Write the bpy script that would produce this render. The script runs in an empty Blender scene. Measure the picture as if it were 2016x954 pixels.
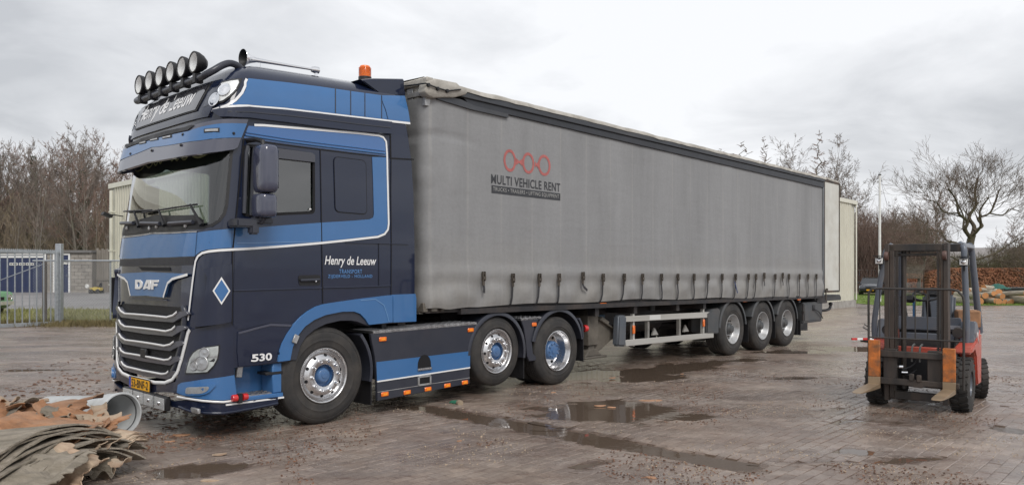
# Wood yard with a parked articulated lorry and a forklift, overcast winter day.
import bpy, bmesh, math, random
import numpy as np
from mathutils import Vector, Matrix, noise
from mathutils.geometry import delaunay_2d_cdt

SC = bpy.context.scene
COL = SC.collection
R = math.radians

# ------------------------------------------------------------------ camera
EYE = 1.645
cam_d = bpy.data.cameras.new('camera')
cam_d.sensor_width = 36.0
cam_d.lens = 1500.0 / 2016.0 * 36.0
cam_d.shift_y = 63.0 / 2016.0
cam_d.clip_start = 0.1
cam_d.clip_end = 3000.0
cam = bpy.data.objects.new('camera', cam_d)
cam.location = (0, 0, EYE)
cam.rotation_euler = (R(90), 0, 0)
COL.objects.link(cam)
SC.camera = cam

# ------------------------------------------------------------------ sky
SUN_EL, SUN_AZ = R(46), R(158)          # azimuth clockwise from +Y: behind and to the right of the camera
W = bpy.data.worlds.new('World')
SC.world = W
W.use_nodes = True
wn, wl = W.node_tree.nodes, W.node_tree.links
wn.clear()
wo = wn.new('ShaderNodeOutputWorld')
bg = wn.new('ShaderNodeBackground')
bg.inputs['Strength'].default_value = 0.1
sky = wn.new('ShaderNodeTexSky')
sky.sky_type = 'NISHITA'
sky.sun_disc = False
sky.sun_elevation = SUN_EL
sky.sun_rotation = SUN_AZ
sky.air_density = 1.5
sky.dust_density = 3.0
tc = wn.new('ShaderNodeTexCoord')
# flat cloud deck: project the view direction on a plane above so clouds shrink towards the horizon
sep = wn.new('ShaderNodeSeparateXYZ')
wl.new(tc.outputs['Generated'], sep.inputs[0])
den = wn.new('ShaderNodeMath'); den.operation = 'ADD'; den.inputs[1].default_value = 0.22
az_ = wn.new('ShaderNodeMath'); az_.operation = 'ABSOLUTE'
wl.new(sep.outputs[2], az_.inputs[0]); wl.new(az_.outputs[0], den.inputs[0])
dx = wn.new('ShaderNodeMath'); dx.operation = 'DIVIDE'
dy = wn.new('ShaderNodeMath'); dy.operation = 'DIVIDE'
wl.new(sep.outputs[0], dx.inputs[0]); wl.new(den.outputs[0], dx.inputs[1])
wl.new(sep.outputs[1], dy.inputs[0]); wl.new(den.outputs[0], dy.inputs[1])
cmb = wn.new('ShaderNodeCombineXYZ')
wl.new(dx.outputs[0], cmb.inputs[0]); wl.new(dy.outputs[0], cmb.inputs[1])
def wnoise(scale, detail, rough, dist, off):
    m = wn.new('ShaderNodeMapping'); m.inputs['Location'].default_value = off
    wl.new(cmb.outputs[0], m.inputs[0])
    n = wn.new('ShaderNodeTexNoise')
    n.inputs['Scale'].default_value = scale; n.inputs['Detail'].default_value = detail
    n.inputs['Roughness'].default_value = rough; n.inputs['Distortion'].default_value = dist
    wl.new(m.outputs[0], n.inputs['Vector'])
    return n
n1 = wnoise(0.62, 7, 0.48, 0.3, (3.1, 0.7, 0))
n2 = wnoise(2.2, 8, 0.55, 0.4, (7.0, 2.0, 3))
mx = wn.new('ShaderNodeMix'); mx.data_type = 'FLOAT'; mx.inputs[0].default_value = 0.32
wl.new(n1.outputs[0], mx.inputs[2]); wl.new(n2.outputs[0], mx.inputs[3])
rp = wn.new('ShaderNodeValToRGB')
rp.color_ramp.elements[0].position = 0.39; rp.color_ramp.elements[0].color = (0.50, 0.515, 0.545, 1)
rp.color_ramp.elements[1].position = 0.57; rp.color_ramp.elements[1].color = (0.84, 0.85, 0.875, 1)
wl.new(mx.outputs[0], rp.inputs[0])
sc10 = wn.new('ShaderNodeVectorMath'); sc10.operation = 'SCALE'; sc10.inputs['Scale'].default_value = 9.6
wl.new(rp.outputs[0], sc10.inputs[0])
ms = wn.new('ShaderNodeMix'); ms.data_type = 'RGBA'; ms.inputs[0].default_value = 0.95
wl.new(sky.outputs[0], ms.inputs[6]); wl.new(sc10.outputs[0], ms.inputs[7])
wl.new(ms.outputs[2], bg.inputs[0]); wl.new(bg.outputs[0], wo.inputs[0])

# ------------------------------------------------------------------ sun behind thin cloud, exposure
sd = bpy.data.lights.new('sun', 'SUN')
sd.energy = 1.5
sd.angle = R(24)
sd.color = (1.0, 0.965, 0.92)
sun = bpy.data.objects.new('sun', sd)
COL.objects.link(sun)
_dir = Vector((math.sin(SUN_AZ) * math.cos(SUN_EL), math.cos(SUN_AZ) * math.cos(SUN_EL), math.sin(SUN_EL)))
sun.rotation_euler = _dir.to_track_quat('Z', 'Y').to_euler()
sun.location = (10, -10, 30)
vs = SC.view_settings
vs.view_transform = 'Standard'
vs.look = 'None'
vs.exposure = 0.30
vs.gamma = 1.0
vs.use_curve_mapping = False

# ------------------------------------------------------------------ helpers: objects
def tag(o, label=None, cat=None, group=None, kind=None):
    if label: o['label'] = label
    if cat: o['category'] = cat
    if group: o['group'] = group
    if kind: o['kind'] = kind
    return o

def empty(name, loc=(0, 0, 0), rz=0.0):
    o = bpy.data.objects.new(name, None)
    o.empty_display_size = 0.3
    o.location = loc
    o.rotation_euler = (0, 0, rz)
    COL.objects.link(o)
    return o

def put(name, me, parent=None, mats=None):
    o = bpy.data.objects.new(name, me)
    COL.objects.link(o)
    if parent: o.parent = parent
    if mats:
        for m in (mats if isinstance(mats, (list, tuple)) else [mats]):
            me.materials.append(m)
    return o

def kids(o):
    return [c for c in o.children]

def copy_tree(o, parent=None):
    c = o.copy()
    COL.objects.link(c)
    if parent: c.parent = parent
    for ch in kids(o):
        copy_tree(ch, c)
    return c

def arr_mesh(name, verts, quads):
    verts = np.asarray(verts, np.float32); quads = np.asarray(quads, np.int32)
    k = quads.shape[1]
    me = bpy.data.meshes.new(name)
    me.vertices.add(len(verts)); me.vertices.foreach_set('co', verts.ravel())
    me.loops.add(quads.size); me.loops.foreach_set('vertex_index', quads.ravel())
    me.polygons.add(len(quads))
    me.polygons.foreach_set('loop_start', np.arange(0, quads.size, k, dtype=np.int32))
    me.update(calc_edges=True)
    me.validate()
    return me

class MB:
    """collects shapes into one mesh"""
    def __init__(s):
        s.v, s.f, s.m = [], [], []
    def add(s, vs, fs, mi=0):
        o = len(s.v)
        s.v += [tuple(x) for x in vs]
        s.f += [tuple(i + o for i in f) for f in fs]
        s.m += [mi] * len(fs)
        return s
    def box(s, c, d, rot=None, mi=0):
        x, y, z = d[0] / 2, d[1] / 2, d[2] / 2
        vs = [Vector(p) for p in ((-x,-y,-z),(x,-y,-z),(x,y,-z),(-x,y,-z),(-x,-y,z),(x,-y,z),(x,y,z),(-x,y,z))]
        if rot is not None:
            M = rot if isinstance(rot, Matrix) else Matrix.Rotation(rot, 3, 'Z')
            vs = [M @ v for v in vs]
        c = Vector(c)
        return s.add([v + c for v in vs], [(0,3,2,1),(4,5,6,7),(0,1,5,4),(1,2,6,5),(2,3,7,6),(3,0,4,7)], mi)
    def span(s, a, b, mi=0):
        return s.box([(a[i] + b[i]) / 2 for i in range(3)], [abs(b[i] - a[i]) for i in range(3)], None, mi)
    def bar(s, p0, p1, w, h, up=(0, 0, 1), mi=0):
        p0, p1 = Vector(p0), Vector(p1)
        d = p1 - p0; L = d.length; d.normalize()
        up = Vector(up)
        if abs(d.dot(up)) > .98: up = Vector((1, 0, 0))
        sx = d.cross(up).normalized(); uz = sx.cross(d).normalized()
        M = Matrix((d, sx, uz)).transposed()
        return s.box((p0 + p1) / 2, (L, w, h), M, mi)
    def tube(s, path, r, n=8, mi=0, cap=True, closed=False):
        P = [Vector(p) for p in path]
        rs = r if isinstance(r, (list, tuple)) else [r] * len(P)
        o = []; N = len(P)
        up = None
        for i in range(N):
            if closed: t = P[(i + 1) % N] - P[i - 1]
            else: t = P[min(i + 1, N - 1)] - P[max(i - 1, 0)]
            t.normalize()
            if up is None:
                up = Vector((0, 0, 1)) if abs(t.z) < .9 else Vector((1, 0, 0))
            a = t.cross(up)
            if a.length < 1e-6: a = t.orthogonal()
            a.normalize(); b = a.cross(t).normalized(); up = b
            for k in range(n):
                th = 2 * math.pi * k / n
                o.append(P[i] + (a * math.cos(th) + b * math.sin(th)) * rs[i])
        fs = []
        for i in range(N if closed else N - 1):
            j = (i + 1) % N
            for k in range(n):
                k2 = (k + 1) % n
                fs.append((i * n + k, i * n + k2, j * n + k2, j * n + k))
        if cap and not closed:
            fs.append(tuple(range(n))[::-1]); fs.append(tuple((N - 1) * n + k for k in range(n)))
        return s.add(o, fs, mi)
    def lathe(s, prof, c, axis=(0, -1, 0), n=32, mi=0, arc=None):
        """prof: (radius, height along axis)"""
        c = Vector(c); ax = Vector(axis).normalized()
        u = ax.orthogonal().normalized()
        if abs(ax.y) > .9: u = Vector((1, 0, 0))
        if abs(ax.z) > .9: u = Vector((1, 0, 0))
        w = ax.cross(u)
        a0, a1 = arc if arc else (0, 2 * math.pi)
        m = n if not arc else n + 1
        o = []
        for (r, h) in prof:
            for k in range(m):
                th = a0 + (a1 - a0) * k / n
                o.append(c + ax * h + (u * math.cos(th) + w * math.sin(th)) * r)
        fs = []
        for i in range(len(prof) - 1):
            for k in range(n):
                k2 = (k + 1) % m
                fs.append((i * m + k, i * m + k2, (i + 1) * m + k2, (i + 1) * m + k))
        return s.add(o, fs, mi)
    def prism(s, poly, f0, f1, mi=0):
        """poly of (a,b); f0,f1 map (a,b) to the two end faces"""
        n = len(poly)
        o = [f0(a, b) for a, b in poly] + [f1(a, b) for a, b in poly]
        fs = [tuple(range(n)), tuple(range(2 * n - 1, n - 1, -1))]
        for i in range(n):
            j = (i + 1) % n
            fs.append((i, i + n, j + n, j))
        return s.add(o, fs, mi)
    def xz(s, poly, y0, y1, mi=0):
        return s.prism(poly, lambda a, b: (a, y0, b), lambda a, b: (a, y1, b), mi)
    def grid(s, fn, nu, nv, mi=0):
        o = [fn(i / nu, j / nv) for j in range(nv + 1) for i in range(nu + 1)]
        fs = [(j*(nu+1)+i, j*(nu+1)+i+1, (j+1)*(nu+1)+i+1, (j+1)*(nu+1)+i) for j in range(nv) for i in range(nu)]
        return s.add(o, fs, mi)
    def build(s, name, mat, parent=None, bev=0, seg=1, smooth=38, thick=0, recalc=True):
        me = bpy.data.meshes.new(name)
        me.from_pydata(s.v, [], s.f)
        for m in (mat if isinstance(mat, (list, tuple)) else [mat]): me.materials.append(m)
        if len(set(s.m)) > 1: me.polygons.foreach_set('material_index', s.m)
        bm = bmesh.new(); bm.from_mesh(me)
        if recalc: bmesh.ops.recalc_face_normals(bm, faces=bm.faces)
        if thick:
            bm.normal_update(); bm.verts.index_update()
            V0 = [v.co.copy() for v in bm.verts]; N0 = [v.normal.copy() for v in bm.verts]; F0 = [[v.index for v in f.verts] for f in bm.faces]
            B0 = [(e.link_loops[0].vert.index, e.link_loops[0].link_loop_next.vert.index) for e in bm.edges if len(e.link_faces) == 1]
            bm.clear(); n0 = len(V0)
            vv = [bm.verts.new(c) for c in V0] + [bm.verts.new(c - n_ * thick) for c, n_ in zip(V0, N0)]
            for f in F0:
                bm.faces.new([vv[i] for i in f]); bm.faces.new([vv[i + n0] for i in reversed(f)])
            for a, b_ in B0: bm.faces.new((vv[b_], vv[a], vv[a + n0], vv[b_ + n0]))
        if bev:
            es = [e for e in bm.edges if len(e.link_faces) == 2 and e.calc_face_angle(0) > R(30)]
            bmesh.ops.bevel(bm, geom=es, offset=bev, segments=seg, affect='EDGES', clamp_overlap=True)
        bm.to_mesh(me); bm.free()
        if smooth:
            me.shade_smooth(); me.set_sharp_from_angle(angle=R(smooth))
        o = bpy.data.objects.new(name, me); COL.objects.link(o)
        if parent: o.parent = parent
        return o

def rounded(poly, r, n=4, skip=()):
    out = []; N = len(poly)
    for i, p in enumerate(poly):
        if i in skip: out.append(tuple(p)); continue
        p = Vector((p[0], p[1])); a = Vector(poly[i - 1][:2]) - p; b = Vector(poly[(i + 1) % N][:2]) - p
        rr = min(r, a.length * .49, b.length * .49)
        A, B = p + a.normalized() * rr, p + b.normalized() * rr
        for k in range(n + 1):
            t = k / n
            q = A * (1 - t) ** 2 + p * 2 * t * (1 - t) + B * t * t
            out.append((q.x, q.y))
    return out

def smooth_path(pts, n=6):
    P = [Vector(p) for p in pts]; out = []
    for i in range(len(P) - 1):
        p0, p1, p2, p3 = P[max(i - 1, 0)], P[i], P[i + 1], P[min(i + 2, len(P) - 1)]
        for k in range(n):
            t = k / n
            out.append(0.5 * ((2 * p1) + (p2 - p0) * t + (2 * p0 - 5 * p1 + 4 * p2 - p3) * t * t + (3 * p1 - p0 - 3 * p2 + p3) * t ** 3))
    out.append(P[-1])
    return out

# text outlines as flat polygons
_font_cache = {}
def text_poly(s, size=1.0, shear=0.0, bold=0.0, spacing=1.0, width=None, height=None):
    """returns (verts2d, faces): lettering, lower-left at the origin, scaled to width / height when given"""
    key = (s, shear, bold, spacing)
    if key not in _font_cache:
        cu = bpy.data.curves.new('lettering', 'FONT')
        cu.body = s; cu.size = 1.0; cu.shear = shear; cu.offset = bold; cu.space_character = spacing
        cu.resolution_u = 3
        ob = bpy.data.objects.new('lettering', cu); COL.objects.link(ob)
        dg = bpy.context.evaluated_depsgraph_get(); dg.update()
        me = bpy.data.meshes.new_from_object(ob.evaluated_get(dg))
        V = [(v.co.x, v.co.y) for v in me.vertices]; Fc = [tuple(p.vertices) for p in me.polygons]
        bpy.data.objects.remove(ob); bpy.data.meshes.remove(me); bpy.data.curves.remove(cu)
        _font_cache[key] = (V, Fc)
    V, Fc = _font_cache[key]
    x0, x1 = min(v[0] for v in V), max(v[0] for v in V)
    y0, y1 = min(v[1] for v in V), max(v[1] for v in V)
    sx = width / (x1 - x0) if width else size
    sy = height / (y1 - y0) if height else sx
    if height and not width: sx = sy
    return [((v[0] - x0) * sx, (v[1] - y0) * sy) for v in V], Fc

def lettering(name, s, mat, parent, fn, **kw):
    V, Fc = text_poly(s, **kw)
    me = bpy.data.meshes.new(name)
    me.from_pydata([tuple(fn(a, b)) for a, b in V], [], Fc)
    me.materials.append(mat)
    return put(name, me, parent)

# ------------------------------------------------------------------ helpers: materials
def nd(nt, t, **kw):
    n = nt.nodes.new(t)
    for k, v in kw.items():
        if k in n.inputs: n.inputs[k].default_value = v
        else: setattr(n, k, v)
    return n

def pm(name, col, rough=0.5, metal=0.0, coat=0.0, var=0.0, scale=4.0, bump=0.0, bscale=60.0,
       dirt=None, dirt_amt=0.5, dirt_scale=2.5, rvar=0.0, island=0.0, objrand=0.0, coord='Object', trans=0.0, spec=0.5,
       stretch=None, croughness=0.04):
    m = bpy.data.materials.new(name); m.use_nodes = True
    nt = m.node_tree; L = nt.links
    b = nt.nodes['Principled BSDF']
    c4 = (*col, 1)
    b.inputs['Base Color'].default_value = c4
    b.inputs['Roughness'].default_value = rough
    b.inputs['Metallic'].default_value = metal
    b.inputs['Coat Weight'].default_value = coat
    b.inputs['Coat Roughness'].default_value = croughness
    b.inputs['Specular IOR Level'].default_value = spec
    if trans: b.inputs['Transmission Weight'].default_value = trans
    t = nd(nt, 'ShaderNodeTexCoord'); vec = t.outputs[coord]
    if coord == 'World':
        pass
    if stretch:
        mp = nd(nt, 'ShaderNodeMapping'); mp.inputs['Scale'].default_value = stretch
        L.new(vec, mp.inputs[0]); vec = mp.outputs[0]
    cur = None
    if var:
        n = nd(nt, 'ShaderNodeTexNoise', Scale=scale, Detail=6.0, Roughness=0.6); L.new(vec, n.inputs['Vector'])
        mr = nd(nt, 'ShaderNodeMapRange'); mr.inputs[1].default_value = .3; mr.inputs[2].default_value = .7
        mr.inputs[3].default_value = 1 - var; mr.inputs[4].default_value = 1 + var
        L.new(n.outputs[0], mr.inputs[0])
        vm = nd(nt, 'ShaderNodeVectorMath', operation='SCALE'); vm.inputs[0].default_value = col
        L.new(mr.outputs[0], vm.inputs['Scale']); cur = vm.outputs[0]
    def mul_rand(sock, amt, cur):
        mr = nd(nt, 'ShaderNodeMapRange'); mr.inputs[3].default_value = 1 - amt; mr.inputs[4].default_value = 1 + amt
        L.new(sock, mr.inputs[0])
        vm = nd(nt, 'ShaderNodeVectorMath', operation='SCALE')
        if cur: L.new(cur, vm.inputs[0])
        else: vm.inputs[0].default_value = col
        L.new(mr.outputs[0], vm.inputs['Scale']); return vm.outputs[0]
    if island:
        g = nd(nt, 'ShaderNodeNewGeometry'); cur = mul_rand(g.outputs['Random Per Island'], island, cur)
    if objrand:
        g = nd(nt, 'ShaderNodeObjectInfo'); cur = mul_rand(g.outputs['Random'], objrand, cur)
    if dirt:
        n = nd(nt, 'ShaderNodeTexNoise', Scale=dirt_scale, Detail=8.0, Roughness=0.65); L.new(vec, n.inputs['Vector'])
        mr = nd(nt, 'ShaderNodeMapRange'); mr.inputs[1].default_value = .42; mr.inputs[2].default_value = .72
        mr.inputs[3].default_value = 0; mr.inputs[4].default_value = dirt_amt
        L.new(n.outputs[0], mr.inputs[0])
        mc = nd(nt, 'ShaderNodeMix', data_type='RGBA'); L.new(mr.outputs[0], mc.inputs[0])
        if cur: L.new(cur, mc.inputs[6])
        else: mc.inputs[6].default_value = c4
        mc.inputs[7].default_value = (*dirt, 1); cur = mc.outputs[2]
    if cur: L.new(cur, b.inputs['Base Color'])
    if rvar:
        n = nd(nt, 'ShaderNodeTexNoise', Scale=scale * 1.7, Detail=5.0); L.new(vec, n.inputs['Vector'])
        mr = nd(nt, 'ShaderNodeMapRange'); mr.inputs[1].default_value = .3; mr.inputs[2].default_value = .7
        mr.inputs[3].default_value = max(0, rough - rvar); mr.inputs[4].default_value = min(1, rough + rvar)
        L.new(n.outputs[0], mr.inputs[0]); L.new(mr.outputs[0], b.inputs['Roughness'])
    if bump:
        n = nd(nt, 'ShaderNodeTexNoise', Scale=bscale, Detail=6.0, Roughness=0.6); L.new(vec, n.inputs['Vector'])
        bp = nd(nt, 'ShaderNodeBump', Strength=1.0, Distance=bump); L.new(n.outputs[0], bp.inputs['Height'])
        L.new(bp.outputs[0], b.inputs['Normal'])
    return m

def glass_mat(name, tint, refl=1.0, rough=0.01):
    m = bpy.data.materials.new(name); m.use_nodes = True
    nt = m.node_tree; nt.nodes.clear(); L = nt.links
    o = nd(nt, 'ShaderNodeOutputMaterial'); tr = nd(nt, 'ShaderNodeBsdfTransparent'); gl = nd(nt, 'ShaderNodeBsdfGlossy')
    tr.inputs[0].default_value = (*tint, 1); gl.inputs['Roughness'].default_value = rough
    lw_ = nd(nt, 'ShaderNodeLayerWeight'); lw_.inputs['Blend'].default_value = .5; mx_ = nd(nt, 'ShaderNodeMixShader')
    pw = nd(nt, 'ShaderNodeMath', operation='POWER'); pw.inputs[1].default_value = 4.0; L.new(lw_.outputs['Facing'], pw.inputs[0])
    sc_ = nd(nt, 'ShaderNodeMath', operation='MULTIPLY_ADD'); sc_.inputs[1].default_value = .9; sc_.inputs[2].default_value = .055; L.new(pw.outputs[0], sc_.inputs[0])
    ml = nd(nt, 'ShaderNodeMath', operation='MULTIPLY', use_clamp=True); ml.inputs[1].default_value = refl
    L.new(sc_.outputs[0], ml.inputs[0]); L.new(ml.outputs[0], mx_.inputs[0])
    L.new(tr.outputs[0], mx_.inputs[1]); L.new(gl.outputs[0], mx_.inputs[2]); L.new(mx_.outputs[0], o.inputs[0])
    return m

def emis_none(*a): pass

MUD = (0.085, 0.062, 0.048)
M = dict(
    navy=pm('navy_paint', (0.0085, 0.0145, 0.038), .33, coat=1.0, var=.05, spec=.15, dirt=(.05, .045, .05), dirt_amt=.08, dirt_scale=1.2),
    navy_d=pm('navy_satin', (0.034, 0.038, 0.053), .42, coat=.30, spec=.3, var=.08, dirt=(.07, .06, .055), dirt_amt=.2, dirt_scale=2.0),
    blue=pm('blue_paint', (0.047, 0.148, 0.345), .35, coat=.8, var=.03, spec=.2, dirt=(.10, .12, .16), dirt_amt=.08, dirt_scale=1.5),
    white=pm('white_line', (0.78, 0.78, 0.78), .35, coat=.4, var=.03),
    black=pm('black_plastic', (0.012, 0.012, 0.014), .5, var=.2, rvar=.1),
    seam=pm('panel_gap', (0.004, 0.004, 0.006), .8),
    rubber=pm('tyre_rubber', (0.028, 0.027, 0.027), .78, var=.25, scale=6, bump=.002, bscale=40, dirt=(.10, .085, .07), dirt_amt=.45, dirt_scale=3.5),
    alu=pm('polished_aluminium', (0.68, 0.68, 0.69), .26, metal=1.0, var=.06, rvar=.06, dirt=(.35, .33, .30), dirt_amt=.3, dirt_scale=6),
    chrome=pm('chrome', (0.85, 0.85, 0.86), .08, metal=1.0),
    silver=pm('silver_rim', (0.50, 0.51, 0.52), .38, metal=.55, var=.12, dirt=(.16, .13, .10), dirt_amt=.6, dirt_scale=7),
    hubblue=pm('hub_blue', (0.065, 0.155, 0.33), .4, coat=.4, var=.08, dirt=(.15, .14, .13), dirt_amt=.3),
    glass=glass_mat('windscreen_glass', (.76, .87, .79), 2.3),
    dglass=glass_mat('side_glass', (.36, .40, .39), 3.3),
    lampglass=glass_mat('lamp_glass', (.95, .96, .97), .9),
    reflector=pm('lamp_reflector', (0.86, 0.86, 0.84), .42, metal=.15, bump=.003, bscale=45, stretch=(1, 4, .4)),
    orange=pm('amber_lens', (0.85, 0.17, 0.01), .22, coat=.6, var=.15, scale=40),
    red=pm('red_lens', (0.55, 0.02, 0.02), .25, coat=.6),
    plate=pm('yellow_plate', (0.85, 0.42, 0.012), .4, var=.05),
    plateblue=pm('plate_blue', (0.02, 0.06, 0.40), .4),
    ink=pm('black_ink', (0.012, 0.012, 0.012), .5),
    tread=pm('tread_plate', (0.42, 0.42, 0.43), .38, metal=.8, var=.15, dirt=(.10, .08, .07), dirt_amt=.6, dirt_scale=5),
    interior=pm('cab_interior', (0.12, 0.12, 0.12), .8, var=.15),
    interior2=pm('seat_cloth', (0.19, 0.185, 0.175), .9, var=.2),
    trim=pm('curtain_trim', (0.80, 0.70, 0.42), .9, var=.2),
    steel=pm('chassis_steel', (0.022, 0.022, 0.025), .6, var=.3, dirt=MUD, dirt_amt=.6),
    greysteel=pm('grey_mudguard', (0.060, 0.066, 0.072), .55, var=.15, dirt=(.12, .10, .085), dirt_amt=.5),
    muddy=pm('muddy_steel', (0.13, 0.115, 0.095), .75, var=.3, bump=.004, bscale=30, dirt=(.05, .045, .04), dirt_amt=.6),
    rail=pm('alu_rail', (0.50, 0.49, 0.46), .5, metal=.25, var=.08, stretch=(.3, 1, 4), dirt=(.22, .19, .15), dirt_amt=.5, dirt_scale=2),
    galv=pm('galvanised_steel', (0.36, 0.39, 0.42), .5, metal=.35, var=.2, scale=14),
)

# ------------------------------------------------------------------ frame of the parked lorry (x rearward from the steered axle, y to its far side)
TA = R(42.65)
TRV = Vector((math.sin(TA), math.cos(TA), 0))
TNV = Vector((math.cos(TA), -math.sin(TA), 0))
TRZ = math.atan2(TRV.y, TRV.x)
T_S, T_T = 4.777, -8.45
def TW(x, y, z=0.0):
    return TRV * (T_S + x) + TNV * (T_T - y) + Vector((0, 0, z))
TORG = TW(0, 0, 0)
FPX, CU, CV = 1500.0, 1008.0, 540.0
def eye_ray(u, v):
    """view direction of a point measured on the 2016 px wide photograph"""
    return Vector(((u - CU) / FPX, 1.0, -(v - CV) / FPX))
EYEV = Vector((0, 0, EYE))
def to_local(p):
    s = TRV.dot(p) - T_S; t = TNV.dot(p)
    return Vector((s, T_T - t, p.z))
E_L = to_local(EYEV)
def dir_local(d):
    return Vector((TRV.dot(d), -TNV.dot(d), d.z))
def on_side(u, v, y=-1.25):
    d = dir_local(eye_ray(u, v)); k = (y - E_L.y) / d.y
    return (E_L.x + k * d.x, E_L.z + k * d.z)
def on_ground(u, v, z=0.0):
    d = eye_ray(u, v); k = (z - EYE) / d.z
    return (d.x * k, k)
def at(u, v, Y):
    d = eye_ray(u, v)
    return Vector((d.x * Y, Y, EYE + d.z * Y))

# ------------------------------------------------------------------ ground
def sstep(a, b, x):
    t = min(1, max(0, (x - a) / (b - a))); return t * t * (3 - 2 * t)
GUT = Vector((-0.59, 8.97, 0))
PUDDLES = [  # centre x, y, half sizes along / across, turn, depth
    (1.20, 9.25, 0.85, 0.80, 0.2, .030),
    (1.75, 8.95, 0.75, 0.28, -.3, .024),
    (1.25, 12.6, 0.80, 0.42, 0.7, .030),
    (2.75, 13.3, 1.75, 0.50, 0.75, .030),
    (2.15, 12.2, 0.80, 0.38, 0.4, .026),
    (4.30, 14.6, 0.70, 0.22, 0.3, .020),
    (3.23, 7.11, 0.22, 0.13, 0.1, .022),
    (-2.62, 6.45, 0.42, 0.26, 0.3, .020),
    (7.60, 16.9, 0.75, 0.40, 0.2, .022),
    (5.95, 16.3, 0.95, 0.30, 0.1, .020),
    (5.30, 8.10, 0.32, 0.22, 0.2, .018),
    (4.55, 12.2, 0.55, 0.20, 0.2, .016),
    (12.6, 21.5, 1.3, 0.16, 0.1, .018),
    (-8.2, 13.2, 0.6, 0.20, 0.1, .020),
    (6.9, 12.6, 0.5, 0.16, 0.1, .018),
]
_rp = random.Random(29)
for _k in range(26):  # extra small puddles at random, added for their pale sky reflections
    _y = 1 / (1 / 17 + (1 / 6.6 - 1 / 17) * _rp.random()); _x = _rp.uniform(-.15, .60) * _y
    PUDDLES.append((_x, _y, _rp.uniform(.12, .45), _rp.uniform(.05, .14), _rp.uniform(-.2, .9), _rp.uniform(.012, .018)))
def puddle_dep(X, Y):
    d = 0.0
    for (cx, cy, a, b, r, dp) in PUDDLES:
        x, y = X - cx, Y - cy
        if abs(x) > a * 2.2 or abs(y) > max(a, b) * 2.2: continue
        c, s = math.cos(r), math.sin(r)
        e = math.sqrt(((x * c + y * s) / a) ** 2 + ((-x * s + y * c) / b) ** 2)
        if e > 2: continue
        n = noise.noise(Vector((X * 2.3, Y * 2.3, 4.0))) * .35 + noise.noise(Vector((X * 6, Y * 6, 9.0))) * .22
        d = max(d, dp * sstep(1.35, .35, e + n))
    p = Vector((X, Y, 0)) - GUT
    al, ac = p.dot(TNV), p.dot(TRV)
    if -1.6 < al < 4.4 and abs(ac) < .6:
        n = noise.noise(Vector((X * 3, Y * 3, 1.0))) * .10
        end = sstep(-1.2, -.5, al) * sstep(3.9, 3.4, al)
        fill = 0.55 + .65 * noise.noise(Vector((al * 1.1, 3.3, .5)))
        d = max(d, .034 * sstep(.30, .08, abs(ac) + n) * end * max(.35, min(1, fill + .35)))
    return d
def gh(X, Y):
    z = noise.noise(Vector((X * .55, Y * .55, 0))) * .004
    z -= puddle_dep(X, Y)
    if Y > 24 and X < -2:
        z += min(1.0, .033 * (Y - 24)) * sstep(-2, -8, X)
    return z

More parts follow.
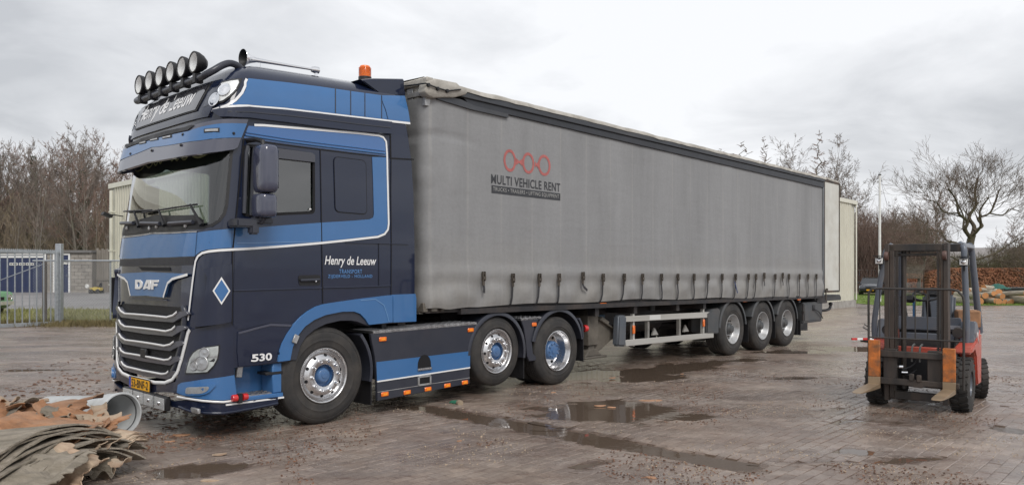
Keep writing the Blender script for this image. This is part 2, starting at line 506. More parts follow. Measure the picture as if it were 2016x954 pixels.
def yard_color(nt, zoff=0.0):
    """colour and roughness of the dirty wet yard from world position"""
    L = nt.links
    g = nd(nt, 'ShaderNodeNewGeometry'); pos = g.outputs['Position']
    def noi(scale, detail, rough=.6, stretch=None, off=(0, 0, 0), rot=0):
        mp = nd(nt, 'ShaderNodeMapping'); mp.inputs['Location'].default_value = off
        mp.inputs['Rotation'].default_value = (0, 0, rot)
        if stretch: mp.inputs['Scale'].default_value = stretch
        L.new(pos, mp.inputs[0])
        n = nd(nt, 'ShaderNodeTexNoise', Scale=scale, Detail=detail, Roughness=rough); L.new(mp.outputs[0], n.inputs['Vector'])
        return n.outputs[0]
    def rng(s, a, b, c, d):
        m = nd(nt, 'ShaderNodeMapRange'); m.inputs[1].default_value = a; m.inputs[2].default_value = b
        m.inputs[3].default_value = c; m.inputs[4].default_value = d; L.new(s, m.inputs[0]); return m.outputs[0]
    def mix(f, a, b):
        m = nd(nt, 'ShaderNodeMix', data_type='RGBA')
        L.new(f, m.inputs[0]) if not isinstance(f, float) else setattr(m.inputs[0], 'default_value', f)
        for s, k in ((a, 6), (b, 7)):
            if isinstance(s, tuple): m.inputs[k].default_value = (*s, 1)
            else: L.new(s, m.inputs[k])
        return m.outputs[2]
    def mul(a, b):
        m = nd(nt, 'ShaderNodeMath', operation='MULTIPLY'); L.new(a, m.inputs[0])
        if isinstance(b, float): m.inputs[1].default_value = b
        else: L.new(b, m.inputs[1])
        return m.outputs[0]
    base = mix(rng(noi(.9, 5), .35, .65, 0, 1), (.305, .240, .195), (.215, .176, .160))
    base = mix(rng(noi(28, 5, .7), .4, .7, 0, .55), base, (.42, .36, .31))
    # brown mud, long patches along the wheel tracks
    mud = rng(noi(.55, 7, .62, (1, 1.6, 1), (3, 1, 0), R(45)), .44, .64, 0, .85)
    base = mix(mud, base, (.195, .138, .108))
    mud2 = rng(noi(2.6, 8, .7, (1, 1.9, 1), (9, 4, 2), R(30)), .50, .68, 0, .75)
    base = mix(mud2, base, (.135, .086, .066))
    fl = rng(noi(75, 3, .8), .62, .72, 0, .7)
    base = mix(fl, base, (.40, .33, .26))
    dk = rng(noi(34, 4, .75, None, (5, 5, 5)), .58, .70, 0, .7)
    base = mix(dk, base, (.075, .042, .034))
    wet = rng(noi(.42, 6, .6, (1, 2.2, 1), (1, 8, 5), R(20)), .36, .58, 0, 1)
    rough = rng(wet, 0, 1, .48, .15)
    darken = rng(wet, 0, 1, 1.0, .85)
    vm = nd(nt, 'ShaderNodeVectorMath', operation='SCALE'); L.new(base, vm.inputs[0]); L.new(darken, vm.inputs['Scale'])
    hb = nd(nt, 'ShaderNodeMath', operation='ADD'); L.new(noi(45, 6, .75), hb.inputs[0]); L.new(mul(noi(9, 5, .7), 2.0), hb.inputs[1])
    sz = nd(nt, 'ShaderNodeSeparateXYZ'); L.new(pos, sz.inputs[0])
    za = nd(nt, 'ShaderNodeMath', operation='ADD'); L.new(sz.outputs[2], za.inputs[0]); za.inputs[1].default_value = zoff
    nz_ = nd(nt, 'ShaderNodeMath', operation='ADD'); L.new(za.outputs[0], nz_.inputs[0]); L.new(mul(noi(6, 5, .7), .006), nz_.inputs[1])
    damp = rng(nz_.outputs[0], .0015, -.0065, 0, 1)
    dm = nd(nt, 'ShaderNodeMix', data_type='RGBA', blend_type='MULTIPLY'); L.new(damp, dm.inputs[0]); L.new(vm.outputs[0], dm.inputs[6]); dm.inputs[7].default_value = (.50, .43, .38, 1)
    rm = nd(nt, 'ShaderNodeMix', data_type='FLOAT'); L.new(damp, rm.inputs[0]); L.new(rough, rm.inputs[2]); rm.inputs[3].default_value = .22
    return dm.outputs[2], rm.outputs[0], hb.outputs[0], pos, wet

def yard_mat(name, kind):
    m = bpy.data.materials.new(name); m.use_nodes = True
    nt = m.node_tree; L = nt.links; b = nt.nodes['Principled BSDF']
    col, rough, hb, pos, wet = yard_color(nt, .0062 if kind == 'ground' else 0.0)
    b.inputs['Specular IOR Level'].default_value = .6
    dist = .006
    if kind == 'ground':
        mp = nd(nt, 'ShaderNodeMapping'); mp.vector_type = 'TEXTURE'; mp.inputs['Rotation'].default_value = (0, 0, TRZ)
        L.new(pos, mp.inputs[0])
        bt = nd(nt, 'ShaderNodeTexBrick'); bt.inputs['Scale'].default_value = 1.0
        bt.inputs['Brick Width'].default_value = .21; bt.inputs['Row Height'].default_value = .105
        bt.inputs['Mortar Size'].default_value = .006; bt.inputs['Mortar Smooth'].default_value = .3
        bt.inputs['Color1'].default_value = (.88, .88, .88, 1); bt.inputs['Color2'].default_value = (1.12, 1.10, 1.07, 1)
        bt.inputs['Mortar'].default_value = (.60, .56, .53, 1)
        L.new(mp.outputs[0], bt.inputs['Vector'])
        mm = nd(nt, 'ShaderNodeMix', data_type='RGBA', blend_type='MULTIPLY'); mm.inputs[0].default_value = .75
        L.new(col, mm.inputs[6]); L.new(bt.outputs[0], mm.inputs[7]); col = mm.outputs[2]
    else:
        if kind == 'one': src = nd(nt, 'ShaderNodeObjectInfo').outputs['Random']
        else: src = nd(nt, 'ShaderNodeNewGeometry').outputs['Random Per Island']
        mr = nd(nt, 'ShaderNodeMapRange'); mr.inputs[3].default_value = .88; mr.inputs[4].default_value = 1.14
        L.new(src, mr.inputs[0])
        vm = nd(nt, 'ShaderNodeVectorMath', operation='SCALE'); L.new(col, vm.inputs[0]); L.new(mr.outputs[0], vm.inputs['Scale'])
        col = vm.outputs[0]; dist = .0032
    L.new(col, b.inputs['Base Color']); L.new(rough, b.inputs['Roughness'])
    # damp margins where the paving dips towards a puddle
    bp = nd(nt, 'ShaderNodeBump', Strength=1.0, Distance=dist); L.new(hb, bp.inputs['Height']); L.new(bp.outputs[0], b.inputs['Normal'])
    return m
GROUND_M = yard_mat('yard_dirt', 'ground')
BRICK1_M = yard_mat('paving_brick', 'one')
BRICKS_M = yard_mat('paving_bricks', 'many')

def axis_steps(knots):
    out = []
    for (a, b, st) in knots:
        n = max(1, int(round((b - a) / st)))
        out += [a + (b - a) * i / n for i in range(n)]
    out.append(knots[-1][1]); return out
gx = axis_steps([(-900, -200, 100), (-200, -60, 20), (-60, -20, 4), (-20, -7, .8), (-7, 9, .085), (9, 20, .6), (20, 60, 4), (60, 200, 20), (200, 900, 100)])
gy = axis_steps([(-300, -40, 40), (-40, 0, 8), (0, 5, .8), (5, 14.5, .085), (14.5, 26, .35), (26, 60, 1.5), (60, 140, 8), (140, 1200, 100)])
gv = np.zeros((len(gy), len(gx), 3), np.float32)
for j, y in enumerate(gy):
    for i, x in enumerate(gx):
        z = gh(x, y) - .0062
        if 4.5 < y < 17 and -9 < x < 11:
            mudn = noise.noise(Vector((x * .8, y * .8, 7.7))) + .5 * noise.noise(Vector((x * 3.1, y * 3.1, 2.2)))
            z += .0135 * sstep(.05, .5, mudn) + .0035 * noise.noise(Vector((x * 9, y * 9, 1)))
        gv[j, i] = (x, y, z)
nx, ny = len(gx), len(gy)
ii, jj = np.meshgrid(np.arange(nx - 1), np.arange(ny - 1))
a_ = (jj * nx + ii).ravel()
me = arr_mesh('ground', gv.reshape(-1, 3), np.stack([a_, a_ + 1, a_ + nx + 1, a_ + nx], 1))
me.shade_smooth()
ground = tag(put('ground', me, None, GROUND_M), 'dirty wet paved yard with brown puddles and bark crumbs', 'ground', kind='structure')

# paving bricks: rows run along the lorry
BL, BW, BG = .210, .105, .0028
def brick_shape(hx, hy, bev=.0045, h=.06):
    t = [(-hx + bev, -hy + bev, 0), (hx - bev, -hy + bev, 0), (hx - bev, hy - bev, 0), (-hx + bev, hy - bev, 0)]
    e = [(-hx, -hy, -bev), (hx, -hy, -bev), (hx, hy, -bev), (-hx, hy, -bev)]
    d = [(-hx, -hy, -h), (hx, -hy, -h), (hx, hy, -h), (-hx, hy, -h)]
    f = [(0, 1, 2, 3)]
    for k in range(4):
        l = (k + 1) % 4
        f += [(k, k + 4, l + 4, l)[::-1], (k + 4, k + 8, l + 8, l + 4)[::-1]]
    return np.array(t + e + d, np.float32), f
bsv, bsf = brick_shape(BL / 2 - BG, BW / 2 - BG)
rng_b = random.Random(11)
bricks = []
for j in range(-160, 160):
    for i in range(-90, 90):
        s = (i + .5 * (j % 2)) * BL + 9.0; t = j * BW - 5.5
        X = TRV.x * s + TNV.x * t; Y = TRV.y * s + TNV.y * t
        if not (5.45 < Y < 14.6) or abs(X) > .70 * Y + .3: continue
        if X < -9.5 or X > 10.5: continue
        bricks.append((Y + abs(X) * .12, X, Y))
bricks.sort()
one = bpy.data.meshes.new('paving_brick'); one.from_pydata([tuple(v) for v in bsv], [], bsf); one.materials.append(BRICK1_M)
inview = [b for b in bricks if abs(b[1]) < .675 * b[2] and b[2] > 5.9 and not (b[1] < -2.5 and b[2] < 7.6)]
first = set(inview[:300])
BV, BF, nb = [], [], 0
bfa = np.array(bsf, np.int32)
for bk in bricks:
    _, X, Y = bk
    z = gh(X, Y) + rng_b.uniform(-.003, .003)
    e = .09
    gxs, gys = (gh(X + e, Y) - gh(X - e, Y)) / (2 * e), (gh(X, Y + e) - gh(X, Y - e)) / (2 * e)
    nrm = Vector((-gxs + rng_b.uniform(-.02, .02), -gys + rng_b.uniform(-.02, .02), 1)).normalized()
    rz = TRZ + rng_b.uniform(-.012, .012)
    M3 = nrm.to_track_quat('Z', 'Y').to_matrix()
    M3 = Matrix.Rotation(0, 3, 'Z') @ Vector((0, 0, 1)).rotation_difference(nrm).to_matrix() @ Matrix.Rotation(rz, 3, 'Z')
    if bk in first:
        o = bpy.data.objects.new('paving_brick', one); COL.objects.link(o)
        o.matrix_world = Matrix.Translation((X, Y, z)) @ M3.to_4x4()
        o.parent = ground
    else:
        BV.append(bsv @ np.array(M3, np.float32).T + np.array((X, Y, z), np.float32))
        BF.append(bfa + nb); nb += len(bsv)
me = arr_mesh('paving_bricks', np.concatenate(BV), np.concatenate(BF)); me.shade_flat()
o = put('paving_bricks', me, ground, BRICKS_M); o['kind'] = 'stuff'

# puddle water
water = bpy.data.materials.new('puddle_water'); water.use_nodes = True
nt = water.node_tree; nt.nodes.clear()
wout = nd(nt, 'ShaderNodeOutputMaterial'); wdf = nd(nt, 'ShaderNodeBsdfDiffuse'); wtr = nd(nt, 'ShaderNodeBsdfTransparent'); wgl = nd(nt, 'ShaderNodeBsdfGlossy'); wfr = nd(nt, 'ShaderNodeFresnel', IOR=1.38)
wdf.inputs[0].default_value = (.165, .122, .092, 1); wtr.inputs[0].default_value = (.50, .42, .34, 1); wgl.inputs['Roughness'].default_value = .02
wm1 = nd(nt, 'ShaderNodeMixShader'); wm1.inputs[0].default_value = .34; wm2 = nd(nt, 'ShaderNodeMixShader')
nt.links.new(wdf.outputs[0], wm1.inputs[1]); nt.links.new(wtr.outputs[0], wm1.inputs[2]); nt.links.new(wfr.outputs[0], wm2.inputs[0])
nt.links.new(wm1.outputs[0], wm2.inputs[1]); nt.links.new(wgl.outputs[0], wm2.inputs[2]); nt.links.new(wm2.outputs[0], wout.inputs[0])
n = nd(nt, 'ShaderNodeTexNoise', Scale=9.0, Detail=2.0); g = nd(nt, 'ShaderNodeNewGeometry'); nt.links.new(g.outputs['Position'], n.inputs['Vector'])
bp = nd(nt, 'ShaderNodeBump', Strength=1.0, Distance=.0010); nt.links.new(n.outputs[0], bp.inputs['Height']); nt.links.new(bp.outputs[0], wgl.inputs['Normal'])
WLV = [0]
def water_sheet(pts):
    WLV[0] += 1
    mb = MB(); mb.add([(x, y, -.0092 - .00018 * WLV[0]) for x, y in pts], [tuple(range(len(pts)))])
    o = mb.build('puddle', water, None, smooth=0, recalc=False)
    tag(o, 'shallow brown puddle lying on the paved yard', 'puddle', 'puddles on the yard', 'structure')
for (cx, cy, a, b_, r, dp) in PUDDLES:
    c, s = math.cos(r), math.sin(r)
    water_sheet([(cx + 1.5 * (a * math.cos(t) * c - b_ * math.sin(t) * s), cy + 1.5 * (a * math.cos(t) * s + b_ * math.sin(t) * c)) for t in [k * math.pi / 12 for k in range(24)]])
def gp(al, ac):
    p = GUT + TNV * al + TRV * ac; return (p.x, p.y)
water_sheet([gp(-1.5, -.4), gp(4.2, -.4), gp(4.2, .4), gp(-1.5, .4)])

# ------------------------------------------------------------------ grass strips and lane beyond the gate
GRASS_M = pm('verge_grass', (.20, .195, .075), .9, var=.45, scale=.9, bump=.03, bscale=25, dirt=(.20, .17, .085), dirt_amt=.8, dirt_scale=.5)
BLADE_M = pm('grass_blades', (.20, .21, .07), .8, var=.4, scale=.6, dirt=(.36, .31, .16), dirt_amt=.7, dirt_scale=.4)
LANE_M = pm('lane_asphalt', (.23, .22, .215), .55, var=.2, scale=.5, bump=.01, bscale=30)
def strip(name, x0, x1, y0, y1, dz, mat, label, cat, nx_=30, ny_=10, kind='structure'):
    mb = MB(); mb.grid(lambda u, v: (x0 + (x1 - x0) * u, y0 + (y1 - y0) * v, gh(x0 + (x1 - x0) * u, y0 + (y1 - y0) * v) + dz), nx_, ny_)
    return tag(mb.build(name, mat, None, smooth=60), label, cat, kind=kind)
strip('grass_verge', -60, -9.5, 25.2, 31.0, .012, GRASS_M, 'ragged yellow green grass strip behind the chain-link fence', 'grass', 60, 8)
strip('lane', -60, -9.5, 31.0, 43.2, .015, LANE_M, 'pale asphalt lane in front of the blue garage', 'lane', 60, 14)
strip('grass_verge', 19.6, 40, 40.5, 66.0, .012, pm('lawn_grass', (.13, .19, .03), .9, var=.35, scale=.8, bump=.03, bscale=20), 'bright green lawn patch beside the end of the cream warehouse', 'grass', 30, 20)
def blades(name, n, fn, h, mat, label, seed):
    r = random.Random(seed); V, Q = [], []
    for k in range(n):
        x, y = fn(r); z = gh(x, y)
        a = r.uniform(0, math.pi); hh = h * r.uniform(.4, 1.2); w = .012
        dx, dy = math.cos(a) * w, math.sin(a) * w; bx, by = r.uniform(-.5, .5) * hh, r.uniform(-.5, .5) * hh
        o = len(V)
        V += [(x - dx, y - dy, z), (x + dx, y + dy, z), (x + dx * .3 + bx, y + dy * .3 + by, z + hh), (x - dx * .3 + bx, y - dy * .3 + by, z + hh)]
        Q.append((o, o + 1, o + 2, o + 3))
    o = put(name, arr_mesh(name, V, Q), None, mat); tag(o, label, 'grass', kind='stuff')
blades('grass_tufts', 16000, lambda r: (r.uniform(-34, -10), 25.0 + 5.9 * r.random() ** 1.4), .14, BLADE_M, 'yellowed winter grass tufts behind the gate and fence', 3)
blades('weeds', 5000, lambda r: (r.gauss(-12.5, 3.2), 24.6 + r.gauss(0, .35)), .16, pm('weed_stems', (.16, .13, .06), .9, var=.4, scale=2), 'brown weeds and litter along the foot of the gate and fence', 4)
blades('lawn_blades', 7000, lambda r: (r.uniform(19.7, 33), 40.6 + 20 * r.random() ** 1.5), .10, pm('lawn_blade', (.13, .20, .03), .85, var=.3), 'short green blades of the lawn patch by the warehouse end', 5)

# ------------------------------------------------------------------ cream steel warehouse behind the trailer
CREAM = pm('cream_cladding', (.60, .585, .49), .5, var=.05, scale=.7, dirt=(.36, .34, .27), dirt_amt=.35, dirt_scale=.6, objrand=.03)
CONC = pm('plinth_concrete', (.36, .345, .32), .9, var=.2, bump=.006, bscale=25, dirt=(.16, .14, .12), dirt_amt=.6)
ROOFM = pm('roof_sheet', (.38, .38, .37), .6, var=.1)
FLASH = pm('cream_flashing', (.66, .65, .56), .45, var=.04)
def sheet_mesh(w, z0, z1, pitch=.25, dep=.04):
    mb = MB(); n = int(round(w / pitch)); xs = []
    for k in range(n):
        x = k * pitch
        xs += [(x, 0), (x + pitch * .42, 0), (x + pitch * .52, -dep), (x + pitch * .90, -dep)]
    xs.append((w, 0))
    vs = [(x, y, z0) for x, y in xs] + [(x, y, z1) for x, y in xs]
    m = len(xs)
    mb.add(vs, [(i, i + 1, m + i + 1, m + i) for i in range(m - 1)])
    me = bpy.data.meshes.new('cladding_sheet'); me.from_pydata(mb.v, [], mb.f); me.materials.append(CREAM)
    return me
def corrugated_hall(name, origin, rz, L_, W_, H_, label, plinth=.35, rise=0.0, cat='warehouse'):
    root = empty(name, origin, rz); tag(root, label, cat)
    me = sheet_mesh(1.0, plinth - .02, H_ - .18)
    MB().span((0, 0.05, plinth - .9), (L_, W_, H_ - .25)).build('inner_wall', CREAM, root, smooth=0)
    k = 0
    for i in range(int(L_)):
        o = bpy.data.objects.new('cladding_sheet', me); COL.objects.link(o); o.parent = root; o.location = (i, 0, 0)
    for i in range(int(W_)):
        o = bpy.data.objects.new('cladding_sheet', me); COL.objects.link(o); o.parent = root
        o.rotation_euler = (0, 0, R(-90)); o.location = (0, int(W_) - i, 0)
    MB().span((-.03, -.03, -1.0), (L_ + .02, W_, plinth)).build('plinth', CONC, root, bev=.01)
    fl = MB(); fl.span((-.09, -.09, H_ - .2), (L_ + .05, -.005, H_)).span((-.09, -.005, H_ - .2), (-.005, W_ + .05, H_)); fl.span((L_ - .12, -.075, plinth), (L_ + .012, -.045, H_ - .2))
    fl.span((-.075, -.075, plinth), (.06, .06, H_ - .2))
    fl.build('roof_flashing', FLASH, root, bev=.008)
    if rise:
        rf = MB(); rf.prism([(0, H_), (W_ / 2, H_ + rise), (W_, H_)], lambda a, b: (0, a, b), lambda a, b: (L_, a, b)); rf.build('roof', CREAM, root, smooth=0)
    else:
        MB().span((-.02, .0, H_ - .24), (L_, W_, H_ - .1)).build('roof', ROOFM, root, smooth=0)
    return root
hall = corrugated_hall('warehouse', TW(7.3, 5.1, 0), TRZ, 28.7, 20.4, 5.42, 'cream corrugated steel warehouse standing behind the parked trailer')
# drain pipe and wall lamp on the end wall, seen left of the cab
yd = 19.9
mb = MB(); mb.tube([(-.16, yd, .1), (-.16, yd, 5.1)], .07, 10)
for z in (1.2, 2.6, 4.2): mb.span((-.24, yd - .09, z), (-.04, yd + .09, z + .05))
mb.build('drain_pipe', FLASH, hall)
yl = 18.95
mb = MB(); mb.bar((-.04, yl, 4.0), (-.55, yl, 4.05), .04, .04); mb.box((-.66, yl, 4.02), (.36, .30, .12), Matrix.Rotation(R(20), 3, 'Y'))
mb.build('flood_lamp', M['black'], hall, bev=.01)
# second shed, left of the view: mirrored in the windscreen
shed = corrugated_hall('storage_shed', (-12.9, 9.3, 0), R(67.8), 5.0, 6.0, 4.1, 'cream corrugated shed left of the yard, mirrored in the windscreen', rise=1.0, cat='shed')

# ------------------------------------------------------------------ garage with blue doors, far left
BLUED = pm('dark_blue_door', (.018, .030, .085), .5, var=.1, dirt=(.06, .06, .07), dirt_amt=.3)
WHITEP = pm('white_paint', (.72, .72, .70), .5, var=.06)
BLOCK = pm('concrete_block', (.30, .275, .245), .92, objrand=.16, var=.15, bump=.01, bscale=18)
MORT = pm('block_mortar', (.20, .185, .165), .95, var=.15)
GY = 43.0
def gX(u): return (u - CU) / FPX * GY
def gZ(v): return EYE - (v - CV) / FPX * GY
gbase = gZ(577); gtop = gZ(494)
gar = tag(empty('garage', (gX(60), GY, 0)), 'low concrete block garage with dark blue doors beyond the gate', 'garage')
ox = gX(60)
def G(u, v, y=0.0): return (gX(u) - ox, y, gZ(v))
mb = MB()
mb.span((gX(-160) - ox, .06, gbase - 1), (gX(181) - ox - .01, 6, gtop - .12)); mb.build('wall', MORT, gar, smooth=0)
MB().span((gX(-162) - ox, -.12, gtop - .10), (gX(182) - ox, 6.1, gtop + .05)).build('roof', pm('bitumen_roof', (.16, .155, .15), .9, var=.1), gar, bev=.01)
def blocks(u0, u1):
    x0, x1 = gX(u0) - ox, gX(u1) - ox; bw, bh = .40, .20
    rows = int((gtop - .1 - gbase) / bh)
    me_ = None
    for r_ in range(rows + 1):
        z = gbase + r_ * bh
        x = x0 - (bw / 2 if r_ % 2 else 0)
        while x < x1 - .03:
            a, b_ = max(x, x0), min(x + bw, x1)
            if b_ - a > .06:
                m_ = MB().span((a + .006, 0, z + .006), (b_ - .006, .08, min(z + bh - .006, gtop - .1)))
                m_.build('block', BLOCK, gar, bev=.008, smooth=0)
            x += bw
blocks(92, 104); blocks(139.5, 181)
fr = MB()
for (u0, u1) in ((-62, 91.5), (105, 138.5)):
    x0, x1 = gX(u0) - ox, gX(u1) - ox
    fr.span((x0, -.05, gbase), (x0 + .09, .07, gtop - .12)); fr.span((x1 - .09, -.05, gbase), (x1, .07, gtop - .12)); fr.span((x0 + .09, -.05, gtop - .22), (x1 - .09, .07, gtop - .12))
fr.span((gX(0) - ox, -.055, gZ(507)), (gX(90) - ox, -.03, gZ(503.5)))
fr.build('door_frame', WHITEP, gar)
u = -60
for k in range(3):
    d = MB(); x0, x1 = gX(-60) - ox + .1 + k * 1.43, gX(-60) - ox + .1 + (k + 1) * 1.43 - .02
    d.span((x0, -.02, gbase + .03), (x1, .05, gtop - .23))
    for q in range(1, 7): d.span((x0 + q * .2, -.03, gbase + .05), (x0 + q * .2 + .02, -.015, gtop - .25))
    d.build('garage_door', BLUED, gar)
sd_ = MB().span((gX(106.8) - ox, -.02, gbase + .02), (gX(136.8) - ox, .05, gtop - .24)).build('side_door', BLUED, gar)
MB().box((gX(134.5) - ox, -.06, gZ(542)), (.14, .05, .04)).build('door_handle', M['galv'], sd_)
sgn = pm('door_sign', (.62, .62, .58), .5)
for (u0, u1) in ((20, 36), (38.5, 50), (52, 68)):
    g_ = MB().span((gX(u0) - ox, -.06, gZ(522)), (gX(u1) - ox, -.035, gZ(517))).build('door_sign', sgn, gar)
    t_ = MB()
    for q in range(3):
        a, b_ = gX(u0) - ox, gX(u1) - ox
        t_.span((a + .05 + q * (b_ - a) * .3, -.064, gZ(520.6)), (a + .05 + q * (b_ - a) * .3 + (b_ - a) * .2, -.061, gZ(518.6)))
    t_.build('sign_print', M['ink'], g_)
g_ = MB().span((gX(126) - ox, -.06, gZ(520)), (gX(134) - ox, -.035, gZ(515.5))).build('door_sign', sgn, sd_)
# house number plate leaning on the blocks / pale disc
MB().lathe([(0, .02), (.10, .02), (.12, 0)], (gX(171.5) - ox, -.0, gZ(563)), (0, -1, 0), 16).build('wall_disc', WHITEP, gar)

wf = tag(empty('board_fence', (gX(198), GY + .4, 0)), 'weathered grey vertical board fence beside the block garage', 'fence')
BOARD = pm('grey_board', (.20, .18, .155), .9, var=.25, objrand=.2, stretch=(4, 1, .4))
x = gX(181.5) - gX(198); kk = 0; rb = random.Random(2)
while x < gX(262) - gX(198):
    MB().span((x + .006, rb.uniform(0, .02), gZ(580)), (x + .134, .05, gZ(490) + rb.uniform(-.05, .08))).build('board', BOARD, wf, bev=.004, smooth=0)
    x += .14
MB().span((gX(181.5) - gX(198), -.03, gZ(552)), (gX(262) - gX(198), 0, gZ(549))).span((gX(181.5) - gX(198), .05, gZ(510)), (gX(262) - gX(198), .09, gZ(507))).build('rail', BOARD, wf)
# small yellow machine half hidden in front of the board fence
ym = tag(empty('garden_tractor', (gX(207), GY - .9, gbase)), 'small yellow garden machine parked before the board fence', 'machine')
mb = MB(); mb.xz([(-.45, .28), (.45, .28), (.45, .55), (.1, .62), (-.05, .62), (-.45, .55)], -.3, .3); mb.build('body', pm('yellow_machine', (.55, .42, .10), .5, var=.2), ym, bev=.03)
MB().xz([(.1, .62), (.42, .62), (.46, 1.0), (.40, 1.0), (.32, .70), (.1, .70)], -.2, .2).build('seat', M['black'], ym, bev=.02)
for sx in (-.32, .3):
    for sy in (-.36, .36):
        MB().lathe([(0, -.07), (.12, -.07), (.21, -.05), (.22, 0), (.21, .05), (.12, .07), (0, .07)], (sx, sy, .22), (0, 1, 0), 14).build('wheel', M['rubber'], ym)

ym.scale = (.6, .6, .6)
# ------------------------------------------------------------------ sliding gate and chain-link fence
ga, gb = Vector((-15.72, 23.4, 0)), Vector((-14.76, 24.9, 0))
gd = (gb - ga).normalized(); gup = Vector((0, 0, 1))
gate = tag(empty('sliding_gate', gb, math.atan2(gd.y, gd.x)), 'galvanised sliding bar gate with a saw-tooth top rail', 'gate')
GL = 5.2
mb = MB(); mb.bar((-GL, 0, 2.36), (-.03, 0, 2.36), .06, .09); mb.build('top_rail', M['galv'], gate, bev=.005)
mb = MB(); mb.bar((-GL, 0, .07), (.05, 0, .07), .07, .11); mb.build('bottom_rail', M['galv'], gate, bev=.005)
sp_ = MB(); k = 0
while k * .055 < GL - .1:
    x = -GL + .03 + k * .055
    sp_.add([(x, -.006, 2.40), (x + .045, -.006, 2.40), (x + .022, 0, 2.465), (x, .006, 2.40), (x + .045, .006, 2.40)], [(0, 1, 2), (4, 3, 2), (0, 2, 3), (1, 4, 2)]); k += 1
sp_.build('spike_strip', M['galv'], gate, smooth=0)
bar_me = MB().bar((0, 0, .12), (0, 0, 2.32), .03, .03)
bo = bar_me.build('bar', M['galv'], gate, bev=.003); bo.location = (-.30, 0, 0)
for k in range(1, 23):
    c = bo.copy(); COL.objects.link(c); c.parent = gate; c.location = (-.30 - .213 * k, 0, 0)
MB().bar((-3.2, -.03, .9), (-.55, -.03, 1.98), .012, .022).build('tie_rod', M['galv'], gate)
MB().span((-.16, -.05, .1), (-.08, .05, 2.38)).build('end_post', M['galv'], gate, bev=.006)
gp_ = tag(MB().span((-.09, -.09, -.1), (.09, .09, 2.62)).build('gate_post', M['galv'], None, bev=.01), 'thick square galvanised post at the end of the sliding gate', 'post')
gp_.location = at(117, 639, 25.0); gp_.location.z = gh(gp_.location.x, gp_.location.y)
wp = tag(MB().tube([(0, 0, -.1), (0, 0, 2.05)], .075, 8).build('wooden_post', pm('old_post_wood', (.14, .115, .095), .95, var=.3), None), 'brown weathered wooden post standing behind the sliding gate', 'post')
wp.location = at(88, 638, 25.4); wp.location.z = gh(wp.location.x, wp.location.y)
# chain-link fence from the post to behind the cab
ff = tag(empty('chain_link_fence', (gp_.location.x, 25.2, 0)), 'galvanised chain-link fence between the gate post and the lorry cab', 'fence')
FX1 = 8.5
ztop = 2.10
MB().tube([(-1.0, 0, ztop), (FX1, 0, ztop)], .028, 8).build('top_rail', M['galv'], ff)
for x in (1.55, 4.1, 6.6): MB().tube([(x, .04, -.1), (x, .04, ztop)], .03, 8).build('post', M['galv'], ff)
V, Q = [], []
def wire(p0, p1, r=.0035):
    p0, p1 = Vector(p0), Vector(p1); d = (p1 - p0).normalized(); s = d.cross(Vector((0, 1, 0))).normalized() * r
    o = len(V); y = Vector((0, r, 0))
    for p in (p0, p1): V.extend([tuple(p + s), tuple(p + y), tuple(p - s)])
    Q.extend([(o, o + 1, o + 4, o + 3), (o + 1, o + 2, o + 5, o + 4), (o + 2, o, o + 3, o + 5)])
z0, z1 = .08, ztop; hgt = z1 - z0; st = .095
k = -int(hgt / st) - 12
while -1 + k * st < FX1:
    x = -1 + k * st
    a, b_ = max(x, -1), min(x + hgt, FX1)
    if b_ > a: wire((a, 0, z0 + a - x), (b_, 0, z0 + b_ - x)); wire((a, .004, z1 - (a - x)), (b_, .004, z1 - (b_ - x)))
    k += 1
o = put('wire_mesh', arr_mesh('wire_mesh', V, Q), ff, M['galv']); o['kind'] = 'stuff'

# ------------------------------------------------------------------ trees
def grow(rng, H, r0, levels=5, first=.3, splay=(30, 60), wig=.12, ratio=.62, nchild=(4, 6), up=.08, droop=0.0, minr=.006, trunk_wig=.05, lead=True):
    segs = []
    def branch(p, d, length, r, lv):
        n = max(3, int(6 - lv)) if lv else 9
        sl = length / n; pts = [(p.copy(), r)]
        for i in range(n):
            w = trunk_wig if lv == 0 else wig
            d = d + Vector((rng.gauss(0, w), rng.gauss(0, w), rng.gauss(0, w * .7)))
            d.z += up * (1 if lv else .4) - (droop * (lv - 2) if lv >= 3 else 0)
            d.normalize()
            r2 = r * (1 - (i + 1) / n * (.62 if lv == 0 else .72)); r2 = max(r2, minr)
            q = p + d * sl; segs.append((p.copy(), q.copy(), pts[-1][1], r2, lv)); p = q; pts.append((p.copy(), r2))
        if lv >= levels: return
        nc = rng.randint(*nchild) + (5 if lv == 0 else 0)
        for c in range(nc):
            t = rng.uniform(first if lv == 0 else .2, 1.0)
            if c == 0 and lead: t = 1.0
            i = min(int(t * n), n); bp_, br = pts[i]
            ax = Vector((rng.gauss(0, 1), rng.gauss(0, 1), rng.gauss(0, 1))); dd = (segs[-1][1] - segs[-1][0]).normalized() if i == n else (pts[min(i + 1, n)][0] - pts[max(i - 1, 0)][0]).normalized()
            ax = ax - dd * ax.dot(dd)
            if ax.length < 1e-3: continue
            ax.normalize(); ang = R(rng.uniform(*splay)) * (1 if t < 1 else .4)
            nd_ = dd * math.cos(ang) + ax * math.sin(ang)
            ll = length * ratio * rng.uniform(.7, 1.15) * (1.15 - .45 * t if lv == 0 else 1)
            branch(bp_, nd_, ll, max(br * rng.uniform(.45, .72), minr), lv + 1)
    branch(Vector((0, 0, 0)), Vector((0, 0, 1)), H, r0, 0)
    return segs
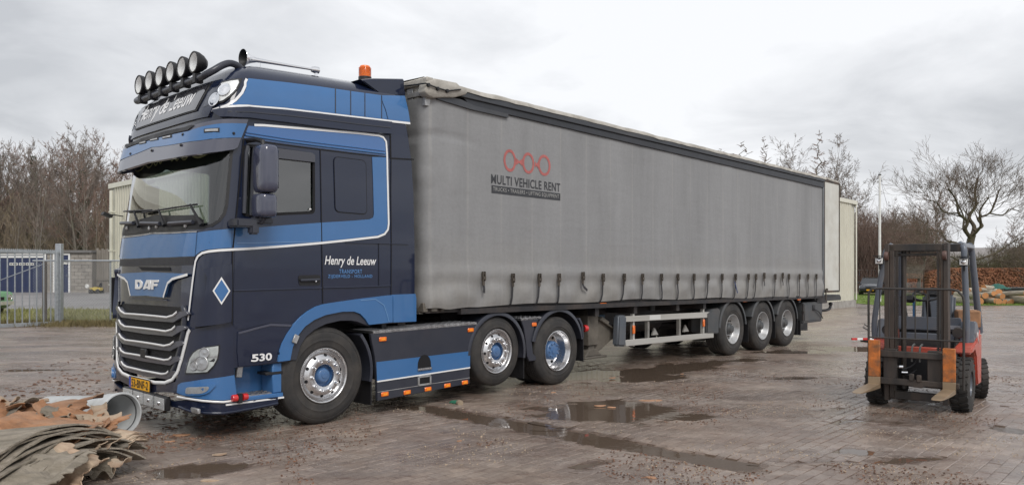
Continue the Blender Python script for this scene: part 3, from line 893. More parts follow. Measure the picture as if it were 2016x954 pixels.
def tubes(segs, k):
    n = len(segs)
    P0 = np.array([s[0] for s in segs], np.float64); P1 = np.array([s[1] for s in segs], np.float64)
    r0 = np.array([s[2] for s in segs]); r1 = np.array([s[3] for s in segs])
    D = P1 - P0; D /= np.maximum(np.linalg.norm(D, axis=1, keepdims=True), 1e-9)
    up = np.tile((0.13, 0.07, 1.0), (n, 1)); A = np.cross(D, up); A /= np.maximum(np.linalg.norm(A, axis=1, keepdims=True), 1e-9); B = np.cross(D, A)
    V = np.zeros((n, 2 * k, 3))
    for i in range(k):
        th = 2 * math.pi * i / k; o = A * math.cos(th) + B * math.sin(th)
        V[:, i] = P0 + o * r0[:, None]; V[:, k + i] = P1 + o * r1[:, None]
    base = (np.arange(n) * 2 * k)[:, None]
    F = np.concatenate([base + np.array([[i, (i + 1) % k, k + (i + 1) % k, k + i]]) for i in range(k)], 0)
    return V.reshape(-1, 3), F
BARK_M = pm('tree_bark', (.165, .145, .122), .95, var=.35, scale=3, dirt=(.10, .115, .055), dirt_amt=.55, dirt_scale=1.2)
TWIG_M = pm('bare_twigs', (.225, .188, .160), .95, var=.3, scale=.8)
TWIGR_M = pm('reddish_twigs', (.25, .175, .140), .95, var=.3, scale=.8)
OAKB_M = pm('oak_bark', (.085, .068, .048), .95, var=.35, scale=3, dirt=(.10, .11, .04), dirt_amt=.5, dirt_scale=1.0)
OAKT_M = pm('oak_twigs', (.150, .115, .088), .95, var=.3)
def tree_meshes(name, segs, cut=2, bark=BARK_M, twig=TWIG_M, tk=6):
    big = [s for s in segs if s[4] < cut]; sm = [s for s in segs if s[4] >= cut]
    V, F = tubes(big, tk); a = arr_mesh('trunk', V, F); a.shade_smooth(); a.materials.append(bark)
    V, F = tubes(sm, 3); b_ = arr_mesh('crown', V, F); b_.shade_smooth(); b_.materials.append(twig)
    return a, b_, float(max(s[1][2] for s in segs))
def plant(name, meshes, loc, h, rz, label, cat='tree', group=None, fat=1.0):
    s = h / meshes[2]; r_ = empty(name, loc, rz); r_.scale = (s * fat, s * fat, s); tag(r_, label, cat, group)
    put('trunk', meshes[0], r_); put('crown', meshes[1], r_); return r_
rt = random.Random(21)
WOOD = []
for k in range(6):
    WOOD.append(tree_meshes('bare_tree', grow(random.Random(100 + k), 12.5, .17, 4, .35, (25, 55), .14, .42, (5, 7), .10, minr=.013, trunk_wig=.045), 2, BARK_M, TWIG_M if k % 2 else TWIGR_M, 5))
POLE = [tree_meshes('slender', grow(random.Random(200 + k), 11, .09, 3, .3, (25, 50), .10, .30, (5, 8), .12, minr=.010, trunk_wig=.03), 1, BARK_M, TWIGR_M if k % 2 else TWIG_M, 5) for k in range(3)]
lw = 'bare trees of the wood behind the blue garage'
for k in range(44):
    u = -150 + 10.2 * k + rt.uniform(-8, 8); Y = rt.uniform(58, 92)
    X = (u - CU) / FPX * Y; topv = rt.choice([252, 262, 274, 288, 304]) + 18 * math.sin(u * .03)
    hh = EYE + (CV - topv) / FPX * Y - 1.0
    plant('bare_tree', rt.choice(WOOD), (X, Y, .9), hh, rt.uniform(0, 6.28), 'tall bare tree in the wood behind the blue garage', group=lw)
for k in range(40):
    u = -120 + 10 * k + rt.uniform(-6, 6); Y = rt.uniform(55, 75); X = (u - CU) / FPX * Y
    hh = rt.uniform(6.0, 10.5)
    plant('slender_tree', rt.choice(POLE), (X, Y, .9), hh, rt.uniform(0, 6.28), 'slender young bare tree at the front of the wood behind the garage', group='young trees of the wood behind the garage')
def thicket(name, n, fx, h, seed, mat, label, zb):
    r_ = random.Random(seed); S = []
    for k in range(n):
        x, y = fx(r_); z = zb; hh = h(r_, x, y); d = Vector((r_.gauss(0, .10), r_.gauss(0, .10), 1)); p = Vector((x, y, z)); rr = r_.uniform(.012, .035)
        m = 4
        for i in range(m):
            d = (d + Vector((r_.gauss(0, .13), r_.gauss(0, .13), 0))).normalized(); q = p + d * hh / m
            S.append((p, q, rr * (1 - i / m * .7), rr * (1 - (i + 1) / m * .7), 0))
            for t in range(2):
                e = (d + Vector((r_.gauss(0, .6), r_.gauss(0, .6), r_.gauss(.1, .3)))).normalized() * hh * r_.uniform(.10, .25)
                S.append((q, q + e, .012, .006, 1))
            p = q
    V, F = tubes(S, 3); o = put(name, arr_mesh(name, V, F), None, mat); tag(o, label, 'undergrowth', kind='stuff')
UND_M = pm('undergrowth_twigs', (.28, .225, .165), .95, var=.5, scale=.25, dirt=(.24, .23, .12), dirt_amt=.7, dirt_scale=.12)
thicket('undergrowth', 6500, lambda r_: ((lambda Y: ((r_.uniform(-140, 330) - CU) / FPX * Y, Y))(r_.uniform(60, 96))), lambda r_, x, y: r_.uniform(2.0, 7.0) * (1 if r_.random() < .6 else .5), 31, UND_M, 'dense brown undergrowth filling the wood behind the garage', .9)
thicket('undergrowth', 5200, lambda r_: ((lambda Y: ((r_.uniform(1560, 1830) - CU) / FPX * Y, Y))(r_.uniform(74, 100))), lambda r_, x, y: r_.uniform(2.5, 8.0), 32, pm('undergrowth_twigs', (.18, .125, .10), .95, var=.4, scale=.25), 'brown bare thicket between the warehouse and the forklift', 0)
thicket('undergrowth', 3600, lambda r_: ((lambda Y: ((r_.uniform(1800, 2130) - CU) / FPX * Y, Y))(r_.uniform(76, 100))), lambda r_, x, y: r_.uniform(1.2, 3.8) + 1.6 * sstep(1930, 2050, x / y * FPX + CU), 33, pm('green_bushes', (.115, .105, .050), .95, var=.4, scale=.2, dirt=(.10, .075, .06), dirt_amt=.6, dirt_scale=.2), 'green brown bushes behind the firewood wall at the right', 0)
# ivy-clad trunk in the wood
def leafy(name, n, fn, size, mat, parent=None, seed=1):
    r_ = random.Random(seed); V, Q = [], []
    for k in range(n):
        p = Vector(fn(r_)); a = Vector((r_.gauss(0, 1), r_.gauss(0, 1), r_.gauss(0, 1))).normalized(); b_ = a.orthogonal().normalized()
        s = size * r_.uniform(.6, 1.3); o = len(V); c_ = a.cross(b_)
        V += [tuple(p - b_ * s), tuple(p + c_ * s * .6), tuple(p + b_ * s), tuple(p - c_ * s * .6)]; Q.append((o, o + 1, o + 2, o + 3))
    return put(name, arr_mesh(name, V, Q), parent, mat)
IVY_M = pm('ivy_leaves', (.05, .062, .024), .6, var=.4, scale=3)
for (u, v0, v1, Y) in ((163, 330, 500, 62), (66, 300, 420, 70)):
    c = at(u, 500, Y); c.z = .9
    plant('ivy_tree', WOOD[1], c, EYE + (CV - v0 + 30) / FPX * Y - .9, 1.0, 'ivy-clad dark tree trunk in the wood, %s' % ('nearest the warehouse' if u > 100 else 'further left'))
    iv = leafy('ivy', 2600, lambda r_, Y=Y, v0=v0: (lambda t, th: (math.cos(th) * (.55 - .3 * t) * r_.random() ** .4, math.sin(th) * (.55 - .3 * t), t * (EYE + (CV - v0) / FPX * Y - 1.2)))(r_.random(), r_.uniform(0, 6.28)), .07, IVY_M, None, 5)
    iv.parent = [o_ for o_ in COL.objects if o_.name.startswith('ivy_tree')][-1]
    s_ = iv.parent.scale.x; iv.scale = (1 / s_,) * 3; iv['kind'] = 'stuff'

# the big oak at the right: crooked limbs, drawn as main limbs then grown finer
def oak():
    r_ = random.Random(77); S = []
    def limb(pts, ra, rb, lv=0):
        pts = smooth_path(pts, 4); n = len(pts) - 1
        out = []
        for i in range(n):
            a = ra + (rb - ra) * i / n; b_ = ra + (rb - ra) * (i + 1) / n
            S.append((pts[i], pts[i + 1], a, b_, lv)); out.append((pts[i + 1], (pts[i + 1] - pts[i]).normalized(), b_))
        return out
    def fine(p, d, length, r, lv):
        n = 5 if lv < 4 else 3; sl = length / n; pts = []
        for i in range(n):
            ow = (p - Vector((.2, 0, 5.4))).normalized() * .13
            d = (d + ow + Vector((r_.gauss(0, .17), r_.gauss(0, .17), r_.gauss(.04, .15)))).normalized()
            q = p + d * sl; r2 = max(r * .84, .0095); S.append((p, q, r, r2, lv)); p, r = q, r2; pts.append((p, d, r))
        if lv >= 5: return
        for c in range(r_.randint(3, 5) if lv < 4 else r_.randint(2, 4)):
            q, dd, rr = r_.choice(pts[1:] if c else pts[-1:])
            ax = Vector((r_.gauss(0, 1), r_.gauss(0, 1), r_.gauss(0, 1))); ax = (ax - dd * ax.dot(dd)).normalized(); an = R(r_.uniform(22, 52))
            fine(q, dd * math.cos(an) + ax * math.sin(an), length * r_.uniform(.52, .82), max(rr * .62, .0095), lv + 1)
    # limbs as (x, depth, z) in metres from the trunk foot
    main = [
        [(0, 0, 0), (.06, 0, 2.2), (-.04, .1, 3.8), (.05, 0, 4.8)],
        [(0, 0, 4.5), (.35, .2, 5.6), (.1, .4, 6.6), (.6, .3, 7.8), (.4, .2, 9.2), (.7, .3, 10.6)],
        [(0, 0, 4.4), (-.7, -.3, 5.3), (-.6, -.5, 6.1), (-1.3, -.4, 6.9), (-1.4, -.2, 8.2), (-2.1, -.3, 9.4)],
        [(.2, 0, 5.2), (1.2, .4, 5.7), (1.0, .6, 6.5), (1.9, .5, 7.0), (2.4, .5, 8.2), (2.6, .4, 9.4)],
        [(-.05, 0, 2.7), (-.8, -.3, 3.1), (-1.3, -.2, 3.9), (-2.2, -.1, 4.2), (-2.5, .1, 5.0), (-3.6, .2, 5.4)],
        [(-.05, 0, 2.5), (-1.0, .2, 2.2), (-1.6, .3, 2.6), (-2.6, .2, 2.3), (-3.6, .3, 2.8)],
        [(.0, 0, 2.2), (.9, -.3, 2.5), (1.8, -.4, 2.9), (2.9, -.2, 3.6), (4.0, -.1, 4.4)],
        [(.0, 0, 2.0), (1.0, .3, 1.8), (2.2, .4, 2.2), (3.2, .5, 2.1), (4.4, .5, 2.6)],
        [(-1.3, -.4, 6.9), (-2.2, .2, 7.1), (-2.9, .1, 8.0), (-3.6, .2, 8.3)],
        [(1.9, .5, 7.0), (2.8, .2, 6.8), (3.4, .3, 7.4), (4.2, .2, 7.2)],
        [(0, 0, 4.5), (.2, -1.0, 5.6), (-.2, -1.6, 7.0), (.1, -2.2, 8.3)],
        [(0, 0, 4.4), (.1, 1.2, 5.4), (.5, 2.0, 6.8), (.2, 2.4, 8.2)],
    ]
    rad = [(.42, .30), (.24, .07), (.22, .06), (.17, .05), (.17, .05), (.12, .04), (.15, .05), (.12, .04), (.09, .04), (.09, .04), (.15, .05), (.15, .05)]
    for pts, (a, b_) in zip(main, rad):
        a *= .82; J = [(x + r_.gauss(0, .04), y, z + 1.4 * sstep(0, 2.0, z)) for x, y, z in pts]; J[0] = (pts[0][0], pts[0][1], pts[0][2] + 1.4 * sstep(0, 2.0, pts[0][2]))
        out = limb(J, a, b_, 0)
        if a > .3 or len(pts) == 4 and pts[0][2] == 0: continue
        n = len(out)
        for i in range(n // 5, n):
            for rep in range(1 if (i > n * .45 or i % 2) else 0):
                q, dd, rr = out[i]
                ax = Vector((r_.gauss(0, 1), r_.gauss(0, 1), r_.gauss(.2, .7))); ax = (ax - dd * ax.dot(dd)).normalized(); an = R(r_.uniform(20, 70))
                fine(q, dd * math.cos(an) + ax * math.sin(an), r_.uniform(1.3, 2.3), max(rr * .45, .024), 2)
    return S
osg = oak()
OY = 58.0
oc = at(1912, 560, OY); oc.z = 0
plant('oak_tree', tree_meshes('oak', osg, 2, OAKB_M, OAKT_M, 7), oc, EYE + (CV - 262) / FPX * OY, R(0), 'large gnarled bare oak towering over the firewood wall at the right', fat=1.18)
# birches and others above the warehouse, ash trees by the flagpole
BIRCH = [tree_meshes('birch', grow(random.Random(300 + k), 11, .15, 5, .22, (22, 52), .11, .48, (4, 5), .16, droop=.08, minr=.010, trunk_wig=.035), 1, BARK_M, TWIG_M, 6) for k in range(2)]
def conifer(seed, H):
    r_ = random.Random(seed); S = []; n = 26; P = [Vector((r_.gauss(0, .03) * i / 6, r_.gauss(0, .03) * i / 6, H * i / n)) for i in range(n + 1)]
    for i in range(n): S.append((P[i], P[i + 1], .13 * (1 - i / n) + .012, .13 * (1 - (i + 1) / n) + .012, 0))
    for i in range(4, n + 1):
        for k in range(5):
            t = i / n; L_ = (1 - t) * 2.2 * r_.uniform(.5, 1.1) + .25; a = r_.uniform(0, 6.28); d = Vector((math.cos(a), math.sin(a), r_.uniform(.1, .5))).normalized(); p = P[i] - Vector((0, 0, r_.uniform(0, H / n))); m = 5
            for j in range(m):
                q = p + d * L_ / m; S.append((p, q, .022 * (1 - j / m) + .008, .022 * (1 - (j + 1) / m) + .008, 1))
                for w in range(3):
                    e = (d + Vector((r_.gauss(0, .6), r_.gauss(0, .6), r_.gauss(-.2, .4)))).normalized() * L_ * r_.uniform(.12, .3); S.append((q, q + e, .010, .006, 1))
                d = (d + Vector((r_.gauss(0, .1), r_.gauss(0, .1), .08))).normalized(); p = q
    return S
CONE = tree_meshes('larch', conifer(400, 12.4), 1, BARK_M, TWIGR_M, 6)
def tall(name, mesh, u, topv, Y, rz, label, H0, fat=1.0):
    c = at(u, 540, Y); c.z = 0
    return plant(name, mesh, c, EYE + (CV - topv) / FPX * Y, rz, label, fat=fat)
tall('birch_tree', BIRCH[0], 1662, 258, 72, .3, 'bare drooping birch rising just behind the far end of the warehouse', 12.2, 1.15)
tall('birch_tree', BIRCH[1], 1573, 262, 76, 1.6, 'pale bare birch with thin upright limbs above the trailer roof', 12.2, 1.2)
tall('birch_tree', BIRCH[0], 1636, 266, 78, 3.6, 'bare birch crown half hidden between the larch and the drooping birch', 12.2, 1.3)
tall('larch_tree', CONE, 1612, 256, 74, .0, 'dark spiky larch standing between the two birches', 12.4)
tall('birch_tree', BIRCH[1], 1540, 282, 82, 4.4, 'faint bare birch left of the pale birch, low over the trailer roof', 12.2, 1.3)
tall('larch_tree', CONE, 1505, 268, 80, 2.0, 'lone spindly larch poking up over the middle of the trailer roof', 12.4)
tall('larch_tree', CONE, 1462, 278, 70, 1.0, 'dark bushy larch tip leftmost above the trailer roof', 12.4, 1.5)
tall('larch_tree', CONE, 1418, 292, 84, 4.0, 'small ragged larch tip low above the trailer roof, left of the others', 12.4, 1.3)
tall('ash_tree', WOOD[2], 1848, 330, 66, 2.0, 'thin bare ash standing between the flagpole and the oak', 13.6, .8)
tall('ash_tree', WOOD[0], 1818, 372, 64, 4.0, 'lower bare ash just right of the flagpole', 13.6)
tall('alder_tree', WOOD[3], 1765, 385, 78, 1.0, 'reddish bare alder directly behind the flagpole', 13.6, 1.1)
tall('alder_tree', WOOD[4], 1712, 372, 80, 3.0, 'bare alder beside the warehouse corner, left of the flagpole', 13.6, 1.1)
for k, (u, tv, Y) in enumerate(((1700, 420, 76), (1725, 410, 82), (1745, 430, 75), (1778, 415, 83), (1795, 435, 77), (1690, 400, 88), (1815, 440, 80), (1760, 405, 90))):
    c = at(u, 540, Y); c.z = 0
    plant('scrub_tree', WOOD[k % 6], c, EYE + (CV - tv) / FPX * Y, k * 1.3, 'scrubby bare tree in the brown thicket right of the warehouse', group='scrub trees right of the warehouse', fat=1.5)
for k, (u, tv, Y) in enumerate(((1985, 430, 84), (2010, 455, 78), (2045, 420, 82), (1960, 470, 88), (2075, 440, 75))):
    c = at(u, 540, Y); c.z = 0
    plant('scrub_tree', WOOD[(k + 2) % 6], c, EYE + (CV - tv) / FPX * Y, k * 1.9, 'scrubby bare tree behind the firewood at the right edge', group='scrub trees at the right edge', fat=1.4)

# ------------------------------------------------------------------ right background: firewood, logs, cars, pole
WOODEND = pm('split_wood', (.27, .118, .066), .9, island=.5, var=.25, scale=6, dirt=(.10, .05, .03), dirt_amt=.4, dirt_scale=3)
def firewood(name, u0, u1, Y, vtop, label, seed, taper=0.0):
    r_ = random.Random(seed); x0, x1 = (u0 - CU) / FPX * Y, (u1 - CU) / FPX * Y; h = EYE + (CV - vtop) / FPX * Y
    root = tag(empty(name, ((x0 + x1) / 2, Y, 0)), label, 'firewood stack'); V, Q = [], []
    hw = (x1 - x0) / 2; z = .06
    while z < h:
        x = -hw - r_.uniform(0, .1)
        while x < hw:
            hh = h + .10 * noise.noise(Vector((x * .8, seed, 0)))
            if z < hh - (taper * max(0, (-hw + 1.2 - x)) if taper else 0):
                w, t = r_.uniform(.07, .16), r_.uniform(.05, .085); a = r_.gauss(0, .25); c, s = math.cos(a), math.sin(a); yo = r_.gauss(0, .06); o = len(V); cx = x + w / 2
                tip = r_.uniform(-.3, .3)
                for y in (yo - .02, yo + .5):
                    for (px, pz) in ((-w / 2, -t / 2), (w / 2, -t / 2 + tip * t), (w / 2 * .8, t / 2), (-w / 2 * .8, t / 2 + tip * t)):
                        V.append((cx + px * c - pz * s, y, z + px * s + pz * c))
                Q += [(o, o + 1, o + 2, o + 3), (o, o + 4, o + 5, o + 1), (o + 1, o + 5, o + 6, o + 2), (o + 2, o + 6, o + 7, o + 3), (o + 3, o + 7, o + 4, o)]
                x += w * .92
            else: x += .1
        z += .062
    me_ = arr_mesh('split_logs', V, Q); me_.shade_flat(); o = put('split_logs', me_, root, WOODEND); o['kind'] = 'stuff'
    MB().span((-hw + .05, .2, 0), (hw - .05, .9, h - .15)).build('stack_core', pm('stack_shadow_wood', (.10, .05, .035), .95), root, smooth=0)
firewood('firewood_stack', 1829, 2120, 58, 527, 'long wall of stacked reddish split firewood behind the log pile', 5, .25)
firewood('firewood_stack', 1600, 1732, 78, 540, 'low distant stack of split firewood behind the dark car', 6)
firewood('firewood_stack', 1775, 1815, 70, 539, 'short end of a firewood stack behind the wire crates', 7)
# logs
LOGB = pm('birch_log_bark', (.42, .38, .30), .9, var=.35, scale=5, dirt=(.16, .12, .09), dirt_amt=.8, dirt_scale=3, objrand=.2)
LOGE = pm('sawn_log_end', (.46, .21, .085), .85, var=.25, scale=5, objrand=.2)
def log_mesh(L_, r):
    me_ = MB(); me_.lathe([(r * .97, 0), (r * 1.02, L_ * .3), (r * .96, L_ * .7), (r, L_)], (0, 0, 0), (0, -1, 0), 14)
    nn = 14; me_.f.append(tuple(range(nn))); me_.m.append(1); me_.f.append(tuple(3 * nn + i for i in range(nn))); me_.m.append(1)
    o = me_.build('log', [LOGB, LOGE], None, smooth=50); return o
rl = random.Random(8)
logs = [log_mesh(1.0, .5)]
proto = logs[0]
spots = []
for k in range(14): spots.append((1878 + k * 9.4 + rl.uniform(-2, 2), 0, rl.uniform(.13, .24)))
for k in range(11): spots.append((1884 + k * 10.5 + rl.uniform(-3, 3), 1, rl.uniform(.12, .2)))
for k in range(5): spots.append((1925 + k * 12 + rl.uniform(-3, 3), 2, rl.uniform(.10, .17)))
for k, (u, row, r) in enumerate(spots):
    Y = 44.0 + .15 * row + rl.uniform(-.2, .3); x = (u - CU) / FPX * Y
    o = proto if k == 0 else proto.copy()
    if k: COL.objects.link(o)
    L_ = rl.uniform(1.6, 2.6)
    o.scale = (2 * r, L_, 2 * r)
    an = rl.gauss(0, .35) if row < 2 else rl.uniform(-1.2, -.6)
    o.rotation_euler = (rl.gauss(0, .05), 0, an); o.location = (x, Y, [r, .42 + r * .5, .68 + r * .5][row])
    tag(o, ['short birch log lying on the ground in the log pile', 'birch log in the middle layer of the log pile', 'crooked birch log thrown on top of the log pile'][row], 'log', 'sawn birch logs piled before the firewood wall')
tp = MB(); rp_ = random.Random(3)
tp.grid(lambda u, v: ((u - .5) * 1.1, (v - .5) * .9, .30 * (1 - (2 * u - 1) ** 2) * (1 - (2 * v - 1) ** 2) + .06 * noise.noise(Vector((u * 6, v * 6, 0)))), 12, 10)
o = tp.build('tarpaulin', pm('green_sheet', (.01, .09, .065), .5, var=.2), None, thick=.004); o.location = at(1963, 576, 44.2); o.location.z = .82
tag(o, 'crumpled dark green plastic sheet lying on the log pile', 'tarpaulin')
bx_ = tag(empty('trough', (at(2040, 592, 46).x, 46, 0)), 'low black container at the right edge behind the logs', 'container')
MB().span((-1.65, 0, .05), (1.65, 1.3, .80)).build('body', pm('black_container', (.02, .022, .024), .5, var=.2), bx_, bev=.03)
MB().span((-1.70, -.05, .80), (1.70, 1.35, .86)).build('rim', M['greysteel'], bx_, bev=.01)
gt = tag(MB().span((-1.5, 0, 0), (1.5, .8, .62)).build('covered_pallet', pm('grey_cover', (.12, .12, .125), .6, var=.2, bump=.02, bscale=4), None, bev=.06), 'low grey covered stack between the logs and the firewood wall', 'covered stack')
gt.location = (at(1955, 575, 52).x, 52, 0)
# flagpole
fp = tag(empty('flagpole', (at(1732, 597, 46).x, 46, 0)), 'slim white flagpole standing on the lawn', 'flagpole')
ht = EYE + (CV - 345) / FPX * 46
MB().tube([(0, 0, 0), (0, 0, ht)], [.085, .06], 10).build('pole', WHITEP, fp)
MB().lathe([(0, .10), (.09, .06), (.09, 0), (0, -.0)], (0, 0, ht), (0, 0, 1), 12).build('cap', M['greysteel'], fp)
MB().tube(smooth_path([(.07, 0, ht - .1), (.18, 0, ht - .8), (.40, 0, ht - 1.6), (.5, .05, ht - 1.75)], 5), .008, 4).build('halyard', M['black'], fp)
# rail fence and wire crates behind
fx0, fx1 = at(1660, 0, 76).x, at(1742, 0, 76).x
rf = tag(empty('railing', ((fx0 + fx1) / 2, 76, 0)), 'grey bar railing behind the dark parked car', 'fence')
hw = (fx1 - fx0) / 2; zt = EYE + (CV - 531) / FPX * 76
mb = MB(); mb.bar((-hw, 0, zt), (hw, 0, zt), .06, .06).bar((-hw, 0, .9), (hw, 0, .9), .06, .06); mb.build('rail', M['galv'], rf)
pr = MB().bar((0, 0, .1), (0, 0, zt), .06, .03).build('bar', M['galv'], rf); pr.location = (-hw, 0, 0)
for k in range(1, int(2 * hw / .2)):
    c = pr.copy(); COL.objects.link(c); c.parent = rf; c.location = (-hw + .2 * k, 0, 0)
WIRE = pm('crate_wire', (.42, .42, .42), .6, metal=.3)
def crate(u, Y, w, h, label, lz=0.0):
    r_ = tag(empty('wire_crate', (at(u, 0, Y).x, Y, lz)), label, 'crate')
    m_ = MB()
    for i in range(int(w / .1) + 1):
        for y in (0, .9): m_.bar((-w / 2 + i * .1, y, .1), (-w / 2 + i * .1, y, h), .014, .014)
    for j in range(int((h - .1) / .1) + 1):
        for y in (0, .9): m_.bar((-w / 2, y, .1 + j * .1), (w / 2, y, .1 + j * .1), .014, .014)
        for x in (-w / 2, w / 2): m_.bar((x, 0, .1 + j * .1), (x, .9, .1 + j * .1), .014, .014)
    o_ = m_.build('mesh', WIRE, r_, smooth=0); o_['kind'] = 'stuff'
    MB().box((0, .45, .06), (w, .9, .08)).build('pallet', BOARD, r_)
crate(1790, 60, 1.1, 1.0, 'left one of the two wire mesh crates seen through the forklift mast')
crate(1818, 60, 1.0, 1.05, 'right one of the two wire mesh crates seen through the forklift mast')
st_ = tag(empty('timber_stack', (at(1796, 0, 66).x, 66, 0)), 'stack of weathered boards seen high through the forklift mast', 'timber stack')
for k in range(12):
    MB().box((rl.uniform(-.1, .1), 0, 1.35 + .10 * k), (rl.uniform(1.5, 1.9), .5, .07), rl.uniform(-.03, .03)).build('board', BOARD, st_, smooth=0)
for x in (-.6, .6): MB().span((x - .05, -.2, 0), (x + .05, .2, 1.30)).build('trestle', BOARD, st_)
bl = tag(empty('far_barn', (at(1960, 0, 120).x, 120, 0)), 'long low grey roofed barn far behind the oak', 'barn')
MB().span((-9, 0, 0), (9, 8, 2.6)).build('wall', pm('barn_wall', (.20, .17, .15), .9, var=.2), bl, smooth=0)
MB().prism([(-.4, 2.5), (4, 6.0), (8.4, 2.5)], lambda a, b: (-9.3, a, b), lambda a, b: (9.3, a, b)).build('roof', pm('barn_roof', (.25, .235, .23), .8, var=.15), bl, smooth=0)

# ------------------------------------------------------------------ TRACTOR UNIT
tractor = tag(empty('tractor_unit', TORG, TRZ), 'dark navy and blue semi truck tractor with a row of round roof lamps', 'truck')
T = tractor
def lut(*k):
    xs = [a for a, _ in k]; ys = [b for _, b in k]
    zz = np.linspace(xs[0] - .1, xs[-1] + .1, 500); yy = np.interp(zz, xs, ys)
    ker = np.ones(13) / 13; pad = np.pad(yy, 6, mode='edge'); sm = np.convolve(pad, ker, 'valid')
    zl, sl = zz.tolist(), sm.tolist(); z0 = zl[0]; st = zl[1] - zl[0]
    def f(z):
        i = (z - z0) / st; i = min(max(i, 0), 498.999); j = int(i); t = i - j
        return sl[j] * (1 - t) + sl[j + 1] * t
    return f
class Surf:
    def __init__(s, xf, w, m=4.4, xc=-.85, tilt=0.0, zmax=3.9, off=0.0):
        s.xf, s.w, s.m, s.xc0, s.tl, s.zmax, s.off = xf, w, m, xc, tilt, zmax, off
    def par(s, z):
        xf = s.xf(z) - s.off; xc = max(s.xc0, xf + .25); return xf, s.w(z) + s.off, xc
    def tilt(s, x, z): return s.tl * (x + 1.2) * sstep(3.2, 3.7, z) if s.tl else 0.0
    def pt(s, q, z, o=0.0):
        xf, w, xc = s.par(z); a = abs(q); A = xc - xf
        if a > 1: x, y = xc + a - 1, w
        else:
            th = a * math.pi / 2; c, n_ = math.cos(th), math.sin(th)
            r = ((c / A) ** s.m + (n_ / w) ** s.m) ** (-1 / s.m); x, y = xc - r * c, r * n_
        P = Vector((x, y if q > 0 else -y, z + s.tilt(x, z)))
        if o: P = P + s.nrm(q, z) * o
        return P
    def nrm(s, q, z):
        e = .004
        du = s.pt(q + e, z) - s.pt(q - e, z); dv = s.pt(q, z + e) - s.pt(q, z - e)
        n_ = dv.cross(du)
        n_.normalize()
        return n_ if n_.dot(Vector((-1 if abs(q) < 1 else -.05, q * .9, .2))) > 0 else -n_
    def inv(s, P):
        z = P.z
        for _ in range(4): z = P.z - s.tilt(P.x, z)
        xf, w, xc = s.par(z); y = abs(P.y)
        q = 1 + P.x - xc if P.x >= xc else math.atan2(y, xc - P.x) / (math.pi / 2)
        return (q if P.y > 0 else -q, z)
    def g(s, P):
        q, z = s.inv(P)
        if z > s.zmax: return 1.0
        xf, w, xc = s.par(z); y = abs(P.y)
        if P.x >= xc: return y - w
        th = math.atan2(y, xc - P.x); A = xc - xf
        return math.hypot(y, xc - P.x) - ((math.cos(th) / A) ** s.m + (math.sin(th) / w) ** s.m) ** (-1 / s.m)
    def hit(s, u, v):
        d = dir_local(eye_ray(u, v)); k = 4.5; best = (9, k)
        while k < 13:
            k += .03; g1 = s.g(E_L + d * k)
            if g1 < best[0]: best = (g1, k)
            if g1 < 0: break
        else:
            print('MISS', u, v, best); return s.inv(E_L + d * best[1])
        a, b_ = k - .03, k
        for _ in range(30):
            m_ = (a + b_) / 2
            if s.g(E_L + d * m_) < 0: b_ = m_
            else: a = m_
        return s.inv(E_L + d * b_)
    def qy(s, y, z):
        """front parameter for a sideways position y"""
        lo, hi = 0.0, 1.0
        for _ in range(30):
            m_ = (lo + hi) / 2
            if abs(s.pt(m_, z).y) < abs(y): lo = m_
            else: hi = m_
        return lo if y > 0 else -lo
    def qx(s, x, z): return -(1 + x - s.par(z)[2])

XF = lut((.2, -1.39), (.7, -1.40), (1.3, -1.385), (1.75, -1.375), (1.95, -1.36), (2.9, -1.215), (3.1, -1.235), (3.3, -1.215), (3.45, -1.175), (3.58, -1.12), (3.68, -1.05), (3.78, -.96), (3.84, -.84), (3.89, -.62), (3.93, -.20), (3.95, -.05))
WF = lut((.2, 1.235), (2.0, 1.245), (3.0, 1.225), (3.3, 1.205), (3.5, 1.17), (3.62, 1.13), (3.72, 1.08), (3.80, .99), (3.86, .86), (3.90, .70), (3.93, .45), (3.95, .3))
CAB = Surf(XF, WF, tilt=.055, zmax=3.93)
VIS = Surf(lut((2.6, -1.45), (2.75, -1.425), (3.0, -1.36), (3.2, -1.305), (3.4, -1.265)), lut((2.6, 1.256), (3.0, 1.246), (3.4, 1.235)), zmax=3.45)
BUM = Surf(lut((.1, -1.38), (.28, -1.445), (.45, -1.455), (.6, -1.445), (.8, -1.425), (1.2, -1.405)), lut((.1, 1.235), (.3, 1.25), (.8, 1.25), (1.2, 1.25)), zmax=1.22)
DEF = Surf(XF, WF, off=.055, zmax=3.0)

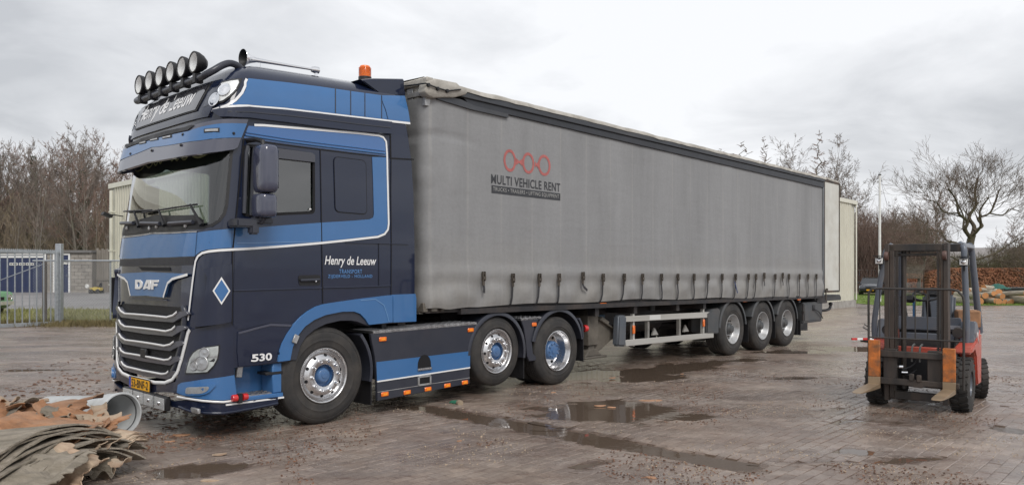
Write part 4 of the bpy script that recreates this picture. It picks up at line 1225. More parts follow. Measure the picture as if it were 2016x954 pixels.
def inside(p, poly):
    x, y = p; r = False; n = len(poly); j = n - 1
    for i in range(n):
        xi, yi = poly[i]; xj, yj = poly[j]
        if (yi > y) != (yj > y) and x < (xj - xi) * (y - yi) / (yj - yi) + xi: r = not r
        j = i
    return r
def subdiv(poly, sq, sz):
    out = []
    for i, p in enumerate(poly):
        b_ = poly[(i + 1) % len(poly)]
        n = max(1, int(math.ceil(max(abs(b_[0] - p[0]) / sq, abs(b_[1] - p[1]) / sz))))
        for k in range(n): out.append((p[0] + (b_[0] - p[0]) * k / n, p[1] + (b_[1] - p[1]) * k / n))
    return out
def drape(name, poly, mat, parent, surf=CAB, off=.004, thick=0.0, holes=(), sq=.05, sz=.07, mirror=False, bulge=0.0):
    """a panel laid on a curved surface: outline in surface coordinates, cut to a fine net, with turned-in edges"""
    if mirror:
        drape(name, [(-q, z) for q, z in poly][::-1], mat, parent, surf, off, thick, [[(-q, z) for q, z in h] for h in holes], sq, sz, False, bulge)
    K = 1.3
    loops = [subdiv(poly, sq, sz)] + [subdiv(h, sq, sz) for h in holes]
    pts, edges = [], []
    for lp in loops:
        o = len(pts); pts += lp; edges += [(o + i, o + (i + 1) % len(lp)) for i in range(len(lp))]
    q0, q1 = min(p[0] for p in poly), max(p[0] for p in poly); z0, z1 = min(p[1] for p in poly), max(p[1] for p in poly)
    B = np.array([(p[0] / sq, p[1] / sz) for p in pts])
    q = math.ceil(q0 / sq) * sq
    while q < q1:
        z = math.ceil(z0 / sz) * sz
        while z < z1:
            if inside((q, z), loops[0]) and not any(inside((q, z), h) for h in loops[1:]):
                if np.min(np.abs(B - (q / sq, z / sz)).sum(1)) > .35: pts.append((q, z))
            z += sz
        q += sq
    res = delaunay_2d_cdt([Vector((p[0] * K, p[1])) for p in pts], edges, [], 0, 1e-6)
    V2 = [(v.x / K, v.y) for v in res[0]]; tris = []
    for f in res[2]:
        c = (sum(V2[i][0] for i in f) / 3, sum(V2[i][1] for i in f) / 3)
        if inside(c, loops[0]) and not any(inside(c, h) for h in loops[1:]): tris.append(tuple(f))
    P = []; N = []
    for (a, b_) in V2:
        n_ = surf.nrm(a, b_); N.append(n_); P.append(surf.pt(a, b_) + n_ * off)
    # orientation
    tris = [t if (P[t[1]] - P[t[0]]).cross(P[t[2]] - P[t[0]]).dot(N[t[0]] + N[t[1]] + N[t[2]]) > 0 else t[::-1] for t in tris]
    if bulge:
        pass
    vs, ns, fs = list(P), list(N), list(tris)
    if thick:
        cnt = {}
        for t in tris:
            for k in range(3):
                e = (t[k], t[(k + 1) % 3]); key = (min(e), max(e)); cnt.setdefault(key, []).append(e)
        be = [v[0] for v in cnt.values() if len(v) == 1]
        sn = {}
        for a, b_ in be:
            on = (P[b_] - P[a]).cross(N[a]); on.normalize()
            for i in (a, b_): sn[i] = sn.get(i, Vector()) + on
        m_ = {}
        for i, on in sn.items():
            on = on.normalized() if on.length > 1e-6 else N[i]
            m_[i] = len(vs); vs += [P[i], P[i] - N[i] * thick]; ns += [(on + N[i] * .5).normalized(), on]
        for a, b_ in be: fs.append((m_[a], m_[a] + 1, m_[b_] + 1, m_[b_]))
    me_ = bpy.data.meshes.new(name); me_.from_pydata([tuple(v) for v in vs], [], fs)
    me_.materials.append(mat); me_.shade_smooth()
    me_.normals_split_custom_set_from_vertices([tuple(n_) for n_ in ns])
    return put(name, me_, parent)
def ribbon(name, path, w, mat, parent, surf=CAB, off=.007, mirror=False, close=False, lift=0.0, n=5):
    """a painted line or seal of constant width on a curved surface"""
    if mirror: ribbon(name, [(-q, z) for q, z in path], w, mat, parent, surf, off, False, close, lift, n)
    pp = [Vector((a, b_, 0)) for a, b_ in path]
    if close: pp = pp + [pp[0]]
    dense = []
    for i in range(len(pp) - 1):
        k_ = max(1, int((pp[i + 1] - pp[i]).length / .04))
        for k in range(k_): dense.append(pp[i].lerp(pp[i + 1], k / k_))
    dense.append(pp[-1])
    P = [surf.pt(p.x, p.y) for p in dense]; N = [surf.nrm(p.x, p.y) for p in dense]
    vs, ns, fs = [], [], []
    for i in range(len(P)):
        t = (P[min(i + 1, len(P) - 1)] - P[max(i - 1, 0)])
        if close and i in (0, len(P) - 1): t = P[1] - P[-2]
        t.normalize(); b_ = N[i].cross(t).normalized()
        vs += [P[i] + N[i] * off + b_ * w / 2, P[i] + N[i] * off - b_ * w / 2]; ns += [N[i], N[i]]
        if lift:
            vs += [P[i] + N[i] * (off - lift) + b_ * w / 2, P[i] + N[i] * (off - lift) - b_ * w / 2]; ns += [b_, -b_]
    st = 4 if lift else 2
    for i in range(len(P) - 1):
        a, c = i * st, (i + 1) * st
        fs.append((a, a + 1, c + 1, c))
        if lift: fs += [(a, c, c + 2, a + 2), (a + 1, a + 3, c + 3, c + 1)]
    me_ = bpy.data.meshes.new(name); me_.from_pydata([tuple(v) for v in vs], [], fs); me_.materials.append(mat); me_.shade_smooth()
    if not lift: me_.normals_split_custom_set_from_vertices([tuple(x) for x in ns])
    return put(name, me_, parent)
def H(pts, surf=CAB): return [surf.hit(*p) for p in pts]
def sym(pts, surf=CAB):
    """near half of a front panel measured from the centre line and back to it: returns the full outline"""
    h = H(pts, surf); h[0] = (0.0, h[0][1]); h[-1] = (0.0, h[-1][1])
    return h + [(-q, z) for q, z in h[-2:0:-1]]
def symq(h):
    return h + [(-q, z) for q, z in h[-2:0:-1]] if abs(h[0][0]) < 1e-6 and abs(h[-1][0]) < 1e-6 else h + [(-q, z) for q, z in h[::-1]]

# --- window openings
CX = 295.0
ws_near = [(CX, 305), (360, 302), (452, 291), (456, 298), (451, 350), (446, 405), (442, 420), (433, 433), (418, 443), (400, 448), (350, 451), (CX, 454)]
ws_full = sym(ws_near)
dw = rounded(H([(480, 287), (500, 287.5), (560, 295.5), (617, 304), (617.5, 418), (560, 420.5), (479, 424)]), .035, 3, skip=(1, 2, 5))
dw_far = [(-q, z) for q, z in dw]
arch_in = [(-.455, .72), (-.44, .76), (-.40, .90), (-.29, 1.07), (-.15, 1.155), (-.02, 1.19), (.16, 1.215), (.33, 1.20), (.45, 1.13), (.57, 1.064)]
near_edge = [(0, .70), (-.6, .70), (-.98, .715)] + [(CAB.qx(x, z), z) for x, z in arch_in] + [(CAB.qx(x, z), z) for x, z in ((1.285, 1.065), (1.285, 1.6), (1.28, 2.2), (1.275, 2.63), (1.25, 3.04), (1.20, 3.40), (1.13, 3.74), (.9, 3.80), (.8, 3.86))] + [(-.5, 3.918), (0, 3.918)]
drape('cab_shell', symq(near_edge), M['navy'], T, off=0, thick=.03, holes=[ws_full, dw, dw_far], sq=.06, sz=.07)
# roof cap and back wall
ring = [CAB.pt(-1.9 + 3.8 * k / 40, 3.914) for k in range(41)]
mb = MB(); c0 = Vector((.3, 0, 4.02)); mb.add([c0] + ring, [(0, k + 1, k + 2) for k in range(40)]); mb.build('roof_panel', M['navy'], T, smooth=60)
MB().span((.93, -1.05, .95), (1.0, 1.05, 3.6)).build('back_wall', M['navy_d'], T, smooth=0)
mb = MB(); mb.xz([(-1.0, 1.08), (-.5, 1.25), (.95, 1.25), (.95, 1.34), (-1.1, 1.34)], -1.15, 1.15); mb.build('cab_floor', M['steel'], T, smooth=0)

# --- inside the cab
I = M['interior']
mb = MB(); mb.span((-1.02, -1.12, 1.9), (-.72, 1.12, 2.16)); mb.span((-1.25, -.9, 1.86), (-.95, .9, 2.04)); mb.build('dashboard', I, T, bev=.05, seg=2)
MB().span((.3, -1.18, 1.35), (.36, 1.18, 3.1)).build('bunk_curtain', M['interior2'], T, smooth=0)
for y in (-.62, .62):
    mb = MB(); mb.span((-.45, y - .27, 1.75), (.1, y + .27, 1.92)); mb.build('seat', M['interior2'], T, bev=.05, seg=2)
    mb = MB(); mb.xz([(.0, 1.88), (.14, 1.88), (.26, 2.62), (.14, 2.64)], y - .26, y + .26); mb.span((.14, y - .14, 2.62), (.27, y + .14, 2.86)); mb.build('seat_backrest', M['interior2'], T, bev=.05, seg=2)
mb = MB(); cst = Vector((-.62, -.62, 2.14)); axs = Vector((-.42, 0, .9)).normalized(); e1 = Vector((0, 1, 0)); e2 = axs.cross(e1)
mb.tube([cst + (e1 * math.cos(t) + e2 * math.sin(t)) * .23 for t in [k * math.pi / 12 for k in range(24)]], .017, 8, closed=True)
for t in (0.3, 2.84, 4.71): mb.bar(cst, cst + (e1 * math.cos(t) + e2 * math.sin(t)) * .22, .03, .02)
mb.tube([cst, cst - axs * .3], .04, 8); mb.build('steering_wheel', M['black'], T)
# dark valance with scalloped trim behind the top of the windscreen
val = sym([(CX, 300), (360, 297), (454, 288), (450, 303), (434, 312), (405, 322), (370, 330), (330, 335), (CX, 338)])
drape('valance', val, pm('valance_cloth', (.010, .010, .011), .95), T, off=-.03)
sc_ = []
q0_, z0_ = CAB.hit(CX, 316); q1_, z1_ = CAB.hit(440, 296)
for k in range(73):
    q = -.80 + 1.60 * k / 72; t = abs(q) / .80
    zz = z0_ * (1 - t) + z1_ * t + .015
    sc_.append((q, zz - .055 * abs(math.sin(k / 72 * math.pi * 10))))
ribbon('valance_trim', [p for p in sc_ if abs(p[0]) > .10 and p[0] < 0], .022, M['trim'], T, off=-.018)
ribbon('valance_trim', [p for p in sc_ if abs(p[0]) > .10 and p[0] > 0], .022, M['trim'], T, off=-.018)
drape('windscreen', ws_full, M['glass'], T, off=-.012, sq=.06)
ribbon('windscreen_seal', ws_full, .030, M['black'], T, off=.003, close=True)
drape('side_window', dw, M['dglass'], T, off=-.014)
drape('side_window', dw_far[::-1], M['dglass'], T, off=-.014)

# --- black cowl under the windscreen, wipers
cowl = sym([(CX, 424), (340, 424), (384, 423), (401, 433), (400, 447), (350, 452), (CX, 455)])
drape('wiper_cowl', cowl, M['black'], T, off=.006, thick=.01)
cowl_ribs = MB()
for (u0, v0, u1, v1) in ((243, 440, 268, 440), (283, 440, 320, 441), (338, 441, 385, 438)):
    pa = [CAB.pt(*CAB.hit(u0 + (u1 - u0) * k / 5, v0 + (v1 - v0) * k / 5), .03) for k in range(6)]; cowl_ribs.tube(pa, .022, 6)
cowl_ribs.build('cowl_vent', M['navy_d'], T)
for (b0, b1, bl0, bl1) in (((279, 447), (271.5, 416), (240.5, 417), (303, 414)), ((329, 445), (320.6, 414), (284, 419.5), (352, 409)), ((401, 444), (382, 404), (330, 412), (392, 403))):
    p0, p1 = CAB.pt(*CAB.hit(*b0), .03), CAB.pt(*CAB.hit(*b1), .045)
    w_ = MB(); w_.tube([p0, p0.lerp(p1, .3), p1], [.024, .016, .010], 6); wo_ = w_.build('wiper_arm', M['black'], T)
    pa = [CAB.pt(*CAB.hit(bl0[0] + (bl1[0] - bl0[0]) * k / 6, bl0[1] + (bl1[1] - bl0[1]) * k / 6), .022) for k in range(7)]
    MB().tube(pa, .010, 5).build('wiper_blade', M['black'], wo_)
for (u, v) in ((252, 449), (296, 449), (310, 446), (367, 444)):
    MB().lathe([(0, .02), (.022, .012), (.026, 0)], CAB.pt(*CAB.hit(u, v), .008), CAB.nrm(*CAB.hit(u, v)), 8).build('washer_cap', M['silver'], T)

# --- sun visor
vis = sym([(CX, 318), (345, 310), (396, 303), (430, 298.5), (461, 294), (468, 290), (478, 263), (489, 235.5), (465, 234), (439, 234.5), (410, 239), (383, 246), (371, 255), (330, 264), (CX, 274)], VIS)
drape('sun_visor', vis, pm('visor_navy', (.062, .066, .098), .30, coat=.9), T, VIS, off=.0, thick=.03)
vblue = sym([(CX, 291), (345, 284), (396, 276.5), (434, 272), (475, 271), (486, 243.5), (439, 243), (410, 247), (383, 254), (371, 258.5), (330, 267), (CX, 276)], VIS)
drape('visor_band', vblue, M['blue'], T, VIS, off=.004)
for (u0, v0, u1, v1) in ((275, 277, 289, 285), (296, 271, 313, 278.5), (320.6, 265.5, 339.4, 274), (402.3, 252, 432.5, 261.5)):
    s_ = 4 if u0 < 400 else 2.5
    a = H([(u0, v0 + s_), (u1, v0), (u1, v1 - s_ + 1), (u0, v1)], VIS)
    o = drape('marker_light', a, M['black'], T, VIS, off=.008, thick=.006)
    c = (sum(p[0] for p in a) / 4, sum(p[1] for p in a) / 4)
    drape('lens', [(c[0] + (p[0] - c[0]) * .82, c[1] + (p[1] - c[1]) * .62) for p in a], M['silver'], o, VIS, off=.012)
for (u, v) in ((261.5, 284), (360.8, 265.2), (460, 262.7), (257.7, 303), (299.7, 296.6), (357, 285.8)):
    qz = VIS.hit(u, v); MB().lathe([(0, .012), (.012, .010), (.016, 0)], VIS.pt(*qz, .004), VIS.nrm(*qz), 10).build('visor_screw', M['black'], T)

# --- roof front: sign, corner lamps, livery
SGN_M = pm('sign_face', (.06, .062, .075), .10, coat=1.0)
def sgn_poly(hb, ht_, zb, zt):
    A_ = [(0.0, zb)] + [(CAB.qy(-hb * k / 6, zb), zb) for k in range(1, 7)]
    B_ = [(CAB.qy(-ht_ * k / 6, zt), zt) for k in range(6, 0, -1)] + [(0.0, zt)]
    return symq(A_ + B_)
drape('sign_surround', sgn_poly(.98, 1.0, 3.235, 3.62), M['navy'], T, off=.02, thick=.03)
sgno = drape('roof_sign', sgn_poly(.78, .87, 3.315, 3.585), M['black'], T, off=.030, thick=.012)
drape('sign_face', sgn_poly(.755, .845, 3.328, 3.573), SGN_M, sgno, off=.034)
def on_front(y0, z0, off, surf=CAB):
    def f(a, b_):
        y, z = y0 - a, z0 + b_
        q = surf.qy(y, z); return surf.pt(q, z, off)
    return f
lettering('lettering', 'Henry de Leeuw', M['white'], sgno, on_front(.73, 3.345, .037), shear=.28, bold=.012, width=1.40, height=.225)
# black step under the sign
step_b = sym([(CX, 276), (330, 266), (371, 257), (383, 247), (376, 247), (366, 251), (330, 258), (CX, 268)], VIS)
drape('sign_sill', step_b, M['black'], T, VIS, off=.012, thick=.03)

band = H([(489, 154.5), (483, 178), (468, 198), (452, 207.5), (487, 206), (560, 212), (628, 220.2), (715, 230), (807, 241), (803, 215), (797, 189), (775, 188.5), (751, 188), (700, 181), (628, 170.5), (560, 162)])
drape('roof_band', band, M['blue'], T, off=.003, mirror=True)
for (u0, v0, v1) in ((660, 174, 223), (690, 178.5, 227), (718, 183, 230), (751, 188.5, 234)):
    ribbon('band_bar', H([(u0, v0 + (v1 - v0) * t_ / 8) for t_ in range(9)]), .013, M['navy_d'], T, off=.0055)
wl1 = H([(485.5, 156), (482, 170), (476, 183), (463, 198), (447, 208), (420, 217), (397, 222.5)])
ribbon('white_line', wl1, .026, M['white'], T, off=.007, mirror=True)
wl2 = H([(424, 217), (450, 211), (470, 209), (487, 209), (560, 215), (628, 222.8), (715, 232.8), (807, 243.5)])
ribbon('white_line', wl2, .026, M['white'], T, off=.0075, mirror=True)
lamp = H([(404, 213), (409, 201), (420, 180), (430, 168), (440, 163.5), (470, 158), (471, 163), (464, 177), (452, 190), (440, 199)])
cl = lambda k: [(sum(p[0] for p in lamp) / len(lamp) * (1 - k) + p[0] * k, sum(p[1] for p in lamp) / len(lamp) * (1 - k) + p[1] * k) for p in lamp]
for mir in (1, -1):
    fl_ = lambda P_: [(mir * q, z) for q, z in P_]
    o = drape('roof_lamp', fl_(cl(1.16)), M['black'], T, off=.010, thick=.02)
    drape('reflector', fl_(cl(.96)), M['reflector'], o, off=.012)
    for (u, v, rr) in ((424, 197, .075), (443, 178, .07)):
        q, z = CAB.hit(u, v); q *= mir
        MB().lathe([(rr, .004), (rr * .8, -.0), (rr * .3, .006), (0, .012)], CAB.pt(q, z, .016), CAB.nrm(q, z), 20).build('bulb_bowl', M['chrome'], o)
    drape('lens', fl_(cl(1.0)), M['lampglass'], o, off=.028, thick=.016)
# overhanging roof skirt below the white line
skirt = H([(420, 219), (450, 214.5), (487, 212), (560, 218), (628, 225.5), (715, 235.5), (768, 241.5), (768, 265), (700, 259), (628, 250.5), (560, 241.5), (490, 233), (462, 232), (436, 232)])
drape('roof_skirt', skirt, M['navy'], T, off=.040, thick=.06, mirror=True)
ribbon('skirt_ridge', H([(450, 222), (490, 222.5), (560, 229), (628, 237), (700, 246), (765, 253)]), .012, M['navy_d'], T, off=.046)

# --- side band of blue, white line, seams
inset = H([(489, 248), (520, 248.5), (600, 255), (700, 263.5), (745, 269), (753, 272), (758.5, 281), (759.5, 307.5), (700, 300.5), (630, 292), (560, 283), (480, 271.5)])
drape('upper_band', inset, pm('blue_shadow_band', (0.040, 0.130, 0.34), .25, coat=1.0), T, off=.004, thick=.004)
ribbon('drip_rail', H([(482, 266.5), (560, 278.5), (630, 287.5), (700, 296), (757, 303)]), .016, M['blue'], T, off=.020, lift=.02)
ribbon('drip_rail', H([(484, 261), (560, 273), (630, 282), (700, 290.5), (757, 297.5)]), .010, M['blue'], T, off=.014, lift=.012)
lower = H([(732, 309), (760, 309.5), (763, 440), (761, 451), (755, 459), (742, 463.5), (690, 469.5), (633, 475.5), (560, 482), (457, 488.5), (456.5, 449), (560, 443.2), (633, 438), (690, 434.5), (727, 431.5), (734, 428), (735.5, 421), (734, 360)])
drape('lower_band', lower, M['blue'], T, off=.0052)
wl3 = H([(500, 246.5), (520, 247), (600, 253.5), (700, 262), (745, 267), (754, 270.5), (759.5, 279), (761, 300), (762, 340), (764.5, 440), (763, 451.5), (756.5, 460.5), (743, 466), (690, 472), (633, 478), (560, 484.2), (500, 488.6), (456, 491), (430, 492.6), (411, 494.8), (399, 498), (391, 504), (386, 514), (383.5, 530), (380, 556), (376, 590), (371.5, 630)])
ribbon('white_line', wl3, .024, M['white'], T, off=.0085, mirror=True)
fb = sym([(CX, 461), (345, 460), (389, 457.5), (456, 450), (456, 487.5), (430, 489), (408, 491.2), (396, 494.5), (388, 500.5), (384, 504), (340, 506), (CX, 507)])
drape('front_band', fb, M['blue'], T, off=.0048)
ribbon('band_edge', H([(CX, 459.6), (345, 458.4), (389, 456)]), .010, M['silver'], T, off=.010, mirror=True)
gl = M['seam']
for pth, w_ in (([(479, 274), (470, 370), (460, 470), (457.5, 500), (457, 571), (456.5, 640)], .014), ([(630, 295), (633, 478), (635, 598)], .012),
                ([(479, 274), (560, 285.5), (630, 294.5), (700, 303), (757, 309)], .010), ([(768.5, 268), (769, 380), (769.5, 580), (770, 633)], .012),
                ([(745, 478), (745.3, 563)], .008), ([(389, 456), (385, 503)], .006), ([(768, 265), (767.5, 311)], .010), ([(768, 311.5), (814.5, 314)], .016),
                ([(634, 600), (636, 618)], .01)):
    ribbon('panel_gap', H(pth), w_, gl, T, off=.0062)
door = H([(481.5, 277), (560, 288), (628, 297.5), (631, 478), (632.5, 566), (633.2, 597), (604, 611), (577, 634), (531, 634.5), (472, 648), (460, 642), (460, 571), (462.5, 480)])
drape('cab_door', door, M['navy'], T, off=.0035, holes=[dw])
for pth in ([(459, 571.5), (545, 569), (633, 566.5)], [(635.5, 566), (700, 564.5), (768, 562)]):
    ribbon('body_crease', H(pth), .014, M['navy'], T, off=.012, lift=.01)
ribbon('body_crease', H([(466, 478), (540, 476.8), (631, 475)]), .009, pm('blue_crease_highlight', (.10, .23, .46), .3, coat=.8), T, off=.010)  # flat line in lighter blue: highlight on the crease put into the colour
ribbon('body_crease', H([(680, 477.5), (745, 479), (803, 480.5)]), .009, M['navy'], T, off=.012, lift=.01)
# window surround and trim
ribbon('window_seal', dw, .030, M['seam'], T, off=.006, close=True)
MB().tube([CAB.pt(*CAB.hit(u, v), .01) for (u, v) in ((499, 290), (496, 350), (493, 424))], .018, 6).build('window_divider', M['navy_d'], T)
MB().tube([CAB.pt(*CAB.hit(u, v), .02) for (u, v) in ((486, 288), (483, 300), (481, 350), (478.5, 420))], .020, 6).build('pillar_trim', M['navy_d'], T)
wd = H([(512, 288.5), (560, 294.5), (612, 301.5), (617.5, 306), (617.5, 320), (560, 313.5), (512, 308)])
drape('wind_deflector', wd, pm('smoked_deflector', (.035, .036, .05), .25, coat=.8), T, off=.030, thick=.03)
sw = rounded(H([(657, 309), (719, 317), (721, 421), (660, 416)]), .06, 5)
drape('sleeper_panel', sw, M['navy'], T, off=.010, thick=.006)
ribbon('sleeper_seal', sw, .016, M['seam'], T, off=.0075, close=True)
ct_ = H([(610.5, 409), (613.5, 412.5), (607.5, 412.5)]); drape('window_sticker', ct_, M['white'], T, off=.002)
# door handle
hd = rounded(H([(586, 541.5), (630, 540.5), (630, 560.5), (588, 561.5)]), .03, 3)
ho = drape('door_handle', hd, M['black'], T, off=.010, thick=.008)
ribbon('handle_bar', H([(589, 551.5), (627, 550)]), .028, M['navy_d'], ho, off=.030, lift=.014)
qz = CAB.hit(619, 553.5); MB().lathe([(0, .008), (.009, .006), (.011, 0)], CAB.pt(*qz, .030), CAB.nrm(*qz), 10).build('lock', M['chrome'], ho)
# side lettering
def on_flat(u, v, off):
    q, z = CAB.hit(u, v); P0 = CAB.pt(q, z)
    def f(a, b_):
        zz = z + b_; return CAB.pt(q - a, zz, off)
    return f
def span_x(u0, u1, v): return abs(CAB.pt(*CAB.hit(u1, v)).x - CAB.pt(*CAB.hit(u0, v)).x)
lettering('lettering', 'Henry de Leeuw', M['white'], T, on_flat(638.5, 526, .008), shear=.22, bold=.014, width=span_x(638.5, 740, 515), height=.128)
BT_M = pm('blue_lettering', (.10, .27, .58), .35, coat=.5)
lettering('lettering', 'TRANSPORT', BT_M, T, on_flat(667, 538, .008), spacing=1.15, width=span_x(667, 712, 535), height=.047)
lettering('lettering', 'ZIJDERVELD - HOLLAND', BT_M, T, on_flat(645, 548.5, .008), spacing=1.15, width=span_x(645, 732, 545), height=.047)

# --- front: dark mesh strip, emblem, grille
drape('vent_strip', sym([(CX, 508), (340, 507.5), (384, 505), (380, 521), (340, 522.5), (CX, 523)]), pm('hood_mesh', (.022, .023, .030), .55, var=.3, scale=60, stretch=(1, 1, .02)), T, off=.003)
drape('camera_slot', H([(273, 525), (336, 526), (337, 533.5), (280, 532)]), M['seam'], T, off=.004)
em = sym([(CX, 535), (340, 537), (375, 539), (362, 543), (343, 549), (334, 560), (327.5, 585), (CX, 581.5)])
emo = drape('emblem_panel', em, M['blue'], T, off=.030, thick=.035)
ribbon('emblem_edge', H([(375, 540), (362, 544), (345, 549), (336, 557), (332, 570), (327.5, 585)]), .026, M['white'], emo, off=.034, mirror=True)
# block letters on the emblem
def blk(polys, x0, w, h, z0):
    for outer, hole in polys:
        pass
LET = {'D': ([(0, 0), (.62, 0), (.9, .22), (.9, .78), (.62, 1), (0, 1)], [(.27, .25), (.52, .25), (.63, .36), (.63, .64), (.52, .75), (.27, .75)]),
       'A': ([(-.02, 0), (.25, 0), (.55, .68), (.62, .68), (.62, .30), (.42, .30), (.33, .1), (.62, .1), (.62, 0), (.92, 0), (.92, 1), (.42, 1)], None),
       'F': ([(0, 0), (.27, 0), (.27, .36), (.70, .36), (.70, .60), (.27, .60), (.27, .76), (.86, .76), (.86, 1), (0, 1)], None)}
_lq = CAB.hit(273, 569); LZ0 = _lq[1] + .004; LY0 = CAB.pt(*_lq).y; LH = CAB.hit(273, 551)[1] - CAB.hit(273, 569)[1]; LWD = (LY0 - CAB.pt(*CAB.hit(319.5, 570)).y); x_ = 0.0
for ch in 'DAF':
    outer, hole = LET[ch]; sx_, sz_ = LWD / 2.98, LH
    y0 = LY0 - x_
    f = on_front(0, 0, 0)
    def mapp(p): return (CAB.qy(y0 - p[0] * sx_, LZ0 + p[1] * sz_) if abs(y0 - p[0] * sx_) > 1e-4 else 0.0, LZ0 + p[1] * sz_)
    drape('letter', [mapp(p) for p in outer], M['white'], emo, off=.040, thick=.008, holes=[[mapp(p) for p in hole]] if hole else [])
    x_ += LWD / 2.98 * (1.04 if ch == 'D' else 1.03)
drape('hood_lip', sym([(CX, 586), (326, 588), (331, 592), (CX, 591)]), M['navy_d'], T, off=.03, thick=.03)

LOUV_M = pm('louvre_paint', (.058, .061, .080), .30, coat=.7, spec=.4)
GR_M = pm('grille_mesh', (.010, .010, .011), .7, bump=.01, bscale=120)
drape('grille_back', sym([(CX, 600), (355, 604), (366, 612), (362, 660), (352, 705), (344, 735), (320, 744), (CX, 742)]), GR_M, T, off=.002)
slots = [  # lip end up right, lip low right, centre low v, opening centre top v, right top
    ((357.5, 613), (343, 624), 619.6, 606.0, (361, 608)),
    ((354, 641), (341, 651.5), 646.0, 633.5, (355, 635.5)),
    ((351.5, 671), (337, 680), 673.5, 661.5, (352, 667.5)),
    ((347, 701), (337, 708), 700.5, 688.5, (348, 697)),
    ((341, 729), (331, 735), 729.0, 717.0, (342, 725)),
]
for (e1_, e2_, vc, vt, rt_) in slots:
    zc = CAB.hit(CX, vc)[1]; h1, h2 = CAB.hit(*e1_), CAB.hit(*e2_)
    zt = CAB.hit(CX, vt)[1]; hr = CAB.hit(*rt_)
    half = [(0.0, zc + .010), (h2[0], h2[1] + .012), h1, hr, (0.0, zt)]
    lo_ = [(0.0, zc - .058), (h2[0] - .03, h2[1] - .048), (h1[0] - .07, h1[1] - .02), (h1[0] - .05, h1[1] + .012), h1, (h2[0], h2[1] + .01), (0.0, zc + .01)]
    o = drape('grille_louvre', symq(lo_), LOUV_M, T, off=.040, thick=.05)
    pth = [(0.0, zc), (h2[0] * .6, zc + (h2[1] - zc) * .55), (h2[0] * .93, h2[1] - .002), ((h2[0] + h1[0]) / 2, (h2[1] + h1[1]) / 2 - .008), h1]
    full = [(-q, z) for q, z in pth[:0:-1]] + pth
    ribbon('louvre_line', full, .019, M['white'], o, off=.052, lift=.01)
ribbon('grille_frame', H([(362, 604), (367, 612), (364, 655), (357, 690), (349, 720), (340, 738)]), .05, M['navy_d'], T, off=.035, lift=.03, mirror=True)
MB().box(CAB.pt(CAB.qy(.0, .80), .80, .035), (.04, .14, .10)).build('radar_sensor', M['black'], T, bev=.01)

# --- bumper with the white U line
bpoly = sym([(CX, 755), (318, 757), (345, 751), (356, 725), (366, 690), (376, 650), (388, 646), (430, 638), (455, 634), (459, 650), (461, 735), (464, 790), (440, 790), (400, 787), (360, 778), (340, 772), (CX, 778)], BUM)
drape('bumper', bpoly, M['navy'], T, BUM, off=0, thick=.05)
ul = H([(CX, 749.5), (306, 752.5), (326, 753), (340, 747), (350, 733), (358, 708), (365, 680), (371, 655), (375, 648)], BUM); ul[0] = (0.0, ul[0][1])
ribbon('white_line', [(-q, z) for q, z in ul[:0:-1]] + ul, .036, M['white'], T, BUM, off=.012, lift=.01)
bb = H([(349, 772), (351, 757), (358, 752.5), (400, 746), (461, 737.5), (466, 783), (440, 787), (400, 784.5), (365, 779)], BUM)
drape('bumper_band', bb, M['blue'], T, BUM, off=.006, thick=.004, mirror=True)
fr_ = rounded(H([(360, 777), (364, 757.5), (424, 754), (425, 758), (412, 772), (400, 776.5)], BUM), .03, 3)
fo = drape('fog_recess', fr_, M['blue'], T, BUM, off=.022, thick=.02, mirror=True)
fg = rounded(H([(368, 774.5), (370, 761), (414, 759), (410, 768), (400, 773.5)], BUM), .02, 3)
for mir in (1, -1):
    o = drape('fog_lamp', [(mir * q, z) for q, z in fg], M['silver'], T, BUM, off=.024, thick=.01)
    drape('lens', [(mir * q, z) for q, z in fg], M['lampglass'], o, BUM, off=.032)
ribbon('white_line', H([(350, 780), (375, 784.5), (400, 788), (440, 790.5), (467, 787)], BUM), .020, M['white'], T, BUM, off=.012, lift=.01, mirror=True)
chin = sym([(CX, 780), (335, 790), (365, 787), (400, 791), (440, 793), (470, 790), (548, 781), (547, 797), (500, 806), (440, 816), (400, 815.5), (372, 812), (352, 803), (CX, 790)], BUM)
drape('bumper_lip', chin, M['navy'], T, BUM, off=-.005, thick=.06)
ribbon('lip_edge', H([(352, 800), (375, 809), (400, 812), (440, 812.5), (500, 802.5), (547, 793)], BUM), .022, M['navy'], T, BUM, off=.010, lift=.02, mirror=True)
